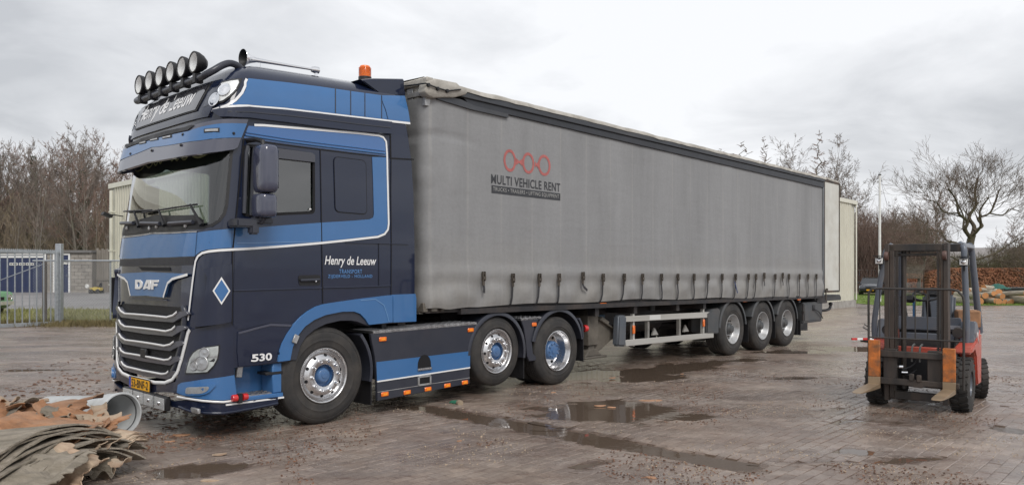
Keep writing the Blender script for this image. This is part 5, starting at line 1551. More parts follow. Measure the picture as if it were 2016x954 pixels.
# headlights
hl = H([(367.5, 734), (370, 722), (375, 705), (382, 694), (391, 687), (405, 683), (431, 679.5), (430.5, 692), (428, 706), (421, 719), (409, 732)], BUM)
hc = (sum(p[0] for p in hl) / len(hl), sum(p[1] for p in hl) / len(hl))
hk = lambda k: [(hc[0] + (p[0] - hc[0]) * k, hc[1] + (p[1] - hc[1]) * k) for p in hl]
for mir in (1, -1):
    fl_ = lambda P_: [(mir * q, z) for q, z in P_]
    o = drape('headlight', fl_(hk(1.06)), M['black'], T, BUM, off=.010, thick=.02)
    drape('reflector', fl_(hk(.97)), pm('headlight_bowl', (.50, .52, .50), .4, metal=.3, var=.35, scale=9) if mir == 1 else M['reflector'], o, BUM, off=.013)
    for (a_u, a_v, rr) in ((398, 714, .075), (404, 694, .055), (384, 719, .05)):
        q, z = BUM.hit(a_u, a_v); q *= mir
        MB().lathe([(rr, .006), (rr * .92, .010), (rr * .85, .002), (rr * .4, .0), (0, .006)], BUM.pt(q, z, .014), BUM.nrm(q, z), 22).build('lamp_bowl', M['silver'], o)
    ribbon('lamp_divider', [(mir * q, z) for q, z in H([(378, 708), (400, 704), (427, 701)], BUM)], .016, M['silver'], o, BUM, off=.020)
    drape('lens', fl_(hk(1.0)), M['lampglass'], o, BUM, off=.030, thick=.018)
# four square lamps under the plate
BAR_M = M['black']
ctr = lambda u, v: BUM.pt(*BUM.hit(u, v), .02)
mb = MB()
pL, pR = BUM.hit(252, 772), BUM.hit(340, 790)
for k in range(4):
    u, v = 264.5 + k * 20.6, 773 + k * 5.8
    q, z = BUM.hit(u, v); c = BUM.pt(q, z, .05)
    b_ = MB(); b_.box((c.x + .012, c.y, c.z), (.06, .280, .142)); o = b_.build('square_lamp', M['black'], T, bev=.010)
    r2 = MB(); r2.grid(lambda s, t: (c.x - .0205, c.y + (s - .5) * .256, c.z + (t - .5) * .120), 8, 8); r2.build('reflector', M['reflector'], o)
    MB().span((c.x - .030, c.y - .130, c.z - .062), (c.x - .025, c.y + .130, c.z + .062)).build('lens', M['lampglass'], o, smooth=0)
    MB().lathe([(.0, .03), (.022, .02), (.028, 0)], (c.x - .01, c.y, c.z), (-1, 0, 0), 10).build('bulb', M['chrome'], o)
# number plate
q, z = BUM.hit(291, 757.5)
pc = BUM.pt(0, z, .0); px_ = pc.x - .035; pzc = z
po = MB().span((px_, -.265, pzc - .058), (px_ + .014, .265, pzc + .058)).build('number_plate', M['plate'], T, bev=.003)
MB().span((px_ - .002, .216, pzc - .057), (px_ + .005, .264, pzc + .057)).build('plate_strip', M['plateblue'], po, smooth=0)
lettering('lettering', 'NL', M['plate'], po, lambda a, b_: Vector((px_ - .004, .255 - a, pzc - .05 + b_)), width=.03, height=.02)
lettering('lettering', '53-BNF-2', M['ink'], po, lambda a, b_: Vector((px_ - .004, .195 - a, pzc - .040 + b_)), bold=.012, width=.43, height=.086)
mb = MB(); ring2 = [(-.27, -.062), (.27, -.062), (.27, .062), (-.27, .062)]
for k in range(4):
    a, b_ = ring2[k], ring2[(k + 1) % 4]; mb.bar((px_ + .006, a[0], pzc + a[1]), (px_ + .006, b_[0], pzc + b_[1]), .012, .008)
mb.build('plate_frame', M['black'], po)
q, z = BUM.hit(387.5, 806.5); c = BUM.pt(q, z, .018)
MB().box(c, (.03, .16, .05), R(0)).build('reflex_reflector', M['silver'], T, bev=.006)

# --- corner wind deflector with the diamond
dfp = H([(399, 530), (409, 527), (430, 523), (457, 519.5), (457.5, 560), (456.5, 600), (456, 633), (440, 636.5), (415, 640), (385, 643), (388, 620), (398, 600), (405, 570), (408, 545)], DEF)
drape('corner_deflector', dfp, M['navy'], T, DEF, off=0, thick=.06, mirror=True)
dc = DEF.hit(436, 572)
def dia(k): return H([(436, 572 - 27.5 * k), (436 + 17.3 * k, 572), (436, 572 + 27.5 * k), (436 - 17.3 * k, 572)], DEF)
drape('diamond_badge', dia(1.0), M['white'], T, DEF, off=.004)
drape('diamond_badge', dia(.80), M['blue'], T, DEF, off=.0065)
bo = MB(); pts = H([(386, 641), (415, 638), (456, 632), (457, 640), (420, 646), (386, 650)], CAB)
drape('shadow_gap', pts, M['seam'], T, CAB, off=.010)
MB().box((-1.20, 1.30, 1.40), (.20, .12, .52)).build('corner_mirror_housing', M['black'], T, bev=.05, seg=2)

# --- lower side, wheel arch, step
sp = H([(469, 721), (466, 690), (467, 655), (500, 645), (531, 637), (575, 639), (562, 660), (551, 686), (546, 711)])
drape('step_door', sp, M['navy'], T, off=.012, thick=.015)
ribbon('body_crease', H([(468, 655), (500, 646), (531, 638.5), (572, 640)]), .022, pm('crease_highlight', (.05, .055, .085), .25, coat=1), T, off=.018)  # paler navy line paints the light caught by the step door's top crease
fa = H([(544, 711), (548, 690), (553, 675), (562, 658), (575, 639), (590, 623), (604, 612), (620, 603), (634, 598.5), (655, 595), (700, 588.5), (769, 580), (769.5, 633.5), (723, 638.5), (716, 627), (706, 617), (694, 612.5), (670, 612.8), (637, 619.5), (615, 629), (597, 642), (583, 660), (573, 682), (568, 708)])
drape('wheel_arch', fa, M['blue'], T, off=.035, thick=.06, sz=.05)
ribbon('arch_crease', H([(706, 590.5), (735, 588), (752, 600), (758, 618), (762, 633)]), .008, pm('arch_crease_highlight', (.13, .28, .52), .3, coat=1), T, off=.040)  # painted highlight along the arch crease, a lighter copy of the blue
fr2 = [(CAB.qx(x, z), z) for x, z in ((.93, 1.405), (1.27, 1.41), (1.285, 1.35), (1.285, 1.072), (.93, 1.077))]
drape('rear_fairing', fr2, M['blue'], T, off=.035, thick=.06)
drape('arch_liner', H([(568, 708), (573, 683), (583, 661), (597, 643), (615, 630), (637, 620), (670, 613.5), (694, 613), (706, 618), (716, 628), (723, 639), (728, 642), (712, 636), (702, 632), (690, 630), (668, 630.5), (640, 637), (618, 648), (602, 661), (590, 680), (582, 708)]), M['navy_d'], T, off=.012, thick=.30)
lettering('lettering', '530', M['white'], T, on_flat(491.5, 711.5, .030), bold=.03, width=span_x(491.5, 529.5, 705), height=.078)
# step well between bumper and wheel
yb = -.98
mb = MB(); mb.span((-1.12, yb, .40), (-.50, yb + .04, .72)); mb.build('step_well', M['blue'], T)
mb = MB(); mb.span((-1.14, -1.235, .36), (-.50, yb, .405)); so = mb.build('step', M['blue'], T, bev=.008)
mb = MB(); mb.span((-1.08, -1.20, .405), (-.54, yb, .415))
for i in range(9):
    for j in range(3): mb.box((-1.05 + i * .06, -1.17 + j * .07, .418), (.03, .010, .008), R(45 if (i + j) % 2 else -45))
mb.build('step_tread', M['tread'], so)
MB().span((-1.14, -1.245, .345), (-.50, -1.20, .362)).build('white_line', M['white'], T)
MB().span((-.62, -1.22, .405), (-.51, -1.0, .72)).build('step_end', M['blue'], T, bev=.01)
MB().span((-.70, -1.225, .60), (-.50, -1.05, .63)).build('step_ledge', M['black'], T, bev=.004)
mb = MB(); mb.box((-.94, -1.12, .66), (.07, .04, .13), Matrix.Rotation(R(8), 3, 'Y')); mb.build('work_light', M['silver'], T, bev=.008)
for x in (-1.06, -.96):
    MB().lathe([(0, .035), (.030, .033), (.036, .02), (.036, -.02), (0, -.02)], (x, -1.27, .415), (-1 if x < -1 else 1, 0, 0), 14).build('red_side_lamp', M['red'], T)
MB().span((-1.03, -1.29, .36), (-.99, -1.24, .45)).build('lamp_bracket', M['black'], T)
mb = MB(); mb.box(CAB.pt(*CAB.hit(577, 666), .05), (.06, .02, .09), Matrix.Rotation(R(25), 3, 'Y')); mb.build('arch_reflector', M['silver'], T, bev=.005)

# --- door mirrors
def mirror_body(c, d, name):
    m_ = MB(); n = 22
    def pr(t):
        return 1 - .42 * abs(2 * t - 1) ** 4
    def fn(s, t):
        a = s * 2 * math.pi; k = pr(t) * (1 - .0 * t)
        e = 2 / 3.6
        x = math.copysign(abs(math.cos(a)) ** e, math.cos(a)) * d[0] / 2 * k; y = math.copysign(abs(math.sin(a)) ** e, math.sin(a)) * d[1] / 2 * k
        tt = .5 - .5 * math.cos(math.pi * t)
        return (c[0] + x, c[1] + y, c[2] + (tt - .5) * d[2])
    m_.grid(fn, 28, n); o_ = m_.build(name, pm('mirror_navy', (.045, .05, .085), .22, coat=1.0, var=.1), T, smooth=60); return o_
ym_ = -1.50
x0, z0 = on_side(523, 333, ym_); mo = mirror_body((x0, ym_, z0), (.19, .27, .47), 'mirror')
MB().grid(lambda s, t: (x0 + .085, ym_ + (s - .5) * .20, z0 + (t - .5) * .38), 2, 2).build('mirror_glass', M['chrome'], mo)
x1, z1 = on_side(520, 405, ym_ + .03); mo2 = mirror_body((x1, ym_ + .03, z1), (.19, .26, .235), 'wide_angle_mirror')
mb = MB(); mb.tube([(x0 - .01, ym_ + .02, z0 + .2), (x0 - .01, ym_ + .04, z0 + .28), (x0 - .02, ym_ + .14, z0 + .31), (x0 - .05, -1.23, z0 + .31)], .024, 8)
mb.tube([(x1, ym_ + .03, z1 + .1), (x0, ym_, z0 - .2)], .03, 8); mb.build('mirror_arm', M['black'], T)
xa, za = on_side(489, 440, -1.36)
mb = MB(); mb.box((xa - .06, -1.36, za), (.22, .20, .085)); mb.box((xa + .12, -1.40, za + .03), (.22, .10, .07)); mb.box((xa + .02, -1.42, za - .06), (.09, .09, .10)); mb.tube([(x1, ym_ + .04, z1 - .1), (xa + .08, -1.42, za)], .04, 8)
mb.build('mirror_bracket', M['navy_d'], T, bev=.02, seg=2)
# far side mirror
mb = MB(); mb.box((-.80, 1.44, 2.50), (.16, .22, .5)); mb.tube([(-.85, 1.2, 2.80), (-.82, 1.42, 2.80)], .03, 8); mb.build('mirror', M['black'], T, bev=.04, seg=2)

# --- light bar with six round lamps
LBX = -1.20
def on_x(u, v, x):
    d = dir_local(eye_ray(u, v)); k = (x - E_L.x) / d.x
    return (E_L.y + k * d.y, E_L.z + k * d.z)
lb_y = [on_x(u, v, LBX)[0] for u, v in ((279, 163), (298.6, 156), (319.5, 149), (340.5, 143), (363.6, 136.6), (388.8, 129))]
lb_z = [on_x(u, v, LBX)[1] for u, v in ((279, 163), (298.6, 156), (319.5, 149), (340.5, 143), (363.6, 136.6), (388.8, 129))]
print('LAMPS', lb_y, lb_z)
ymid = sum(lb_y) / 6; zl_ = sum(lb_z) / 6
bz = zl_ - .155
bz = 3.672
barp = [(-.74, .90, 3.74), (-.83, .92, 3.82), (-.93, .93, 3.838), (-1.02, .94, 3.80), (-1.12, .93, 3.725), (-1.17, .88, 3.685), (-1.175, .76, 3.672), (-1.175, .4, 3.672), (-1.175, 0, 3.672)]
barp = [(x, y, z) for x, y, z in barp]
full = smooth_path(barp + [(x, -y, z) for x, y, z in barp[-2::-1]], 5)
lb = MB().tube(full, .036, 12).build('light_bar', M['navy_d'], T, smooth=60)
for k in range(6):
    y = .695 - k * 1.40 / 5; z = 3.835; cx = -1.19
    b_ = MB(); b_.lathe([(.0, -.10), (.05, -.10), (.085, -.06), (.108, -.01), (.112, .02), (.112, .035), (.100, .040), (.098, .028)], (cx, y, z), (-1, 0, 0), 28); o = b_.build('roof_spotlight', M['black'], T, smooth=50)
    MB().lathe([(.098, .030), (.085, .012), (.05, -.01), (.02, -.02), (0, -.022)], (cx, y, z), (-1, 0, 0), 28).build('reflector', M['reflector'], o, smooth=60)
    MB().lathe([(.098, .031), (.06, .042), (0, .047)], (cx, y, z), (-1, 0, 0), 28).build('lens', M['lampglass'], o, smooth=60)
    mb = MB(); mb.span((-1.19, y - .015, bz), (-1.14, y + .015, z - .1)); mb.span((-1.22, y - .028, bz - .045), (-1.13, y + .028, bz + .045)); mb.build('lamp_clamp', M['black'], o)
# horn
yh = -.74
hx0, hz0 = on_side(478, 114, yh); hx1, hz1 = on_side(622, 138, yh)
hd_ = (Vector((hx1, yh, hz1)) - Vector((hx0, yh, hz0))); L_ = hd_.length; hdn = hd_.normalized()
mb = MB(); mb.lathe([(.095, 0), (.098, .005), (.075, .035), (.045, .09), (.026, .16), (.021, .3), (.016, L_ * .7), (.013, L_), (0, L_)], (hx0, yh, hz0), hdn, 24)
mb.lathe([(.094, .001), (.070, .036), (.04, .09), (.0, .14)], (hx0, yh, hz0), hdn, 24, mi=1)
ho_ = mb.build('air_horn', [M['chrome'], M['black']], T, smooth=50)
mb = MB(); mb.lathe([(0, -.07), (.03, -.06), (.04, -.02), (.04, .03), (0, .04)], Vector((hx1, yh, hz1)) , hdn, 14); mb.bar((hx1, yh, hz1), (hx1, yh, hz1 - .10), .03, .03); p_ = Vector((hx0, yh, hz0)) + hdn * .2; mb.tube([p_, p_ - Vector((0, 0, .13))], .006, 6); mb.build('horn_mount', M['chrome'], ho_)
# beacon
yb_ = -.62; bx_1, bz_1 = on_side(718.5, 154, yb_)
print('BEACON', bx_1, bz_1, 'HORN', hx0, hz0)
bo_ = MB().lathe([(0, .155), (.06, .15), (.072, .13), (.076, .02), (.076, 0)], (bx_1, yb_, bz_1), (0, 0, 1), 20).build('beacon', M['orange'], T, smooth=50)
mb = MB()
for k in range(9): mb.lathe([(.0765, k * .014 + .008), (.079, k * .014 + .011), (.0765, k * .014 + .014)], (bx_1, yb_, bz_1), (0, 0, 1), 20)
mb.build('lens_rib', M['orange'], bo_); MB().lathe([(.082, .012), (.082, -.08), (0, -.08)], (bx_1, yb_, bz_1), (0, 0, 1), 20).build('beacon_base', M['black'], bo_)

# --- roof spoiler and side collar behind the cab
sx = lambda u, v, y=-1.06: on_side(u, v, y)
top = [sx(704, 157, -1.0), sx(730, 154.5, -1.0), sx(789, 155, -1.0), sx(795, 170), sx(798.5, 188.5), sx(751, 188)]
mb = MB()
n_ = 12
prof = [top[5], top[0], top[1], top[2], top[3], top[4]]
def spo(a, b_, y): return (a, y, b_)
ysec = [(-1.075, .80), (-1.05, .93), (-1.0, 1.0), (-.9, 1.0), (.9, 1.0), (1.0, 1.0), (1.05, .93), (1.075, .80)]
ring_n = len(prof)
vs_, fs_ = [], []
zlo = lambda a: 3.73 + .02 * a
for (y, k) in ysec:
    for (a, b_) in prof:
        vs_.append((a, y, zlo(a) + (b_ - zlo(a)) * (.55 + .45 * k)))
for i in range(len(ysec) - 1):
    for j in range(ring_n): fs_.append((i * ring_n + j, i * ring_n + (j + 1) % ring_n, (i + 1) * ring_n + (j + 1) % ring_n, (i + 1) * ring_n + j))
fs_ += [tuple(range(ring_n)), tuple((len(ysec) - 1) * ring_n + j for j in range(ring_n))]
mb.add(vs_, fs_); mb.build('roof_spoiler', M['navy'], T, bev=.012, seg=2, smooth=50)
ribbon('panel_gap', H([(751, 189), (758, 215), (765, 243), (768, 266)]), .008, gl, T, off=.0062)

# ------------------------------------------------------------------ wheels
def add_tyre(parent, c, R_, w, rr=.302, lugs=0):
    x, y, z = c
    pr = [(rr - .01, -w), (rr + .06, -w - .004), (R_ - .07, -w), (R_ - .02, -w + .018), (R_, -w + .05)]
    g0, g1 = -w + .05, -.05
    for k in range(1, 5):
        h = g0 + (g1 - g0) * k / 5
        pr += [(R_, h - .009), (R_ - .013, h - .006), (R_ - .013, h + .006), (R_, h + .009)]
    pr += [(R_, -.05), (R_ - .016, -.022), (R_ - .05, -.006), (R_ - .053, -.009), (R_ - .058, -.004), (R_ - .11, .004), (R_ - .14, .003), (R_ - .145, .006), (R_ - .15, .003), (rr + .05, -.002), (rr + .022, -.004), (rr + .018, -.012), (rr, -.016), (rr - .004, -.05)]
    m_ = MB().lathe(pr, (x, y, z), (0, -1, 0), 56)
    if lugs:
        for k in range(lugs):
            a = 2 * math.pi * k / lugs
            m_.box((x + math.cos(a) * (R_ - .012), y + .035, z + math.sin(a) * (R_ - .012)), (.030, .045, .018), Matrix.Rotation(-a, 3, 'Y'))
    return m_.build('tyre', M['rubber'], parent, smooth=40)
def make_wheel(owner, x, yf, z, R_, w, style, dual=False, name='wheel', turn=0.0):
    wr = bpy.data.objects.new(name, None); COL.objects.link(wr); wr.parent = owner; wr.location = (x, yf, z); wr.rotation_euler = (0, turn, 0)
    wr.empty_display_size = .2
    add_tyre(wr, (0, 0, 0), R_, w)
    if dual: add_tyre(wr, (0, w + .04, 0), R_, w)
    O = (0, 0, 0); A = (0, -1, 0)
    if style == 'front':
        prof = [(.300, -.05), (.304, -.012), (.302, .000), (.294, .002), (.285, -.006), (.280, -.030), (.272, -.052), (.258, -.058), (.249, -.050), (.243, -.030), (.232, -.018), (.218, -.010), (.206, .004), (.196, .008), (.128, .008), (.122, .002), (.118, -.03)]
        holes = (.226, -.0125, 10, .019); nuts = (.1675, .008); hubp = [(.119, -.028), (.113, -.062), (.096, -.064), (.086, -.032), (.074, -.016), (.070, -.004), (.062, .000), (.034, .000), (.030, .008), (0, .009)]
        met, hm = M['alu'], M['hubblue']
    elif style == 'drive':
        prof = [(.300, -.05), (.304, -.012), (.302, .000), (.294, .002), (.286, -.008), (.281, -.045), (.268, -.062), (.262, -.085), (.257, -.19), (.240, -.215), (.200, -.222), (.140, -.222)]
        holes = (.226, -.2165, 10, .026); nuts = None; hubp = [(.142, -.222), (.138, -.10), (.120, -.085), (.05, -.082), (.045, -.07), (0, -.07)]
        met, hm = M['alu'], M['hubblue']
    else:
        prof = [(.300, -.05), (.304, -.012), (.301, .000), (.293, .001), (.284, -.010), (.278, -.050), (.262, -.070), (.254, -.115), (.235, -.135), (.200, -.140), (.120, -.140)]
        holes = (.222, -.1365, 10, .018); nuts = (.1675, -.140); hubp = [(.122, -.140), (.112, -.07), (.085, -.055), (.078, -.02), (.060, -.012), (0, -.010)]
        met, hm = M['silver'], M['greysteel']
    MB().lathe(prof, O, A, 56).build('rim', met, wr, smooth=60)
    r_, h_, n_, hr = holes; hb = MB()
    for k in range(n_):
        a = 2 * math.pi * (k + .5) / n_
        hb.lathe([(hr, .0), (hr * .8, .0035), (0, .0035)], (math.cos(a) * r_, -h_ - .001, math.sin(a) * r_), (0, -1, 0) if style != 'front' else Vector((math.cos(a) * .55, -.8, math.sin(a) * .55)), 12)
    hb.build('vent_hole', M['seam'], wr)['kind'] = 'stuff'
    MB().lathe(hubp, O, A, 36).build('hub', hm, wr, smooth=50)
    if nuts:
        r_, h_ = nuts; nut = None
        nm = MB().lathe([(.024, 0), (.024, .006), (.018, .008), (.017, .024), (.012, .032), (.011, .044), (.006, .050), (0, .051)], (0, 0, 0), A, 10).build('wheel_nut', M['chrome'] if style == 'front' else M['muddy'], wr, smooth=45)
        for k in range(10):
            a = 2 * math.pi * k / 10 + .16
            c = nm if k == 0 else nm.copy()
            if k: COL.objects.link(c); c.parent = wr
            c.location = (math.cos(a) * r_, -h_, math.sin(a) * r_)
    elif style == 'drive':
        nm = MB().lathe([(.012, 0), (.012, .02), (.007, .025), (0, .025)], (0, 0, 0), A, 8).build('wheel_nut', M['hubblue'], wr)
        for k in range(10):
            a = 2 * math.pi * k / 10 + .16; c = nm if k == 0 else nm.copy()
            if k: COL.objects.link(c); c.parent = wr
            c.location = (math.cos(a) * .105, .083, math.sin(a) * .105)
    return wr
def far_copy(w_, yf):
    c = copy_tree(w_, w_.parent); c.location = (w_.location.x, yf, w_.location.z); c.rotation_euler = (0, 0, math.pi); return c
W1 = make_wheel(T, 0.0, -1.235, .533, .535, .385, 'front', turn=.1)
W2 = make_wheel(T, 2.763, -1.225, .595, .475, .315, 'front', turn=.25)
W3 = make_wheel(T, 4.07, -1.235, .507, .507, .315, 'drive', dual=True, turn=.05)
for w_ in (W1, W2, W3): far_copy(w_, -w_.location.y)

# ------------------------------------------------------------------ tractor chassis, side skirts, mudguards
mb = MB()
for s in (-.42, .42): mb.span((-.9, s - .05, .74), (5.1, s + .05, 1.0))
for x in (0, 2.763, 4.07): mb.tube([(x, -1.0, .53), (x, 1.0, .53)], .09, 8)
mb.span((1.0, -.9, .35), (1.9, .9, .74)); mb.span((3.5, -.48, 1.0), (4.6, .48, 1.12)); mb.span((.4, -.5, .6), (1.0, .5, 1.2)); mb.span((-.7, -.7, .7), (.4, .7, 1.1))
mb.build('chassis', M['steel'], T)
mb = MB(); mb.xz([(3.45, 1.13), (3.75, 1.20), (4.4, 1.20), (4.7, 1.10), (4.7, 1.06), (3.45, 1.06)], -.46, .46); mb.build('fifth_wheel', M['steel'], T, bev=.01)
MB().span((1.30, -.9, 1.0), (1.42, .9, 2.2)).build('catwalk_panel', M['steel'], T)
yS = -1.24
skp = [(.625, .955), (2.36, .985), (2.30, .90), (2.262, .80), (2.235, .65), (2.228, .21), (.729, .165), (.715, .45), (.685, .70)]
skirt_o = MB().xz(skp, yS, yS + .05).build('side_skirt', M['navy_d'], T, bev=.006, smooth=30)
bl = MB().xz([(.716, .402), (2.230, .430), (2.234, .638), (.706, .622)], yS - .004, yS + .004).build('skirt_band', M['blue'], skirt_o, smooth=0)
MB().xz([(.718, .385), (2.229, .413), (2.230, .430), (.716, .402)], yS - .006, yS + .004).build('white_line', M['white'], skirt_o, smooth=0)
MB().xz([(.722, .265), (2.228, .285), (2.228, .292), (.722, .272)], yS - .004, yS + .003).build('skirt_crease', M['silver'], skirt_o, smooth=0)
for (u, v) in ((757, 775), (801, 771.5), (842, 765), (880, 758), (914.5, 752), (753, 667), (926, 649)):
    x, z = on_side(u, v, yS); o = MB().span((x - .055, yS - .016, z - .026), (x + .055, yS, z + .026)).build('marker_lamp', M['orange'], T, bev=.008)
    MB().span((x - .03, yS - .018, z - .014), (x + .03, yS - .014, z + .014)).build('lamp_cell', pm('amber_cell', (.95, .32, .03), .2) if u == 757 else bpy.data.materials['amber_cell'], o, smooth=0)
# step hole with tread edge and rectangular opening in the skirt
hp = [(1.33, .485), (1.55, .485), (1.545, .56), (1.52, .615), (1.48, .645), (1.44, .652), (1.40, .645), (1.36, .615), (1.335, .56)]
MB().xz(hp, yS - .006, yS + .002).build('step_recess', M['seam'], skirt_o, smooth=0)
mb = MB(); mb.span((1.33, yS - .02, .462), (1.55, yS, .490))
for k in range(6): mb.lathe([(0, .008), (.012, .006), (.016, 0)], (1.35 + k * .036, yS - .02, .476), (0, -1, 0), 6)
mb.build('step_tread', M['tread'], skirt_o)
mb = MB(); a, b_ = (1.345, .285), (1.535, .385)
mb.span((a[0], yS - .008, a[1]), (b_[0], yS, b_[1]), 1)
for (p0, p1) in (((a[0], a[1]), (b_[0], a[1])), ((b_[0], a[1]), (b_[0], b_[1])), ((b_[0], b_[1]), (a[0], b_[1])), ((a[0], b_[1]), (a[0], a[1]))): mb.bar((p0[0], yS - .008, p0[1]), (p1[0], yS - .008, p1[1]), .022, .014, (0, 1, 0))
mb.build('foot_hole', [M['silver'], M['seam']], skirt_o)
def tread_top(x0, x1, z0, z1, y0, y1):
    mb = MB(); f = lambda x: z0 + (z1 - z0) * (x - x0) / (x1 - x0)
    mb.xz([(x0, z0 - .03), (x1, z1 - .03), (x1, z1), (x0, z0)], y0, y1)
    n = int((x1 - x0) / .05)
    for i in range(n):
        x = x0 + (i + .5) * (x1 - x0) / n
        mb.box((x, y0 - .003, f(x) - .015), (.032, .007, .010), Matrix.Rotation(R(40 if i % 2 else -40), 3, 'Y'))
        for j in range(9): mb.box((x, y0 + .03 + j * .045, f(x) + .002), (.034, .011, .008), R(45 if (i + j) % 2 else -45))
    return mb.build('tread_plate', M['tread'], T, smooth=0)
tread_top(.66, 2.36, .985, 1.012, yS + .0, -.45)
tread_top(3.27, 3.72, 1.02, 1.028, -1.215, -.5)
def guard(owner, cx, cz, r, a0, a1, y0, y1, th, lip, mat, name='mudguard', lipw=.05, n=26):
    """sheet bent over a wheel: a0..a1 degrees, 180 = towards the cab, 90 = top"""
    mb = MB(); A = [R(a0 + (a1 - a0) * k / n) for k in range(n + 1)]
    def ring(rad, y): return [(cx + math.cos(a) * rad, y, cz + math.sin(a) * rad) for a in A]
    m = n + 1
    sec = [ring(r, y1), ring(r + th, y1), ring(r + th, y0 + .01), ring(r + th - .012, y0), ring(r - lip, y0), ring(r - lip, y0 + .012), ring(r, y0 + .02)]
    vs = [p for s in sec for p in s]; k_ = len(sec); fs = []
    for i in range(k_):
        j = (i + 1) % k_
        for k in range(n): fs.append((i * m + k, i * m + k + 1, j * m + k + 1, j * m + k))
    fs += [tuple(i * m for i in range(k_)), tuple(i * m + n for i in range(k_ - 1, -1, -1))]
    mb.add(vs, fs); return mb.build(name, mat, owner, smooth=40)
guard(T, 2.763, .56, .545, 178, -10, -1.245, -.86, .035, .02, M['navy_d'])
guard(T, 4.085, .525, .585, 165, 12, -1.245, -.60, .035, .02, M['navy_d'])
MB().xz([(4.66, .66), (4.70, .66), (4.67, .88), (4.60, .98), (4.57, .96), (4.63, .86)], -1.25, -.62).build('mudguard_end', M['navy_d'], T, bev=.008)
MB().xz([(3.26, 1.02), (3.69, 1.025), (3.56, .90), (3.50, .70), (3.53, .50), (3.62, .44), (3.58, .40), (3.45, .40), (3.40, .48), (3.37, .70), (3.33, .88)], -1.215, -1.175).build('side_panel', M['navy_d'], T, bev=.006)
x, z = on_side(1051, 638, -1.215); MB().span((x - .05, -1.232, z - .028), (x + .05, -1.215, z + .028)).build('marker_lamp', M['orange'], T, bev=.008)
# front wheel rear mudguard and flap, other flaps
guard(T, 0, .535, .64, 40, -12, -1.235, -.86, .03, .015, M['navy_d'], name='rear_wheel_guard')
mb = MB(); mb.span((.655, -1.20, .12), (.672, -.86, .48)); mb.build('mudflap', M['black'], T)
MB().span((3.335, -1.20, .16), (3.350, -.86, .52)).build('mudflap', M['black'], T)
MB().span((4.685, -1.235, .30), (4.700, -.62, .72)).build('mudflap', M['black'], T)
mb = MB(); mb.lathe([(0, .045), (.045, .04), (.055, .02), (.055, -.03), (0, -.03)], (4.79, -1.20, .80), (1, -.3, 0), 14); mb.build('tail_lamp', M['red'], T)
MB().bar((4.64, -1.20, .80), (4.78, -1.20, .80), .03, .06).build('lamp_bracket', M['black'], T)
# exhaust / air tank cluster seen behind the skirt
mb = MB(); mb.tube([(1.4, -.55, .55), (2.1, -.55, .55)], .22, 14); mb.build('air_tank', M['steel'], T)

# ------------------------------------------------------------------ CURTAIN-SIDED TRAILER
trailer = tag(empty('semi_trailer', TW(1.5, 0, 0), TRZ), 'long grey curtain-sided semi trailer with three axles and an opened rear door', 'trailer')
X0 = 1.5
class Sh:  # trailer parts are measured in lorry coordinates: shift them onto the trailer's own base
    pass
_old_build = MB.build
def tb(mb, name, mat, **kw):
    mb.v = [(x - X0, y, z) for x, y, z in mb.v]
    return mb.build(name, mat, kw.pop('parent', trailer), **kw)
YN = -1.275
TARP = bpy.data.materials.new('grey_curtain'); TARP.use_nodes = True
nt = TARP.node_tree; L = nt.links; b = nt.nodes['Principled BSDF']
tcn = nd(nt, 'ShaderNodeTexCoord'); oc_ = tcn.outputs['Object']
def tn(scale, det, st, lo, hi, a, c_):
    mp = nd(nt, 'ShaderNodeMapping'); mp.inputs['Scale'].default_value = st; L.new(oc_, mp.inputs[0])
    n = nd(nt, 'ShaderNodeTexNoise', Scale=scale, Detail=det, Roughness=.6); L.new(mp.outputs[0], n.inputs['Vector'])
    m_ = nd(nt, 'ShaderNodeMapRange'); m_.inputs[1].default_value = lo; m_.inputs[2].default_value = hi; m_.inputs[3].default_value = a; m_.inputs[4].default_value = c_
    L.new(n.outputs[0], m_.inputs[0]); return m_.outputs[0]
def mulv(a, b2):
    m_ = nd(nt, 'ShaderNodeMath', operation='MULTIPLY'); L.new(a, m_.inputs[0]); L.new(b2, m_.inputs[1]); return m_.outputs[0]
f_ = mulv(mulv(tn(1.2, 6, (1, 1, .25), .3, .7, .86, 1.12), tn(7, 5, (1, 1, .08), .35, .65, .97, 1.03)), tn(22, 5, (1, 1, 1), .3, .7, .95, 1.05))
# dust: browner low down and at the front corner, pale scuffs
sepo = nd(nt, 'ShaderNodeSeparateXYZ'); L.new(oc_, sepo.inputs[0])
dz = nd(nt, 'ShaderNodeMapRange'); dz.inputs[1].default_value = 2.2; dz.inputs[2].default_value = 1.1; dz.inputs[3].default_value = 0; dz.inputs[4].default_value = .75
L.new(sepo.outputs[2], dz.inputs[0])
dmk = mulv(dz.outputs[0], tn(2.0, 7, (1, 1, .6), .30, .70, .2, 1.0))
base_c = nd(nt, 'ShaderNodeMix', data_type='RGBA'); base_c.inputs[6].default_value = (.245, .247, .251, 1); base_c.inputs[7].default_value = (.270, .252, .222, 1)
L.new(dmk, base_c.inputs[0])
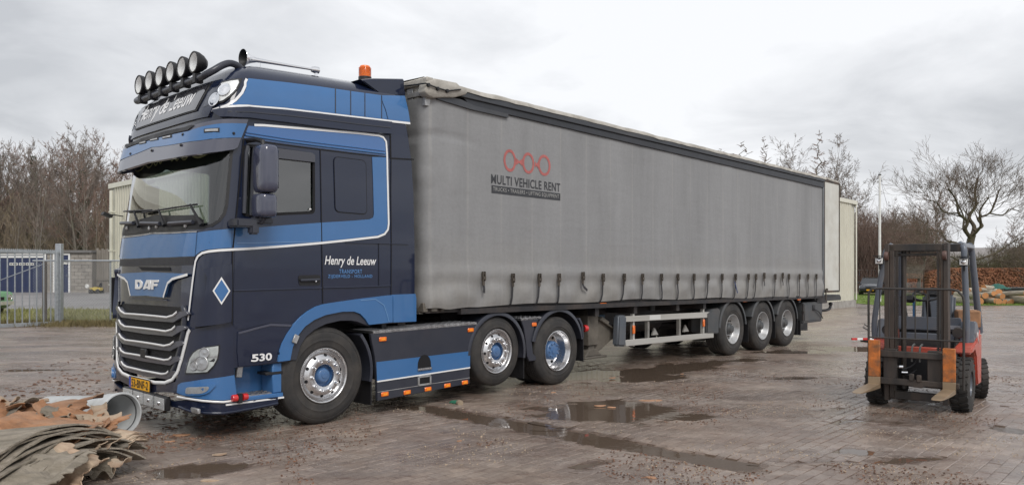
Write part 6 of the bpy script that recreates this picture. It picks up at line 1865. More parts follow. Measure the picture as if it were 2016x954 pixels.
# welded seams between the curtain widths: faint paler vertical lines about every 0.65 m
sx_ = nd(nt, 'ShaderNodeMath', operation='FRACT'); m65 = nd(nt, 'ShaderNodeMath', operation='MULTIPLY'); m65.inputs[1].default_value = 1 / .64
L.new(sepo.outputs[0], m65.inputs[0]); L.new(m65.outputs[0], sx_.inputs[0])
cmpn = nd(nt, 'ShaderNodeMath', operation='LESS_THAN'); cmpn.inputs[1].default_value = .055; L.new(sx_.outputs[0], cmpn.inputs[0])
sm_ = mulv(cmpn.outputs[0], tn(3, 3, (1, 1, .3), .35, .6, .15, .5))
seamc = nd(nt, 'ShaderNodeMix', data_type='RGBA'); L.new(sm_, seamc.inputs[0]); L.new(base_c.outputs[2], seamc.inputs[6]); seamc.inputs[7].default_value = (.30, .295, .285, 1)
vm = nd(nt, 'ShaderNodeVectorMath', operation='SCALE'); L.new(seamc.outputs[2], vm.inputs[0]); L.new(f_, vm.inputs['Scale'])
L.new(vm.outputs[0], b.inputs['Base Color']); b.inputs['Roughness'].default_value = .50; b.inputs['Specular IOR Level'].default_value = .35
bn = nd(nt, 'ShaderNodeTexNoise', Scale=5.0, Detail=5.0); mpb = nd(nt, 'ShaderNodeMapping'); mpb.inputs['Scale'].default_value = (.35, 1, 1.3); L.new(oc_, mpb.inputs[0]); L.new(mpb.outputs[0], bn.inputs['Vector'])
bpn = nd(nt, 'ShaderNodeBump', Strength=1.0, Distance=.006); L.new(bn.outputs[0], bpn.inputs['Height']); L.new(bpn.outputs[0], b.inputs['Normal'])
STRAPX = [2.405, 2.98, 3.545, 3.991, 4.571, 5.097, 5.683, 6.232, 6.834, 7.387, 7.972, 8.51, 9.077, 9.649, 10.234, 10.585, 10.988, 11.551, 11.946, 12.285, 12.889, 13.4, 13.917]
SHORT = {0, 4, 16, 18}
plan = []
for k in range(9): plan.append((1.435, -.93 - .02 * k, 'f'))
for k in range(13):
    a = math.pi / 2 * k / 12; plan.append((1.565 - .13 * math.cos(a), -1.10 - .175 * math.sin(a), 'c'))
xx = 1.60
while xx < 14.44: plan.append((xx, YN, 's')); xx += .075
plan.append((14.44, YN, 's'))
def zbot(x): return 1.222 - max(0, x - 6) * .0142 + (.012 * math.sin(x * 2.3) if x > 1.7 else 0)
nz = 54; vs = []
for j in range(nz + 1):
    t = j / nz
    for (x, y, kk) in plan:
        zb = zbot(x) + (0.03 * noise.noise(Vector((x * 3, 1, 1))) if t == 0 and x < 2.3 else 0)
        z = zb + (3.845 - zb) * t
        o = .010 * noise.noise(Vector((x * .9, z * .5, 1))) + .004 * noise.noise(Vector((x * 4, z * .9, 5)))
        # buckle line: the curtain is pulled in at the webbing and hangs slack below it
        d = min(abs(x - s) for s in STRAPX)
        lowz = sstep(1.62, 1.45, z)
        o += .020 * sstep(1.50, 1.66, z) * sstep(1.80, 1.66, z)
        o += lowz * (.030 * sstep(.02, .22, d) * (math.sin(math.pi * min(1, max(0, (z - zb) / (1.55 - zb))))) - .012 * sstep(.12, 0, d))
        o += lowz * .018 * noise.noise(Vector((x * 3.1, z * 6.5, 2)))
        if kk == 's' and x < 2.6: o += .020 * noise.noise(Vector((x * 3, z * 2.2, 8))) * sstep(2.6, 1.7, x)
        if kk != 's': o += .016 * noise.noise(Vector((y * 3, z * 4.5, 8)))
        # sag fold below the front top corner
        if x < 2.6: o -= .020 * math.exp(-((z - 3.42 + .10 * abs(x - 1.8)) / .035) ** 2) * sstep(2.6, 1.9, x)
        if kk == 'f': vs.append((x - X0 - o, y, z))
        elif kk == 'c':
            nn = Vector((x - 1.565, y + 1.10, 0)).normalized(); vs.append((x - X0 + nn.x * o, y + nn.y * o, z))
        else: vs.append((x - X0, y - o, z))
m_ = len(plan)
me = arr_mesh('curtain', vs, [(j * m_ + i, j * m_ + i + 1, (j + 1) * m_ + i + 1, (j + 1) * m_ + i) for j in range(nz) for i in range(m_ - 1)])
me.shade_smooth(); put('curtain', me, trailer, TARP)
RAILM = pm('dark_rail', (.038, .043, .052), .5, var=.2, dirt=(.12, .115, .11), dirt_amt=.4, dirt_scale=1.5, stretch=(.4, 1, 2))
WTARP = pm('dirty_white_tarp', (.46, .44, .40), .8, var=.2, scale=3, bump=.02, bscale=5, dirt=(.17, .15, .12), dirt_amt=.8, dirt_scale=2.2)
# top rail in two steps, with the drooping front end
mb = MB(); mb.xz([(2.0, 3.93), (14.46, 3.945), (14.46, 4.02), (2.0, 4.02)], YN - .055, YN + .06); tb(mb, 'top_rail', RAILM, bev=.008)
mb = MB(); mb.xz([(2.16, 3.845), (14.46, 3.80), (14.46, 3.94), (2.06, 3.932)], YN - .030, YN + .05); tb(mb, 'curtain_track', pm('track_dark', (.026, .029, .036), .5, var=.2), bev=.006)
mb = MB(); mb.xz([(1.60, 3.885), (1.60, 3.835), (2.2, 3.80), (2.9, 3.80), (2.9, 3.85), (2.25, 3.86), (2.0, 3.90)], YN - .036, YN - .006); tb(mb, 'front_hem', RAILM)
# roof tarpaulin, wavy over the near edge
vs, fs = [], []; xs = [1.42 + .16 * k for k in range(83)]
cross = [(-1.34, 4.005), (-1.335, 4.05), (-1.26, 4.085), (-.9, 4.10), (0, 4.11), (1.27, 4.08), (1.28, 4.0)]
for x in xs:
    for (y, z) in cross:
        w_ = .016 * noise.noise(Vector((x * 2.4, y, 3))) + .010 * noise.noise(Vector((x * 6, y, 1)))
        vs.append((x - X0, y + w_ * .6, z + w_ - (.03 if x > 13 else 0) * 0))
k_ = len(cross)
for i in range(len(xs) - 1):
    for j in range(k_ - 1): fs.append((i * k_ + j, i * k_ + j + 1, (i + 1) * k_ + j + 1, (i + 1) * k_ + j))
me = arr_mesh('roof_tarpaulin', vs, fs); me.shade_smooth(); put('roof_tarpaulin', me, trailer, WTARP)
# folded tarp corner
px_c = [(1.36, 3.885), (1.43, 3.845), (1.50, 3.83), (1.70, 3.87), (1.86, 3.895), (2.06, 3.965), (2.10, 4.01), (1.98, 4.05), (1.90, 4.09), (1.53, 4.075), (1.40, 4.02)]
mb = MB(); mb.xz(px_c, -1.345, -1.20); tb(mb, 'tarp_corner', WTARP, bev=.012, smooth=60)
mb = MB(); mb.tube([(1.20, -.55, 4.0), (1.36, -1.36, 3.98), (1.55, -1.365, 3.955), (1.72, -1.362, 3.95), (1.95, -1.36, 4.01)], .010, 6)
for p in ((1.41, 3.97), (1.56, 3.95), (1.72, 3.95)): mb.lathe([(0, .03), (.022, .028), (.026, 0)], (p[0], -1.345, p[1]), (0, -1, 0), 10)
tb(mb, 'tarp_cord', M['black'])
mb = MB(); mb.span((1.40, -1.34, 4.0), (1.52, 1.28, 4.08)); tb(mb, 'front_header', WTARP, bev=.015)
# front wall
FWALL = pm('trailer_front_wall', (.52, .51, .47), .5, var=.06, dirt=(.3, .28, .24), dirt_amt=.4, dirt_scale=1.2)
mb = MB(); mb.span((1.46, -1.12, 1.15), (1.52, 1.2, 4.02)); tb(mb, 'front_wall', FWALL)
mb = MB(); mb.span((1.44, -1.02, 3.70), (1.455, -.90, 4.0)); mb.span((1.43, -1.17, 3.87), (1.47, -.92, 3.93)); mb.xz([(1.44, 3.84), (1.62, 3.84), (1.52, 3.74), (1.44, 3.74)], -1.26, -1.20); tb(mb, 'corner_post', M['silver'], bev=.004)
mb = MB(); mb.span((1.46, 1.18, 1.15), (14.44, 1.24, 4.0)); tb(mb, 'far_curtain', TARP)
mb = MB(); mb.span((1.48, -1.22, 1.16), (14.44, 1.22, 1.26)); tb(mb, 'deck', M['steel'])
mb = MB(); mb.xz([(2.05, 1.13), (14.46, 1.06), (14.46, 1.135), (2.05, 1.20)], YN + .01, YN + .09); tb(mb, 'side_rave', M['steel'])
mb = MB(); mb.box((1.47, -1.17, 1.235), (.08, .13, .12)); mb.box((1.60, -1.235, 1.23), (.10, .05, .10)); mb.box((1.74, -1.24, 1.215), (.05, .04, .07)); tb(mb, 'corner_casting', M['muddy'], bev=.008)
# buckles and straps
STRAP = pm('strap_webbing', (.030, .030, .034), .8, var=.2)
BUCK = pm('buckle_steel', (.10, .085, .07), .5, metal=.5, var=.3)
rs = random.Random(4)
for i, x in enumerate(STRAPX):
    yy = YN - .035
    mb = MB()
    if i in SHORT:
        pts = [(x, yy, 1.53), (x + .01, yy - .015, 1.46), (x + (.10 if i == 4 else .0), yy - .02, 1.40)]
    else:
        sl = rs.uniform(-.05, .05); pts = [(x, yy, 1.55), (x + sl * .2, yy - .006, 1.44), (x + sl * .6, yy - .008, 1.33), (x + sl, yy + .006, 1.24 - max(0, x - 6) * .014), (x + sl, yy + .05, 1.19 - max(0, x - 6) * .014)]
    for a, b_ in zip(pts[:-1], pts[1:]): mb.bar(a, b_, .037, .004, (0, 1, 0))
    so = tb(mb, 'strap', STRAP, smooth=0)
    mb = MB(); zb_ = 1.535 if i not in SHORT else 1.56
    mb.span((x - .026, yy - .03, zb_), (x - .016, yy, zb_ + .125)); mb.span((x + .016, yy - .03, zb_), (x + .026, yy, zb_ + .125)); mb.span((x - .026, yy - .035, zb_ + .02), (x + .026, yy - .02, zb_ + .06)); mb.span((x - .024, yy - .02, zb_ + .09), (x + .024, yy - .004, zb_ + .11)); mb.span((x - .02, yy - .016, zb_ - .06), (x + .02, yy - .002, zb_))
    o = tb(mb, 'buckle', BUCK, parent=so, smooth=0)
mb = MB(); mb.bar((9.60, YN - .05, 1.50), (9.72, YN - .055, 1.27), .03, .004, (0, 1, 0)); tb(mb, 'loose_strap', pm('blue_strap', (.02, .04, .12), .8), smooth=0)
# print on the curtain
def on_curtain(x0, z0, off=.004):
    return lambda a, b_: Vector((x0 + a - X0, YN - off - .010 * noise.noise(Vector(((x0 + a) * .9, (z0 + b_) * .5, 1))) - .004 * noise.noise(Vector(((x0 + a) * 4, (z0 + b_) * .9, 5))), z0 + b_))
INKG = pm('faded_black_print', (.040, .042, .048), .6, var=.15, scale=8)
lettering('lettering', 'MULTI VEHICLE RENT', INKG, trailer, on_curtain(2.59, 2.872), bold=.018, spacing=1.06, width=1.475, height=.128)
BN = 40
mb = MB(); f = on_curtain(2.60, 2.745)
for k in range(BN):
    a0, a1 = 1.467 * k / BN, 1.467 * (k + 1) / BN
    mb.add([f(a0, 0), f(a1, 0), f(a1, .105), f(a0, .105)], [(0, 1, 2, 3)])
mb.build('print_bar', INKG, trailer, smooth=0)
lettering('lettering', 'TRUCKS \u2022 TRAILERS \u2022 LIFTING EQUIPMENT', pm('pale_print', (.36, .36, .35), .6), trailer, on_curtain(2.625, 2.768, .0065), spacing=1.08, width=1.41, height=.062)
REDP = pm('faded_red_print', (.42, .125, .115), .6, var=.2, scale=12)
for (cx, cz, rx, rz) in ((2.962, 3.220, .128, .155), (3.348, 3.226, .128, .150), (3.698, 3.232, .140, .153)):
    mb = MB(); n = 40; f = on_curtain(cx, cz, .004); vs = []
    for k in range(n):
        a = 2 * math.pi * k / n; vs += [f(math.cos(a) * rx, math.sin(a) * rz), f(math.cos(a) * rx * .70, math.sin(a) * rz * .74)]
    mb.add(vs, [(2 * k, 2 * ((k + 1) % n), 2 * ((k + 1) % n) + 1, 2 * k + 1) for k in range(n)]); mb.build('logo_ring', REDP, trailer, smooth=0)
for (cx, w_) in ((3.155, .13), (3.525, .07)):
    mb = MB(); f = on_curtain(cx, 3.222, .005); mb.add([f(-w_ / 2, .05), f(0, .012), f(w_ / 2, .05), f(w_ / 2, -.05), f(0, -.012), f(-w_ / 2, -.05)], [(0, 1, 2, 3, 4, 5)]); mb.build('logo_link', REDP, trailer, smooth=0)
# rear frame and opened door
mb = MB(); mb.span((14.42, YN - .03, 1.10), (14.475, YN + .10, 4.02)); tb(mb, 'rear_post', pm('rear_post', (.13, .14, .15), .5, var=.2), bev=.006)
DOORM = pm('door_white', (.60, .60, .555), .45, var=.05, dirt=(.38, .34, .26), dirt_amt=.5, dirt_scale=1.5)
mb = MB(); mb.span((14.52, YN - .02, 1.225), (15.52, YN + .02, 3.985)); do = tb(mb, 'rear_door', DOORM, bev=.005)
mb = MB()
for (a, b_) in (((14.50, 1.21), (14.50, 4.0)), ((15.53, 1.21), (15.53, 4.0)), ((14.50, 1.215), (15.53, 1.215)), ((14.50, 3.992), (15.53, 3.992))): mb.bar((a[0], YN - .005, a[1]), (b_[0], YN - .005, b_[1]), .05, .05, (0, 1, 0))
tb(mb, 'door_frame', pm('door_rubber', (.045, .04, .036), .7, var=.3, dirt=(.16, .08, .04), dirt_amt=.5, dirt_scale=3), parent=do)
mb = MB(); mb.tube([(14.62, YN - .04, 1.22), (14.62, YN - .04, 1.30)], .03, 8); mb.tube([(14.53, YN - .05, 1.0), (14.53, YN - .05, 1.28)], .018, 8); tb(mb, 'door_latch', BUCK, parent=do)
mb = MB(); mb.span((13.2, YN - .045, 4.03), (14.1, YN + .1, 4.07)); mb.xz([(14.4, 4.05), (15.5, 3.98), (15.6, 4.02), (15.4, 4.06), (14.6, 4.09)], -1.30, -.4); tb(mb, 'roof_flap', WTARP, bev=.01)
# chassis
mb = MB()
for s in (-.55, .55): mb.xz([(2.4, 1.0), (4.6, .95), (5.3, .72), (14.6, .72), (14.6, 1.14), (2.4, 1.14)], s - .07, s + .07)
for x in (5.1, 6.2, 7.6, 8.6, 13.2): mb.span((x - .05, -1.2, .98), (x + .05, 1.2, 1.12))
for x in (9.734, 11.139, 12.427): mb.tube([(x, -1.0, .535), (x, 1.0, .535)], .075, 8); mb.span((x - .45, -.62, .5), (x + .1, -.45, .75)); mb.tube([(x + .3, -.5, .62), (x + .3, -.5, .85)], .13, 10)
mb.tube([(6.9, -.3, .75), (8.2, -.3, .75)], .20, 12); mb.tube([(5.6, .45, .70), (7.4, .45, .70)], .18, 12)
mb.span((13.4, -.5, .55), (14.9, .5, .9)); mb.span((14.3, -1.2, .92), (14.95, 1.2, 1.10)); mb.span((14.4, -1.0, .52), (14.5, 1.0, .62))
tb(mb, 'chassis', M['steel'])
mb = MB(); mb.xz([(14.2, 1.12), (15.9, 1.12), (16.0, 1.05), (16.0, .97), (14.9, .97), (14.2, 1.0)], -1.18, -.2); mb.span((14.4, -1.15, .62), (14.75, -.4, .95)); tb(mb, 'tail_lift', pm('tail_lift_dark', (.045, .045, .048), .55, var=.3), bev=.01)
mb = MB(); mb.tube(smooth_path([(14.9, -1.0, .72), (15.25, -1.05, .72), (15.45, -1.08, .76), (15.52, -1.08, .84)], 5), .035, 8); mb.lathe([(0, .05), (.045, .03), (.055, 0), (.045, -.03), (0, -.05)], (15.52, -1.08, .88), (0, 0, 1), 12); tb(mb, 'tow_hook', M['black'])
# side guards
yg = -1.20
def zr(x, a, b_): return a + (b_ - a) * (x - 5.9) / (8.94 - 5.9)
for (a0, b0, a1, b1) in ((.947, .915, .853, .805), (.549, .505, .447, .405)):
    mb = MB(); mb.xz([(5.89, a1), (8.94, b1), (8.94, b0), (5.89, a0)], yg - .012, yg + .02); tb(mb, 'side_guard_rail', M['rail'], bev=.004)
mb = MB(); mb.xz([(6.62, .853), (6.98, .848), (6.98, .932), (6.62, .936)], yg - .015, yg - .0125); tb(mb, 'reflective_tape', pm('pale_tape', (.62, .62, .60), .4), smooth=0)
mb = MB(); mb.xz([(5.64, .462), (5.885, .440), (5.905, .965), (5.67, .975)], yg - .03, yg + .10); tb(mb, 'side_guard_front', pm('guard_grey', (.085, .10, .12), .5, var=.12, dirt=(.16, .14, .12), dirt_amt=.4), bev=.03, seg=3)
for x in (6.18, 8.60):
    mb = MB(); mb.bar((x, yg + .05, .42), (x, yg + .05, 1.13), .065, .05, (1, 0, 0)); tb(mb, 'side_guard_post', M['rail'], bev=.004)
    mb = MB(); mb.span((x - .05, yg - .004, .64), (x + .01, yg + .022, .78)); tb(mb, 'amber_reflector', M['orange'], bev=.006)
for (u, v) in ((1188, 599.5), (1341, 594), (1467, 591), (1573, 588)):
    x, z = on_side(u, v, -1.25); mb = MB(); mb.span((x - .09, -1.262, z - .03), (x + .09, -1.235, z + .03)); tb(mb, 'marker_lamp', M['orange'] if u != 1341 else pm('pale_lens', (.55, .42, .36), .3), bev=.008)
# landing leg, grey tool box behind it, hoses
mb = MB(); mb.span((5.05, -1.06, .50), (5.33, -.80, 1.15)); mb.span((5.11, -1.03, .34), (5.27, -.83, .5)); tb(mb, 'landing_leg', M['muddy'], bev=.01)
mb = MB(); mb.xz([(4.96, .325), (5.42, .325), (5.36, .38), (5.28, .44), (5.10, .44), (5.02, .38)], -1.06, -.80); mb.span((4.92, -1.1, .29), (5.52, -.76, .325)); tb(mb, 'leg_foot', M['muddy'], bev=.01)
mb = MB(); mb.xz([(5.40, .90), (5.46, .93), (5.98, .68), (5.99, .60), (5.75, .55), (5.55, .45), (5.30, .35), (5.32, .60)], -1.02, -.86); mb.xz([(5.36, .90), (5.96, .63), (6.0, .68), (5.42, .955)], -1.08, -.82); tb(mb, 'leg_gearbox', M['muddy'], bev=.01)
mb = MB(); mb.xz([(5.58, .83), (5.80, .73), (5.82, .76), (5.60, .86)], -1.085, -1.06); tb(mb, 'gearbox_slot', M['seam'], smooth=0)
mb = MB(); mb.span((5.35, -.75, .78), (5.95, -.35, .96)); tb(mb, 'blue_crossbeam', pm('blue_steel', (.06, .11, .17), .5, var=.3), bev=.01)
for (x, z0, z1) in ((7.0, .45, .80), (8.1, .45, .80)):
    mb = MB(); mb.span((x - .03, -.95, z0), (x + .03, -.89, z1)); mb.xz([(x + .05, .55), (x + .25, .55), (x + .13, .68)], -1.0, -.97); tb(mb, 'pallet_box_bracket', M['rail'])
mb = MB(); mb.tube([(7.35, -.8, .98), (7.35, -.8, 1.10)], .06, 10); tb(mb, 'air_valve', M['greysteel'])
# trailer wheels, mudguards, flaps, tool box
for i, (x, z) in enumerate(((9.734, .533), (11.139, .533), (12.427, .533))):
    w_ = make_wheel(trailer, x - X0, -1.225, z, .535, .385, 'trailer', turn=.3 * i + .2); far_copy(w_, 1.225)
    g_ = guard(trailer, x - X0, .545, .585, 176 if i == 0 else 160, 6, -1.235, -.80, .02, .035, M['greysteel'])
mb = MB(); mb.xz([(8.66, .50), (9.13, .47), (9.14, .75), (9.20, .93), (9.14, .98), (8.85, .96), (8.66, .90)], -1.225, -.86); tb(mb, 'mudguard_front', M['greysteel'], bev=.02, seg=2)
for x in (10.45, 11.80, 13.05):
    mb = MB(); mb.span((x, -1.21, .22), (x + .012, -.82, .62)); tb(mb, 'mudflap', M['black'])
mb = MB(); mb.span((13.42, -1.20, .47), (14.60, -.72, .97)); to = tb(mb, 'tool_box', M['greysteel'], bev=.02, seg=2)
mb = MB(); mb.span((13.48, -1.215, .52), (14.54, -1.198, .92)); tb(mb, 'tool_box_door', M['greysteel'], parent=to, bev=.008)
mb = MB(); mb.span((13.95, -1.235, .76), (14.07, -1.21, .90)); tb(mb, 'box_latch', M['black'], parent=to, bev=.005)
mb = MB(); mb.tube(smooth_path([(14.0, -1.23, .80), (14.25, -1.26, .72), (14.55, -1.24, .55)], 5), .012, 5); tb(mb, 'cable', M['black'])
mb = MB(); mb.span((13.25, -1.20, .20), (13.27, -.70, .55)); mb.xz([(13.35, .26), (14.95, .20), (14.95, .55), (13.4, .55)], -.70, -.68); tb(mb, 'rear_mudflap', M['black'])
for (x, y) in ((13.3, -1.24),):
    mb = MB(); mb.tube([(x, y, .55), (x, y, .95)], .02, 6); mb.span((x - .03, y - .03, .72), (x + .05, y + .03, .78)); tb(mb, 'box_bracket', M['steel'])

# ------------------------------------------------------------------ FORKLIFT (x to its left-hand side as seen, y to its rear)
fe, fb_ = Vector((.785, -.62, 0)).normalized(), Vector((.62, .785, 0)).normalized()
fk = tag(empty('forklift', (5.08, 9.5, 0), math.atan2(fe.y, fe.x)), 'worn red and grey forklift with raised rusty orange forks, parked on the yard', 'forklift')
F = fk
MAST = pm('mast_steel', (.020, .019, .019), .55, var=.3, dirt=(.12, .085, .06), dirt_amt=.6, dirt_scale=5, stretch=(1, 1, .25))
MASTB = pm('mast_brown', (.032, .028, .026), .6, var=.3, dirt=(.13, .09, .065), dirt_amt=.5, dirt_scale=5, stretch=(1, 1, .3))
FGREY = pm('forklift_grey', (.105, .122, .155), .42, var=.12, coat=.2, dirt=(.13, .115, .10), dirt_amt=.5, dirt_scale=4)
FRED = pm('forklift_red', (.50, .075, .045), .45, var=.12, coat=.2, dirt=(.35, .20, .16), dirt_amt=.6, dirt_scale=4)
FORKO = pm('fork_orange', (.50, .15, .03), .65, var=.35, scale=9, bump=.004, bscale=40, dirt=(.10, .07, .045), dirt_amt=.95, dirt_scale=11)
FORKB = pm('fork_worn', (.30, .22, .14), .5, metal=.2, var=.3, dirt=(.14, .10, .07), dirt_amt=.6, dirt_scale=8)
RODM = pm('dark_rod', (.055, .05, .047), .5, metal=.3, var=.3)
# mast
for s in (-1, 1):
    ox0, ox1, ix0, ix1, x = (-.325, -.272, -.268, -.215, -.188) if s < 0 else (.318, .368, .285, .314, .262)
    mb = MB(); mb.span((ox0, -.36, .10), (ox1, -.20, 2.02)); mb.build('mast_channel', MASTB, F, bev=.004)
    mb = MB(); mb.span((ix0, -.35, .14), (ix1, -.22, 2.0)); mb.build('inner_mast', MASTB if s < 0 else MAST, F, bev=.004)
    mb = MB()
    for k in range(52): mb.span((x - .018, -.345, .70 + k * .025), (x + .018, -.325, .717 + k * .025))
    mb.span((x - .010, -.338, .70), (x + .010, -.330, 2.0)); o = mb.build('lift_chain', MAST, F, smooth=0)
    MB().lathe([(0, .022), (.05, .022), (.055, .012), (.055, -.012), (.05, -.022), (0, -.022)], (-.295 if s < 0 else .335, -.385, 1.87), (1, 0, 0), 20).build('chain_pulley', pm('rusty_pulley', (.10, .055, .045), .5, var=.3) if s < 0 else bpy.data.materials['rusty_pulley'], F)
mb = MB(); mb.span((-.30, -.35, 1.93), (.30, -.22, 2.015)); mb.build('mast_crossbar', MAST, F, bev=.006)
mb = MB(); mb.span((-.22, -.30, 1.87), (.24, -.24, 1.905)); mb.build('mast_crossbar', MAST, F, bev=.004)
mb = MB(); mb.span((-.30, -.33, .12), (.27, -.24, .215)); mb.build('mast_crossbar', MASTB, F, bev=.006)
mb = MB(); mb.tube([(-.125, -.26, .25), (-.125, -.26, 1.93)], .030, 12); mb.span((-.21, -.30, 1.945), (-.06, -.27, 1.955)); mb.tube([(-.06, -.27, 1.93), (-.06, -.27, 1.86)], .010, 6); mb.build('free_lift_cylinder', MAST, F)
# carriage
mb = MB(); mb.xz([(-.40, .645), (.47, .645), (.47, .72), (-.40, .72)], -.50, -.44); mb.build('carriage_bar', MASTB, F, bev=.006)
mb = MB(); mb.xz([(-.40, .315), (.0, .315), (.03, .30), (.12, .30), (.15, .32), (.50, .32), (.50, .385), (-.40, .390)], -.50, -.44); mb.build('carriage_bar', MASTB, F, bev=.006)
mb = MB()
for x in (-.24, .24): mb.span((x - .075, -.46, .30), (x + .075, -.36, .74))
mb.span((-.02, -.52, .38), (.03, -.47, .46)); mb.span((.06, -.52, .37), (.11, -.47, .45)); mb.build('carriage_plate', MASTB, F, bev=.006)
for (x, zt) in ((-.400, .845), (.405, .790)):
    w = .065
    mb = MB(); mb.span((x - w, -.555, .40), (x + w, -.505, zt)); o = mb.build('fork', FORKO, F, bev=.006)
    mb = MB(); mb.xz([(x - w, .30), (x + w, .30), (x + w, .40), (x - w, .40)], -.555, -.505)
    vs_ = []
    ys = [-.505, -.56, -.8, -1.05, -1.25, -1.34, -1.38]; ws = [w, w, w, w, w * .95, w * .80, w * .5]; zt_ = [.315, .315, .312, .308, .304, .302, .300]; zb_ = [.262, .262, .268, .280, .288, .292, .295]
    for y, ww, a, b_ in zip(ys, ws, zt_, zb_): vs_ += [(x - ww, y, b_), (x + ww, y, b_), (x + ww, y, a), (x - ww, y, a)]
    fs_ = [(0, 1, 2, 3), tuple(24 + k for k in (3, 2, 1, 0))]
    for i in range(6):
        for k in range(4): fs_.append((i * 4 + k, i * 4 + (k + 1) % 4, i * 4 + 4 + (k + 1) % 4, i * 4 + 4 + k))
    mb.add(vs_, fs_); mb.build('fork_blade', FORKB, o, bev=.004)
# load backrest of thin rods
r_ = .011
xl, xr = -.471, .547
mb = MB(); mb.tube(smooth_path([(xl, -.50, .30), (xl, -.50, 1.0), (xl, -.50, 1.38), (xl + .02, -.50, 1.445), (xl + .09, -.50, 1.472), (0, -.50, 1.472), (xr - .12, -.50, 1.468), (xr - .04, -.50, 1.43), (xr, -.50, 1.34), (xr, -.50, 1.0), (xr, -.50, .31)], 4), r_ * 1.25, 8); mb.build('backrest_frame', RODM, F)
mb = MB(); mb.tube([(xl, -.50, .875), (xr, -.50, .872)], r_, 6); mb.build('backrest_rail', RODM, F)
for x in (-.345, -.24, -.085, .045, .175, .30):
    mb = MB(); mb.tube([(x, -.498, .875), (x, -.498, 1.47)], r_ * .62, 6); mb.build('backrest_rod', RODM, F)
mb = MB(); mb.tube([(xl, -.5, 1.0), (xl - .05, -.5, 1.03), (xl - .06, -.5, .99), (xl + .01, -.5, .95)], .008, 6); mb.build('rod_loop', RODM, F)
# overhead guard
def gleg(p0, p1, w): return MB().bar(p0, p1, w, w * .9, (0, 1, 0))
for s in (-1, 1):
    sx1, sx2 = (-.574, -.435) if s < 0 else (.478, .440)
    mb = MB(); mb.tube(smooth_path([(sx1, .26, .80), (sx1, .26, 1.08), (sx2 + (sx1 - sx2) * .25, .27, 1.80), (sx2, .29, 1.97), (sx2 + (.05 if s < 0 else -.05), .34, 2.03)], 4), .036, 8); mb.build('guard_leg', FGREY, F, smooth=50)
    rx = -.46 if s < 0 else .40
    mb = MB(); mb.tube(smooth_path([(rx * 1.14, 1.60, .85), (rx * 1.08, 1.42, 1.4), (rx * 1.0, 1.30, 1.90), (rx * .98, 1.24, 2.0), (rx, 1.10, 2.03)], 4), .042, 8); mb.build('guard_leg', FGREY, F, smooth=50)
    mb = MB(); mb.span((min(sx2, sx2 - s * .06), .30, 1.985), (max(sx2, sx2 - s * .06), 1.25, 2.045)); mb.build('guard_rail', FGREY, F, bev=.01)
for k, y in enumerate((.33, .52, .71, .90, 1.09, 1.24)):
    mb = MB(); mb.span((-.42, y - .025, 2.0), (.42, y + .025, 2.035)); mb.build('guard_bar', FGREY, F, bev=.006)
mb = MB(); mb.span((-.44, .28, 1.93), (.44, .32, 2.03)); mb.build('guard_front_bar', MAST, F, bev=.008)
# work lamps on the front legs
for (x, z) in ((-.492, 1.822), (.462, 1.798)):
    mb = MB(); mb.span((x - .055, .12, z - .05), (x + .055, .21, z + .05)); o = mb.build('work_lamp', M['black'], F, bev=.014, seg=2)
    MB().span((x - .045, .113, z - .038), (x + .045, .122, z + .038)).build('lens', M['reflector'], o, bev=.004)
    MB().lathe([(.028, .0), (.02, .006), (0, .008)], (x, .112, z), (0, -1, 0), 14).build('bulb_bowl', M['chrome'], o)
    mb = MB(); mb.span((x - .06, .05, z + .060), (x + .06, .20, z + .068)); mb.span((x - .01, .16, z - .11), (x + .01, .20, z - .04)); mb.build('lamp_hood', M['black'], o)
# body
mb = MB(); mb.span((-.36, .16, .22), (.36, .30, .64)); mb.span((-.40, .30, .28), (.40, 1.4, .60)); mb.build('chassis', M['steel'], F)
mb = MB(); mb.span((-.36, .155, .655), (.36, .20, .73)); mb.build('front_panel', FRED, F, bev=.008)
for s in (-1, 1):
    xo, xi = s * .575, s * .38
    mb = MB(); mb.xz([(0, 0)], 0, 0) if False else None
    prof = [(-.06, .690), (.20, .715), (.33, .62), (.40, .36), (.48, .26), (.74, .26), (.78, .90), (.55, .86), (.30, .815), (-.04, .765)]
    rear = MB().prism([(.76, .26), (.98, .26), (1.02, .50), (1.08, .60), (1.5, .60), (1.52, .90), (.78, .905)], lambda a, b_, s=s: (s * (.56 - .12 * (a - .76)), a, b_), lambda a, b_, s=s: (s * .36, a, b_)); rear.build('rear_side_body', FRED, F, bev=.015)
    fn0 = lambda a, b_, xo=xo: (xo, a, b_); fn1 = lambda a, b_, xi=xi: (xi, a, b_)
    m2 = MB().prism(prof, fn0, fn1); m2.build('side_body', FRED, F, bev=.02, seg=2)
    m3 = MB().prism([(.24, .80), (.34, 1.06), (.52, 1.06), (.72, .93), (.78, .92), (.60, .87)], lambda a, b_, s=s: (s * .555, a, b_), lambda a, b_, s=s: (s * .40, a, b_)); m3.build('cowl_side', FGREY, F, bev=.02, seg=2)
    MB().prism([(.30, .93), (.42, .93), (.42, .86), (.50, .78)], lambda a, b_, s=s: (s * .581, a, b_), lambda a, b_, s=s: (s * .574, a, b_)).build('white_decal', M['white'], F, smooth=0)
mb = MB(); mb.span((-.34, .36, .93), (.40, .44, 1.10)); mb.build('dash_panel', FGREY, F, bev=.012, seg=2)
mb = MB(); mb.span((-.30, .38, .895), (.36, .42, .93)); mb.build('dash_gap', M['seam'], F)
mb = MB(); mb.span((-.30, .345, .80), (.34, .42, .895)); mb.build('lower_dash', FGREY, F, bev=.010)
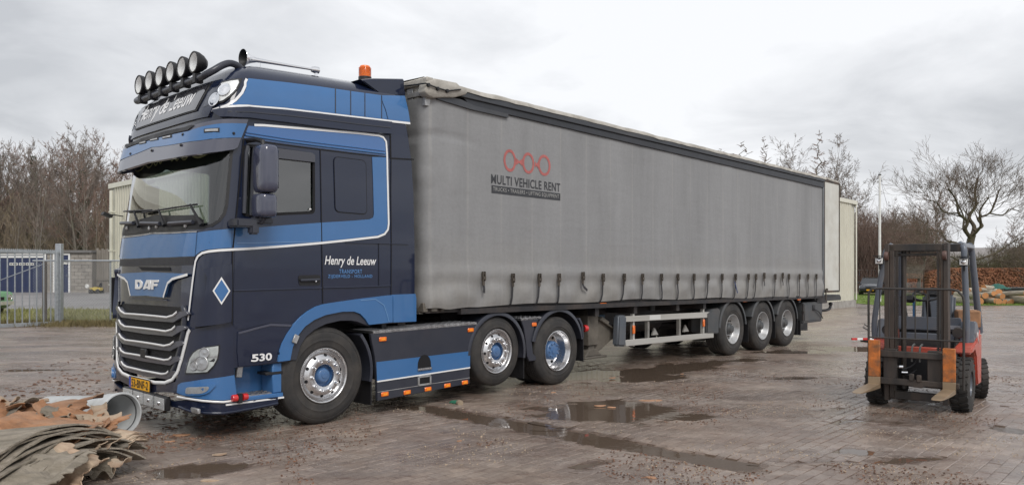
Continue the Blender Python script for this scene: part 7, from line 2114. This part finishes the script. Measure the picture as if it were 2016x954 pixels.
mb = MB(); mb.span((-.34, .34, .60), (.34, .44, .80)); mb.build('footwell_plate', M['steel'], F)
mb = MB(); mb.span((.28, .33, .96), (.40, .355, 1.005)); mb.build('data_plate', pm('dull_label', (.30, .31, .34), .5), F)
mb = MB(); mb.span((-.42, .33, .95), (-.36, .36, 1.06)); mb.build('white_label', M['white'], F)
mb = MB(); mb.span((-.42, .75, .60), (.42, 1.55, .95)); mb.build('engine_cover', FGREY, F, bev=.04, seg=2)
mb = MB(); mb.prism([(1.46, .40), (1.76, .42), (1.83, .60), (1.82, .88), (1.72, .96), (1.46, .97)], lambda a, b_: (-.44, a, b_), lambda a, b_: (.44, a, b_)); mb.build('counterweight', FGREY, F, bev=.05, seg=3)
mb = MB(); mb.span((-.17, .78, .95), (.22, 1.25, 1.05)); mb.build('seat', M['black'], F, bev=.04, seg=2)
mb = MB(); mb.prism([(1.10, 1.02), (1.22, 1.02), (1.30, 1.36), (1.20, 1.38)], lambda a, b_: (-.18, a, b_), lambda a, b_: (.22, a, b_)); mb.build('seat_back', pm('grey_vinyl', (.075, .085, .105), .45, var=.1, coat=.2), F, bev=.035, seg=3)
mb = MB(); mb.prism([(1.15, 1.34), (1.24, 1.34), (1.27, 1.46), (1.20, 1.47)], lambda a, b_: (-.13, a, b_), lambda a, b_: (.17, a, b_)); mb.build('seat_head', M['black'], F, bev=.03, seg=2)
c = Vector((-.03, .66, 1.38)); ax_ = Vector((0, -.45, .89)).normalized(); e1 = Vector((1, 0, 0)); e2 = ax_.cross(e1)
mb = MB(); mb.tube([c + (e1 * math.cos(t) + e2 * math.sin(t)) * .165 for t in [k * math.pi / 14 for k in range(28)]], .014, 8, closed=True)
for t in (.5, 2.6, 4.71): mb.bar(c, c + (e1 * math.cos(t) + e2 * math.sin(t)) * .16, .022, .012)
mb.tube([c, c - ax_ * .40], .030, 8); mb.build('steering_wheel', M['black'], F)
mb = MB(); mb.box((-.22, .60, 1.32), (.09, .10, .07), Matrix.Rotation(R(-25), 3, 'X')); mb.tube([(-.22, .60, 1.32), (-.10, .66, 1.30)], .02, 8); mb.build('direction_switch', M['black'], F, bev=.01)
for k in range(3):
    mb = MB(); x = -.30 + k * .035; mb.tube([(x, .52, 1.06), (x - .03 - .02 * k, .62, 1.32 + .03 * k)], .008, 6); mb.lathe([(0, .03), (.014, .015), (0, -.01)], (x - .03 - .02 * k, .62, 1.33 + .03 * k), (0, 0, 1), 8); mb.build('control_lever', M['black'], F)
mb = MB(); mb.bar((-.235, .95, .95), (-.235, .95, 1.28), .04, .03, (1, 0, 0)); mb.build('hand_brake', pm('blue_lever', (.05, .14, .28), .5), F)
mb = MB(); mb.tube(smooth_path([(-.20, -.34, .55), (-.12, -.38, .50), (.0, -.37, .55), (.06, -.34, .66)], 5), .012, 6); mb.tube(smooth_path([(-.14, -.34, .44), (-.05, -.38, .43), (.04, -.36, .50)], 5), .010, 6); mb.build('hydraulic_hose', M['black'], F)
for (x, z) in ((-.15, .52), (-.10, .455)): MB().tube([(x - .02, -.385, z), (x + .045, -.385, z + .004)], .016, 8).build('hose_fitting', M['chrome'], F)
for x in (0.0, .085):
    MB().tube(smooth_path([(x, -.30, .80), (x - .004, -.42, .76), (x, -.45, .60)], 5), .012, 6).build('hydraulic_hose', pm('grey_hose', (.10, .10, .095), .5) if x == 0 else bpy.data.materials['grey_hose'], F)
mb = MB(); mb.span((-.30, .1, .24), (.30, .16, .62)); mb.build('inner_dark_plate', M['seam'], F)  # near-black plate standing in for the dark inside behind the mast
for s in (-1, 1):
    mb = MB(); mb.tube([(s * .37, -.12, .42), (s * .37, .33, .86)], .028, 8); mb.build('tilt_cylinder', MAST, F)
    mb = MB(); mb.lathe([(0, .04), (.06, .04), (.07, .0), (.06, -.05), (0, -.05)], (s * .40, .16, .93), (0, -1, 0), 14); mb.build('horn_drum', M['steel'], F)
# wheels
def fwheel(x, y, R_, w, side):
    root = bpy.data.objects.new('wheel', None); COL.objects.link(root); root.parent = F; root.location = (x, y, R_); root.empty_display_size = .2
    root.rotation_euler = (0, 0, (math.pi if side < 0 else 0) + (.30 if y > .5 else 0))
    A = (1, 0, 0); h = w / 2
    pr = [(R_ * .5, -h), (R_ * .86, -h), (R_ * .95, -h * .92), (R_ * .965, -h * .7), (R_ * .965, h * .7), (R_ * .95, h * .92), (R_ * .86, h), (R_ * .5, h), (R_ * .48, h * .8)]
    mb = MB().lathe(pr, (0, 0, 0), A, 40)
    n = 22
    for k in range(n):
        for sd in (-1, 1):
            a = 2 * math.pi * (k + (.5 if sd > 0 else 0)) / n
            rad = Vector((0, math.cos(a), math.sin(a))); mb.box(rad * R_ * .965 + Vector((sd * h * .52, 0, 0)), (h * .92, R_ * .12, R_ * .085), Matrix.Rotation(a - math.pi / 2, 3, 'X') @ Matrix.Rotation(R(18 * sd), 3, 'Z'))
    mb.build('tyre', M['rubber'], root, smooth=30)
    MB().lathe([(R_ * .5, h * .8), (R_ * .46, h * .85), (R_ * .42, h * .5), (R_ * .2, h * .4), (R_ * .18, h * .7), (0, h * .7)], (0, 0, 0), A, 28).build('rim', FGREY, root)
for s in (-1, 1):
    fwheel(s * .465, 0.0, .325, .20, s); fwheel(s * .47, 1.29, .262, .17, s)
wbk = tag(MB().box((0, 0, .11), (.26, .34, .22)).build('wood_block', pm('brown_block', (.30, .16, .085), .85, var=.3, bump=.01, bscale=12), None, bev=.015), 'brown block lying on the forklift cover behind the seat', 'block')
wbk.location = fk.location + fe * .38 + fb_ * 1.05 + Vector((0, 0, .955)); wbk.rotation_euler = (0, 0, -.4)

# ------------------------------------------------------------------ bark pile, lower left
BARKG = pm('grey_bark', (.275, .240, .195), .95, var=.4, scale=7, bump=.03, bscale=20, stretch=(.5, 1.8, 1), dirt=(.15, .125, .085), dirt_amt=.8, dirt_scale=4.5, objrand=.30)
BARKO = pm('orange_inner_bark', (.33, .160, .078), .8, var=.4, scale=5, bump=.022, bscale=14, stretch=(.8, 2.2, 1), dirt=(.30, .21, .15), dirt_amt=.85, dirt_scale=2.0, objrand=.15)
BARKP = pm('pale_bark', (.42, .33, .24), .9, var=.3, scale=4, bump=.008, bscale=18, stretch=(1, 2.5, 1), dirt=(.24, .13, .08), dirt_amt=.8, dirt_scale=2.5, objrand=.15)
rk = random.Random(17)
AX = Vector((.925, -.38, 0)).normalized(); WX = Vector((.38, .925, 0)).normalized()
PEND = Vector((-3.32, 5.78, 0))
def bark_sheet(name, L_, Wd, arch, th, mat, seed, crumple=.02, ragged=.06, nu=26, nv=18, curl=0.0, fold=None, re_=1.0):
    """curved sheet, x along its length, y across, arched upwards, torn edges"""
    def sf(s, t):
        e0 = ragged * noise.noise(Vector((t * 5, seed, 0))) + ragged * .6 * noise.noise(Vector((t * 17, seed, 3)))
        e1 = (ragged * noise.noise(Vector((t * 5, seed, 9))) + ragged * .6 * noise.noise(Vector((t * 17, seed, 5)))) * re_
        w0 = ragged * noise.noise(Vector((s * 5, seed, 14))) ; w1 = ragged * noise.noise(Vector((s * 5, seed, 19)))
        x = (-L_ / 2 + e0) * (1 - s) + (L_ / 2 + e1) * s
        u = (-1 + w0 * 2 / Wd) * (1 - t) + (1 + w1 * 2 / Wd) * t
        y = u * Wd / 2; z = arch * (1 - abs(u) ** 2.2)
        z += crumple * (noise.noise(Vector((x * 3.5, y * 3.5, seed))) + .55 * noise.noise(Vector((x * 9, y * 9, seed + 3))))
        if curl: z += curl * max(0, s - .62) ** 2 * 6 + curl * max(0, .25 - s) ** 2 * 5
        if fold:
            fx, fa = fold
            if x > fx: d = x - fx; x = fx + d * math.cos(fa); z += d * math.sin(fa)
        return (x, y, z)
    mb = MB(); mb.grid(sf, nu, nv)
    return mb.build(name, mat, None, smooth=35, thick=th)
ORD = ['topmost', 'second', 'third', 'fourth', 'fifth', 'sixth', 'seventh', 'eighth', 'ninth', 'tenth', 'eleventh', 'lowest']
gl_ = '%s curved grey bark sheet from the top of the nested stack at the lower left'
z = .0
for k in range(12):
    L_ = rk.uniform(1.9, 2.5); Wd = rk.uniform(1.0, 1.10)
    o = bark_sheet('bark_sheet', L_, Wd, .155 + rk.uniform(-.02, .02), .013, BARKG, k * 3.3, .013, .06, re_=.35)
    end = rk.uniform(-.04, .04) + .026 * k - .10
    c = PEND - AX * (L_ / 2 + end * .9) + WX * rk.uniform(-.02, .02)
    o.location = (c.x, c.y, max(0, z) + .004); z += .010 + rk.uniform(0, .012)
    o.rotation_euler = (rk.gauss(0, .035), rk.gauss(0, .015) - .115, math.atan2(AX.y, AX.x) + rk.gauss(0, .045))
    tag(o, gl_ % ORD[11 - k], 'bark', 'nested grey bark sheets')
stack_top = z + .13
# pale and orange sheets thrown on top: (u, v) of the centre on the photograph, distance, length, width, turn, tilt
toplay = [
    (85, 842, 6.15, .88, .58, -.32, .08, 'o', 'large orange brown bark sheet arched over the middle of the pile', .15, .04),
    (108, 802, 6.75, .72, .56, .15, -.12, 'o', 'smooth rust orange bark sheet forming the top of the pile', .17, .035),
    (172, 826, 6.50, .60, .36, -.12, .10, 'o', 'bright orange bark flap pointing into the grey pipe mouth', .06, .05),
    (30, 812, 6.6, .62, .50, .4, .10, 'o', 'tan fibrous bark sheet at the left edge of the pile top', .08, .06),
    (28, 862, 6.0, .62, .40, -.5, .05, 'o', 'torn orange bark sheet low at the left edge of the photo', .07, .06),
    (205, 868, 6.35, .60, .42, -.25, .08, 'p', 'pale grey brown bark sheets folded below the pipe', .12, .03),
    (196, 868, 6.25, .55, .40, -.32, .05, 'g', 'grey bark sheet draped at the right shoulder of the pile', .12, .02),
    (150, 838, 6.40, .46, .30, .4, -.1, 'p', 'pale split bark sheet wedged in the centre of the pile', .07, .05),
    (128, 905, 5.62, .70, .34, -.42, .02, 'p', 'brownish curled bark flap on the front slope of the pile', .05, .06),
    (40, 915, 5.42, .95, .50, -.38, -.04, 'g', 'flat grey bark sheet at the bottom left of the pile', .04, .05),
    (45, 868, 5.95, .60, .36, -.30, .05, 'o', 'dark tan bark sheet overlapping the grey stack at the left', .06, .05),
    (150, 868, 6.05, .55, .30, -.40, .08, 'p', 'long folded tan bark strip lying along the top of the grey stack', .05, .04),
    (70, 886, 5.60, .80, .40, -.30, .0, 'g', 'grey brown bark sheet slid down the front left of the pile', .06, .04),
    (212, 850, 6.45, .34, .24, -.6, .15, 'p', 'short ragged pale bark piece lying at the pipe mouth', .05, .05),
    (20, 790, 6.95, .50, .40, .2, .15, 'p', 'ragged pale bark curl at the far left of the pile top', .09, .08),
]
for k, (u, v, Y, L_, Wd, rz, ry, kind, lab, arch, cr) in enumerate(toplay):
    mat = {'o': BARKO, 'p': BARKP, 'g': BARKG}[kind]
    v += 14; L_ *= .98; Wd *= .96
    o = bark_sheet('bark_sheet', L_, Wd, arch, .008, mat, 40 + k * 5.7, cr * 1.7, .07, 34, 28, .05 if kind != 'g' else 0)
    o.location = at(u, v, Y) - Vector((0, 0, arch * .55)); o.rotation_euler = (rk.gauss(0, .08) + (.66 if kind != 'g' else .48), ry, rz + rk.gauss(0, .1))
    tag(o, lab, 'bark')
# nested thin layers at the folded orange sheets
for k in range(7):
    o = bark_sheet('bark_layer', .70 - .03 * k, .46, .13, .004, BARKP if k % 2 else BARKO, 90 + k, .012, .035)
    o.location = at(95 - 3 * k, 858 + 3.2 * k, 6.12 - .012 * k) - Vector((0, 0, .06)); o.rotation_euler = (.50, .04, -.30 + .015 * k)
    tag(o, 'thin layered bark sheet fanned out at the front of the orange pile', 'bark', 'fanned thin bark layers')
for k in range(6):
    o = bark_sheet('bark_layer', .50, .40 - .01 * k, .10, .004, BARKP, 120 + k, .010, .03)
    o.location = at(205 + 2 * k, 858 + 2.2 * k, 6.40 - .01 * k) - Vector((0, 0, .05)); o.rotation_euler = (.40, .10, -.30 + .02 * k)
    tag(o, 'thin layered bark sheet stacked below the pipe mouth', 'bark', 'thin bark layers below the pipe')
for k in range(46):
    u, v = rk.uniform(-20, 205), rk.gauss(838, 20)
    if rk.random() < .15: u, v = rk.uniform(0, 270), rk.uniform(850, 940)
    Y = 6.95 - (v - 780) / 160 * 1.35 - .02
    o = bark_sheet('bark_scrap', rk.uniform(.10, .32), rk.uniform(.05, .16), rk.uniform(.01, .04), .005, rk.choice([BARKO, BARKP, BARKP, BARKG]), 200 + k, .02, .016, 10, 7, .05)
    o.location = at(u, v, Y) + Vector((0, 0, .015)); a_ = rk.uniform(-1.0, 1.0); o.rotation_euler = (rk.gauss(.4, .25), rk.gauss(0, .25), a_)
    tag(o, 'small torn bark scrap lying loose on the bark pile', 'bark', 'loose bark scraps on the pile')
core = MB(); core.grid(lambda s, t: tuple(PEND - AX * (.15 + 2.2 * s) + WX * (t - .5) * (1.0 + .5 * s) + Vector((0, 0, max(.0, (.22 + .16 * s) * (1 - abs(2 * t - 1) ** 2.5))))), 14, 10)
o = core.build('bark_core', BARKG, None); tag(o, 'dark packed bark in the heart of the pile', 'bark', kind='stuff')
# grey plastic pipe
PIPE = pm('grey_pvc', (.50, .515, .52), .38, var=.10, dirt=(.26, .25, .22), dirt_amt=.5, dirt_scale=3)
pn = Vector((.857, -.515, .085)).normalized()
pc_ = at(240, 814, 7.2)
pr_ = tag(empty('plastic_pipe', (pc_.x, pc_.y, 0)), 'grey plastic pipe with its open socket end leaning behind the bark pile', 'pipe')
pl = Vector((0, 0, pc_.z))
mb = MB(); mb.lathe([(.150, -1.25), (.172, -1.25), (.172, -.30), (.178, -.26), (.192, -.20), (.194, -.045), (.202, -.035), (.203, -.004), (.198, .002), (.186, .002), (.183, -.006), (.182, -.05), (.187, -.055), (.187, -.075), (.182, -.08), (.181, -.20), (.160, -.27), (.155, -.30), (.150, -1.25)], pl, pn, 48)
mb.build('pipe_body', PIPE, pr_, smooth=35)
MB().lathe([(.1875, -.054), (.180, -.058), (.179, -.070), (.1875, -.076)], pl, pn, 40).build('seal_ring', M['greysteel'], pr_)

# ------------------------------------------------------------------ cars
def car(loc, rz, paint, label, L_=4.4, Wd=.86, belt=.92, roof=1.40, round_lamps=False, plate=True, hood=.86):
    root = tag(empty('parked_car', loc, rz), label, 'car')
    st = [(-2.2, .48, .60, .70), (-2.15, .36, .68, .78), (-1.9, .22, hood - .06, Wd - .03), (-1.2, .20, hood, Wd), (-.75, .20, belt, Wd), (.4, .20, belt + .01, Wd), (1.5, .20, belt + .02, Wd), (2.0, .24, belt - .02, Wd - .04), (2.2, .40, belt - .12, Wd - .12)]
    if round_lamps: st[0] = (-2.2, .45, hood - .10, Wd - .12); st[1] = (-2.17, .36, hood - .04, Wd - .06)
    vs, fs = [], []; cs = lambda w, zb, zt: [(-w * .9, zb), (-w, zb + (zt - zb) * .3), (-w, zb + (zt - zb) * .7), (-w * .96, zt - .05), (-w * .78, zt), (0, zt + .03), (w * .78, zt), (w * .96, zt - .05), (w, zb + (zt - zb) * .7), (w, zb + (zt - zb) * .3), (w * .9, zb)]
    for (x, zb, zt, w) in st: vs += [(x, y, z_) for y, z_ in cs(w, zb, zt)]
    n = 11
    for i in range(len(st) - 1):
        for k in range(n): fs.append((i * n + k, i * n + (k + 1) % n, (i + 1) * n + (k + 1) % n, (i + 1) * n + k))
    fs += [tuple(range(n)), tuple((len(st) - 1) * n + k for k in range(n))]
    MB().add(vs, fs).build('body', paint, root, smooth=40)
    g = [(-.85, belt - .02, .78), (-.20, roof - .04, .60), (.35, roof, .60), (1.0, roof - .03, .60), (1.75, belt, .74)]
    vs, fs = [], []
    for (x, zt, w) in g: vs += [(x, -.80 if zt > belt + .1 else -w, belt - .05), (x, -w, zt), (x, w, zt), (x, .80 if zt > belt + .1 else w, belt - .05)]
    for i in range(len(g) - 1):
        for k in range(3): fs.append((i * 4 + k, i * 4 + k + 1, i * 4 + 4 + k + 1, i * 4 + 4 + k))
    MB().add(vs, fs).build('windows', pm('car_glass', (.02, .024, .028), .06, coat=1) if 'car_glass' not in bpy.data.materials else bpy.data.materials['car_glass'], root, smooth=20)
    MB().add([(-.22, -.60, roof - .03), (.35, -.61, roof + .012), (1.02, -.60, roof - .02), (1.02, .60, roof - .02), (.35, .61, roof + .012), (-.22, .60, roof - .03)], [(0, 1, 4, 5), (1, 2, 3, 4)]).build('roof', paint, root, thick=.02)
    for s in (-1, 1):
        MB().bar((-.86, s * .79, belt - .02), (-.20, s * .61, roof - .03), .05, .03).build('pillar', paint, root)
        MB().bar((.40, s * .82, belt), (.38, s * .62, roof - .01), .07, .03).build('pillar', paint, root)
        MB().bar((1.78, s * .76, belt), (1.0, s * .61, roof - .03), .08, .03).build('pillar', paint, root)
        MB().box((-.62, s * .95, belt + .06), (.10, .16, .11)).build('wing_mirror', paint, root, bev=.02)
        if round_lamps:
            o = MB().lathe([(.105, -.03), (.115, .03), (.098, .035), (.09, .02), (0, .045)], (-2.18, s * .58, .64), (-1, 0, 0), 22).build('headlight', [M['chrome']], root)
            MB().lathe([(.092, .03), (.05, .05), (0, .056)], (-2.18, s * .58, .64), (-1, 0, 0), 20).build('lens', M['lampglass'], o)
        else:
            MB().add([(-2.165, s * .40, .60), (-2.12, s * .76, .60), (-1.98, s * .82, .70), (-2.12, s * .42, .715)], [(0, 1, 2, 3)]).build('headlight', M['reflector'], root, thick=.02)
        for x in (-1.35, 1.35):
            w_ = bpy.data.objects.new('wheel', None); COL.objects.link(w_); w_.parent = root; w_.location = (x, s * .78, .31)
            MB().lathe([(.19, -.09), (.29, -.09), (.31, -.06), (.31, .06), (.29, .09), (.19, .09)], (0, 0, 0), (0, s, 0), 24).build('tyre', M['rubber'], w_)
            MB().lathe([(.20, .07), (.18, .085), (.10, .07), (.05, .08), (0, .08)], (0, 0, 0), (0, s, 0), 20).build('rim', M['silver'], w_)
    MB().span((-2.26, -.78, .36), (-2.12, .78, .50)).build('bumper', M['chrome'] if round_lamps else M['black'], root, bev=.03, seg=2)
    MB().span((-2.215, -.34, .54), (-2.19, .34, .66)).build('grille', M['black'], root)
    if plate: MB().span((-2.275, -.26, .37), (-2.262, .26, .48)).build('number_plate', M['plate'], root)
    return root
dcp = at(1716, 580, 62)
car((dcp.x, dcp.y, 0), R(62), pm('dark_car_paint', (.022, .026, .036), .3, coat=1), 'dark grey saloon car parked on the lawn behind the flagpole')
gcx = Vector((-21.15, 28.6, 0)); gcx.z = gh(gcx.x, gcx.y)
car(gcx, R(180 - 14), pm('pale_green_paint', (.20, .42, .25), .35, coat=.8, var=.05), 'old pale green car with a round headlight, nose showing at the left edge', round_lamps=True, plate=False, hood=.90, belt=.95, Wd=.80)

# ------------------------------------------------------------------ litter on the yard
br = tag(empty('barrier_bar', (on_ground(1704, 672)[0], on_ground(1704, 672)[1], 0), .1), 'low red and white striped warning bar standing left of the forklift', 'barrier')
for k in range(5):
    MB().span((-.36 + k * .14, -.02, .045), (-.36 + (k + 1) * .14 - .001, .02, .095)).build('bar_stripe', M['red'] if k % 2 == 0 else M['white'], br)
MB().span((-.05, -.16, 0), (.10, .16, .040)).span((.0, -.02, .04), (.05, .02, .045)).build('foot', M['black'], br, bev=.01)
gx_, gy_ = on_ground(899, 794)
gv_ = tag(empty('work_glove', (gx_, gy_, 0), .5), 'green and grey work glove lying on the ground beside the side skirt', 'glove')
mb = MB()
for k, (dx_, L_) in enumerate(((-.033, .055), (-.011, .066), (.011, .062), (.032, .050))): mb.tube([(dx_, .045, .018), (dx_ * 1.15, .045 + L_ * .6, .024), (dx_ * 1.2, .045 + L_, .012)], [.012, .012, .009], 7)
mb.tube([(-.04, .0, .018), (-.065, .03, .02), (-.072, .055, .014)], [.014, .012, .009], 7)
mb.grid(lambda s, t: ((s - .5) * .095, -.05 + .10 * t, .010 + .024 * (1 - (2 * s - 1) ** 4) + .006 * noise.noise(Vector((s * 5, t * 5, 2)))), 8, 8); mb.build('hand', pm('green_glove', (.03, .19, .115), .8, var=.3), gv_, smooth=60)
mb = MB(); mb.tube([(0, -.05, .020), (.0, -.08, .022), (.005, -.11, .018)], [.035, .040, .042], 12); mb.build('cuff', pm('glove_cuff', (.30, .24, .17), .9, var=.2), gv_)
CHIP = pm('bark_crumbs', (.16, .085, .055), .9, island=.6)
CHIPL = pm('pale_crumbs', (.42, .33, .24), .9, island=.4)
def crumbs(name, n, fn, smin, smax, mat, label, seed):
    r_ = random.Random(seed); V, Q = [], []
    for k in range(n):
        x, y = fn(r_)
        if puddle_dep(x, y) > .006: continue
        z = gh(x, y) + .004; a = r_.uniform(0, 6.28); l = r_.uniform(smin, smax); w = l * r_.uniform(.15, .5); t = r_.uniform(.003, .010)
        c, s = math.cos(a), math.sin(a); tl = r_.uniform(-.3, .3) * l; o = len(V)
        for (px, py, pz) in ((-l, -w, 0), (l * .8, -w * .7, tl), (l, w, tl), (-l * .7, w * .9, 0)):
            V.append((x + px * c - py * s, y + px * s + py * c, z + max(0, pz)))
        for (px, py, pz) in ((-l * .9, -w, 0), (l * .7, -w * .7, tl), (l * .9, w * .8, tl), (-l * .7, w * .8, 0)):
            V.append((x + px * c - py * s, y + px * s + py * c, z + max(0, pz) + t))
        Q += [(o + 4, o + 5, o + 6, o + 7), (o, o + 1, o + 5, o + 4), (o + 1, o + 2, o + 6, o + 5), (o + 2, o + 3, o + 7, o + 6), (o + 3, o, o + 4, o + 7)]
    me_ = arr_mesh(name, V, Q); me_.shade_flat(); o = put(name, me_, None, mat); tag(o, label, 'litter', kind='stuff')
def patchy(x0, x1, y0, y1, thr, sc_, sd):
    def f(r_):
        for _ in range(40):
            y = 1 / (1 / y1 + (1 / y0 - 1 / y1) * r_.random()); x = r_.uniform(x0, x1)
            if noise.noise(Vector((x * sc_, y * sc_, sd))) > thr: return x, y
        return x, y
    return f
crumbs('bark_crumbs', 6500, patchy(-6, 8, 5.4, 14, .10, .7, 3.0), .003, .013, CHIP, 'dark brown bark crumbs scattered over the paving', 51)
crumbs('bark_crumbs', 1500, patchy(-8.5, -2.5, 7.0, 15, -.1, .7, 6.0), .010, .045, CHIP, 'reddish bark litter on the yard left of the lorry cab', 53)
crumbs('wood_chips', 2600, patchy(-4, 6, 5.4, 12, .12, .9, 8.0), .003, .009, CHIPL, 'pale wood chips and grit scattered over the paving', 52)
CHIPB = pm('wood_strip', (.36, .20, .12), .85, var=.3, objrand=.3)
for k, (u, v, L_, a, lab) in enumerate(((1283, 786, .30, .15, 'thin reddish wood strip lying across the big puddle'), (1180, 797, .14, .1, 'short wood strip at the left of the big puddle'), (1203, 799, .10, -.1, 'flat reddish wood chip floating in the big puddle'), (1205, 743, .13, .6, 'pale wood chip beside the trailer leg'),
                                        (1090, 771, .07, .2, 'small pale wood chip behind the drive wheel'), (1343, 735, .06, .1, 'small yellow chip on the gravel before the trailer axles'), (905, 866, .05, .3, 'dark wood sliver near the gutter puddle'), (356, 856, .16, .2, 'flat orange bark flake on the paving before the front wheel'),
                                        (410, 944, .14, .1, 'yellow brown leaf at the bottom edge below the lorry front'), (432, 893, .12, .5, 'pale grey flake lying on the wet patch before the front wheel'), (1283, 938, .09, -.5, 'orange splinter at the bottom edge right of the centre'), (335, 868, .10, .3, 'small brown bark flake left of the orange one'))):
    x, y = on_ground(u, v, .01)
    mb = MB(); n = 9
    pts = [(L_ / 2 * math.cos(t) * (1 + .25 * math.sin(3 * t + k)), L_ * .22 * math.sin(t) * (1 + .3 * math.cos(2 * t + k))) for t in [2 * math.pi * q / n for q in range(n)]]
    mb.prism(pts, lambda p, q: (p, q, .0 + .1 * abs(p) * (k % 2)), lambda p, q: (p * .95, q * .95, .010 + .12 * abs(p) * (k % 2)))
    o = mb.build('wood_chip', {9: BARKP, 8: BARKP, 7: BARKO}.get(k, CHIPB), None, smooth=0); o.location = (x, y, .001 if k > 2 else -.006); o.rotation_euler = (0, 0, a); tag(o, lab, 'wood chip')
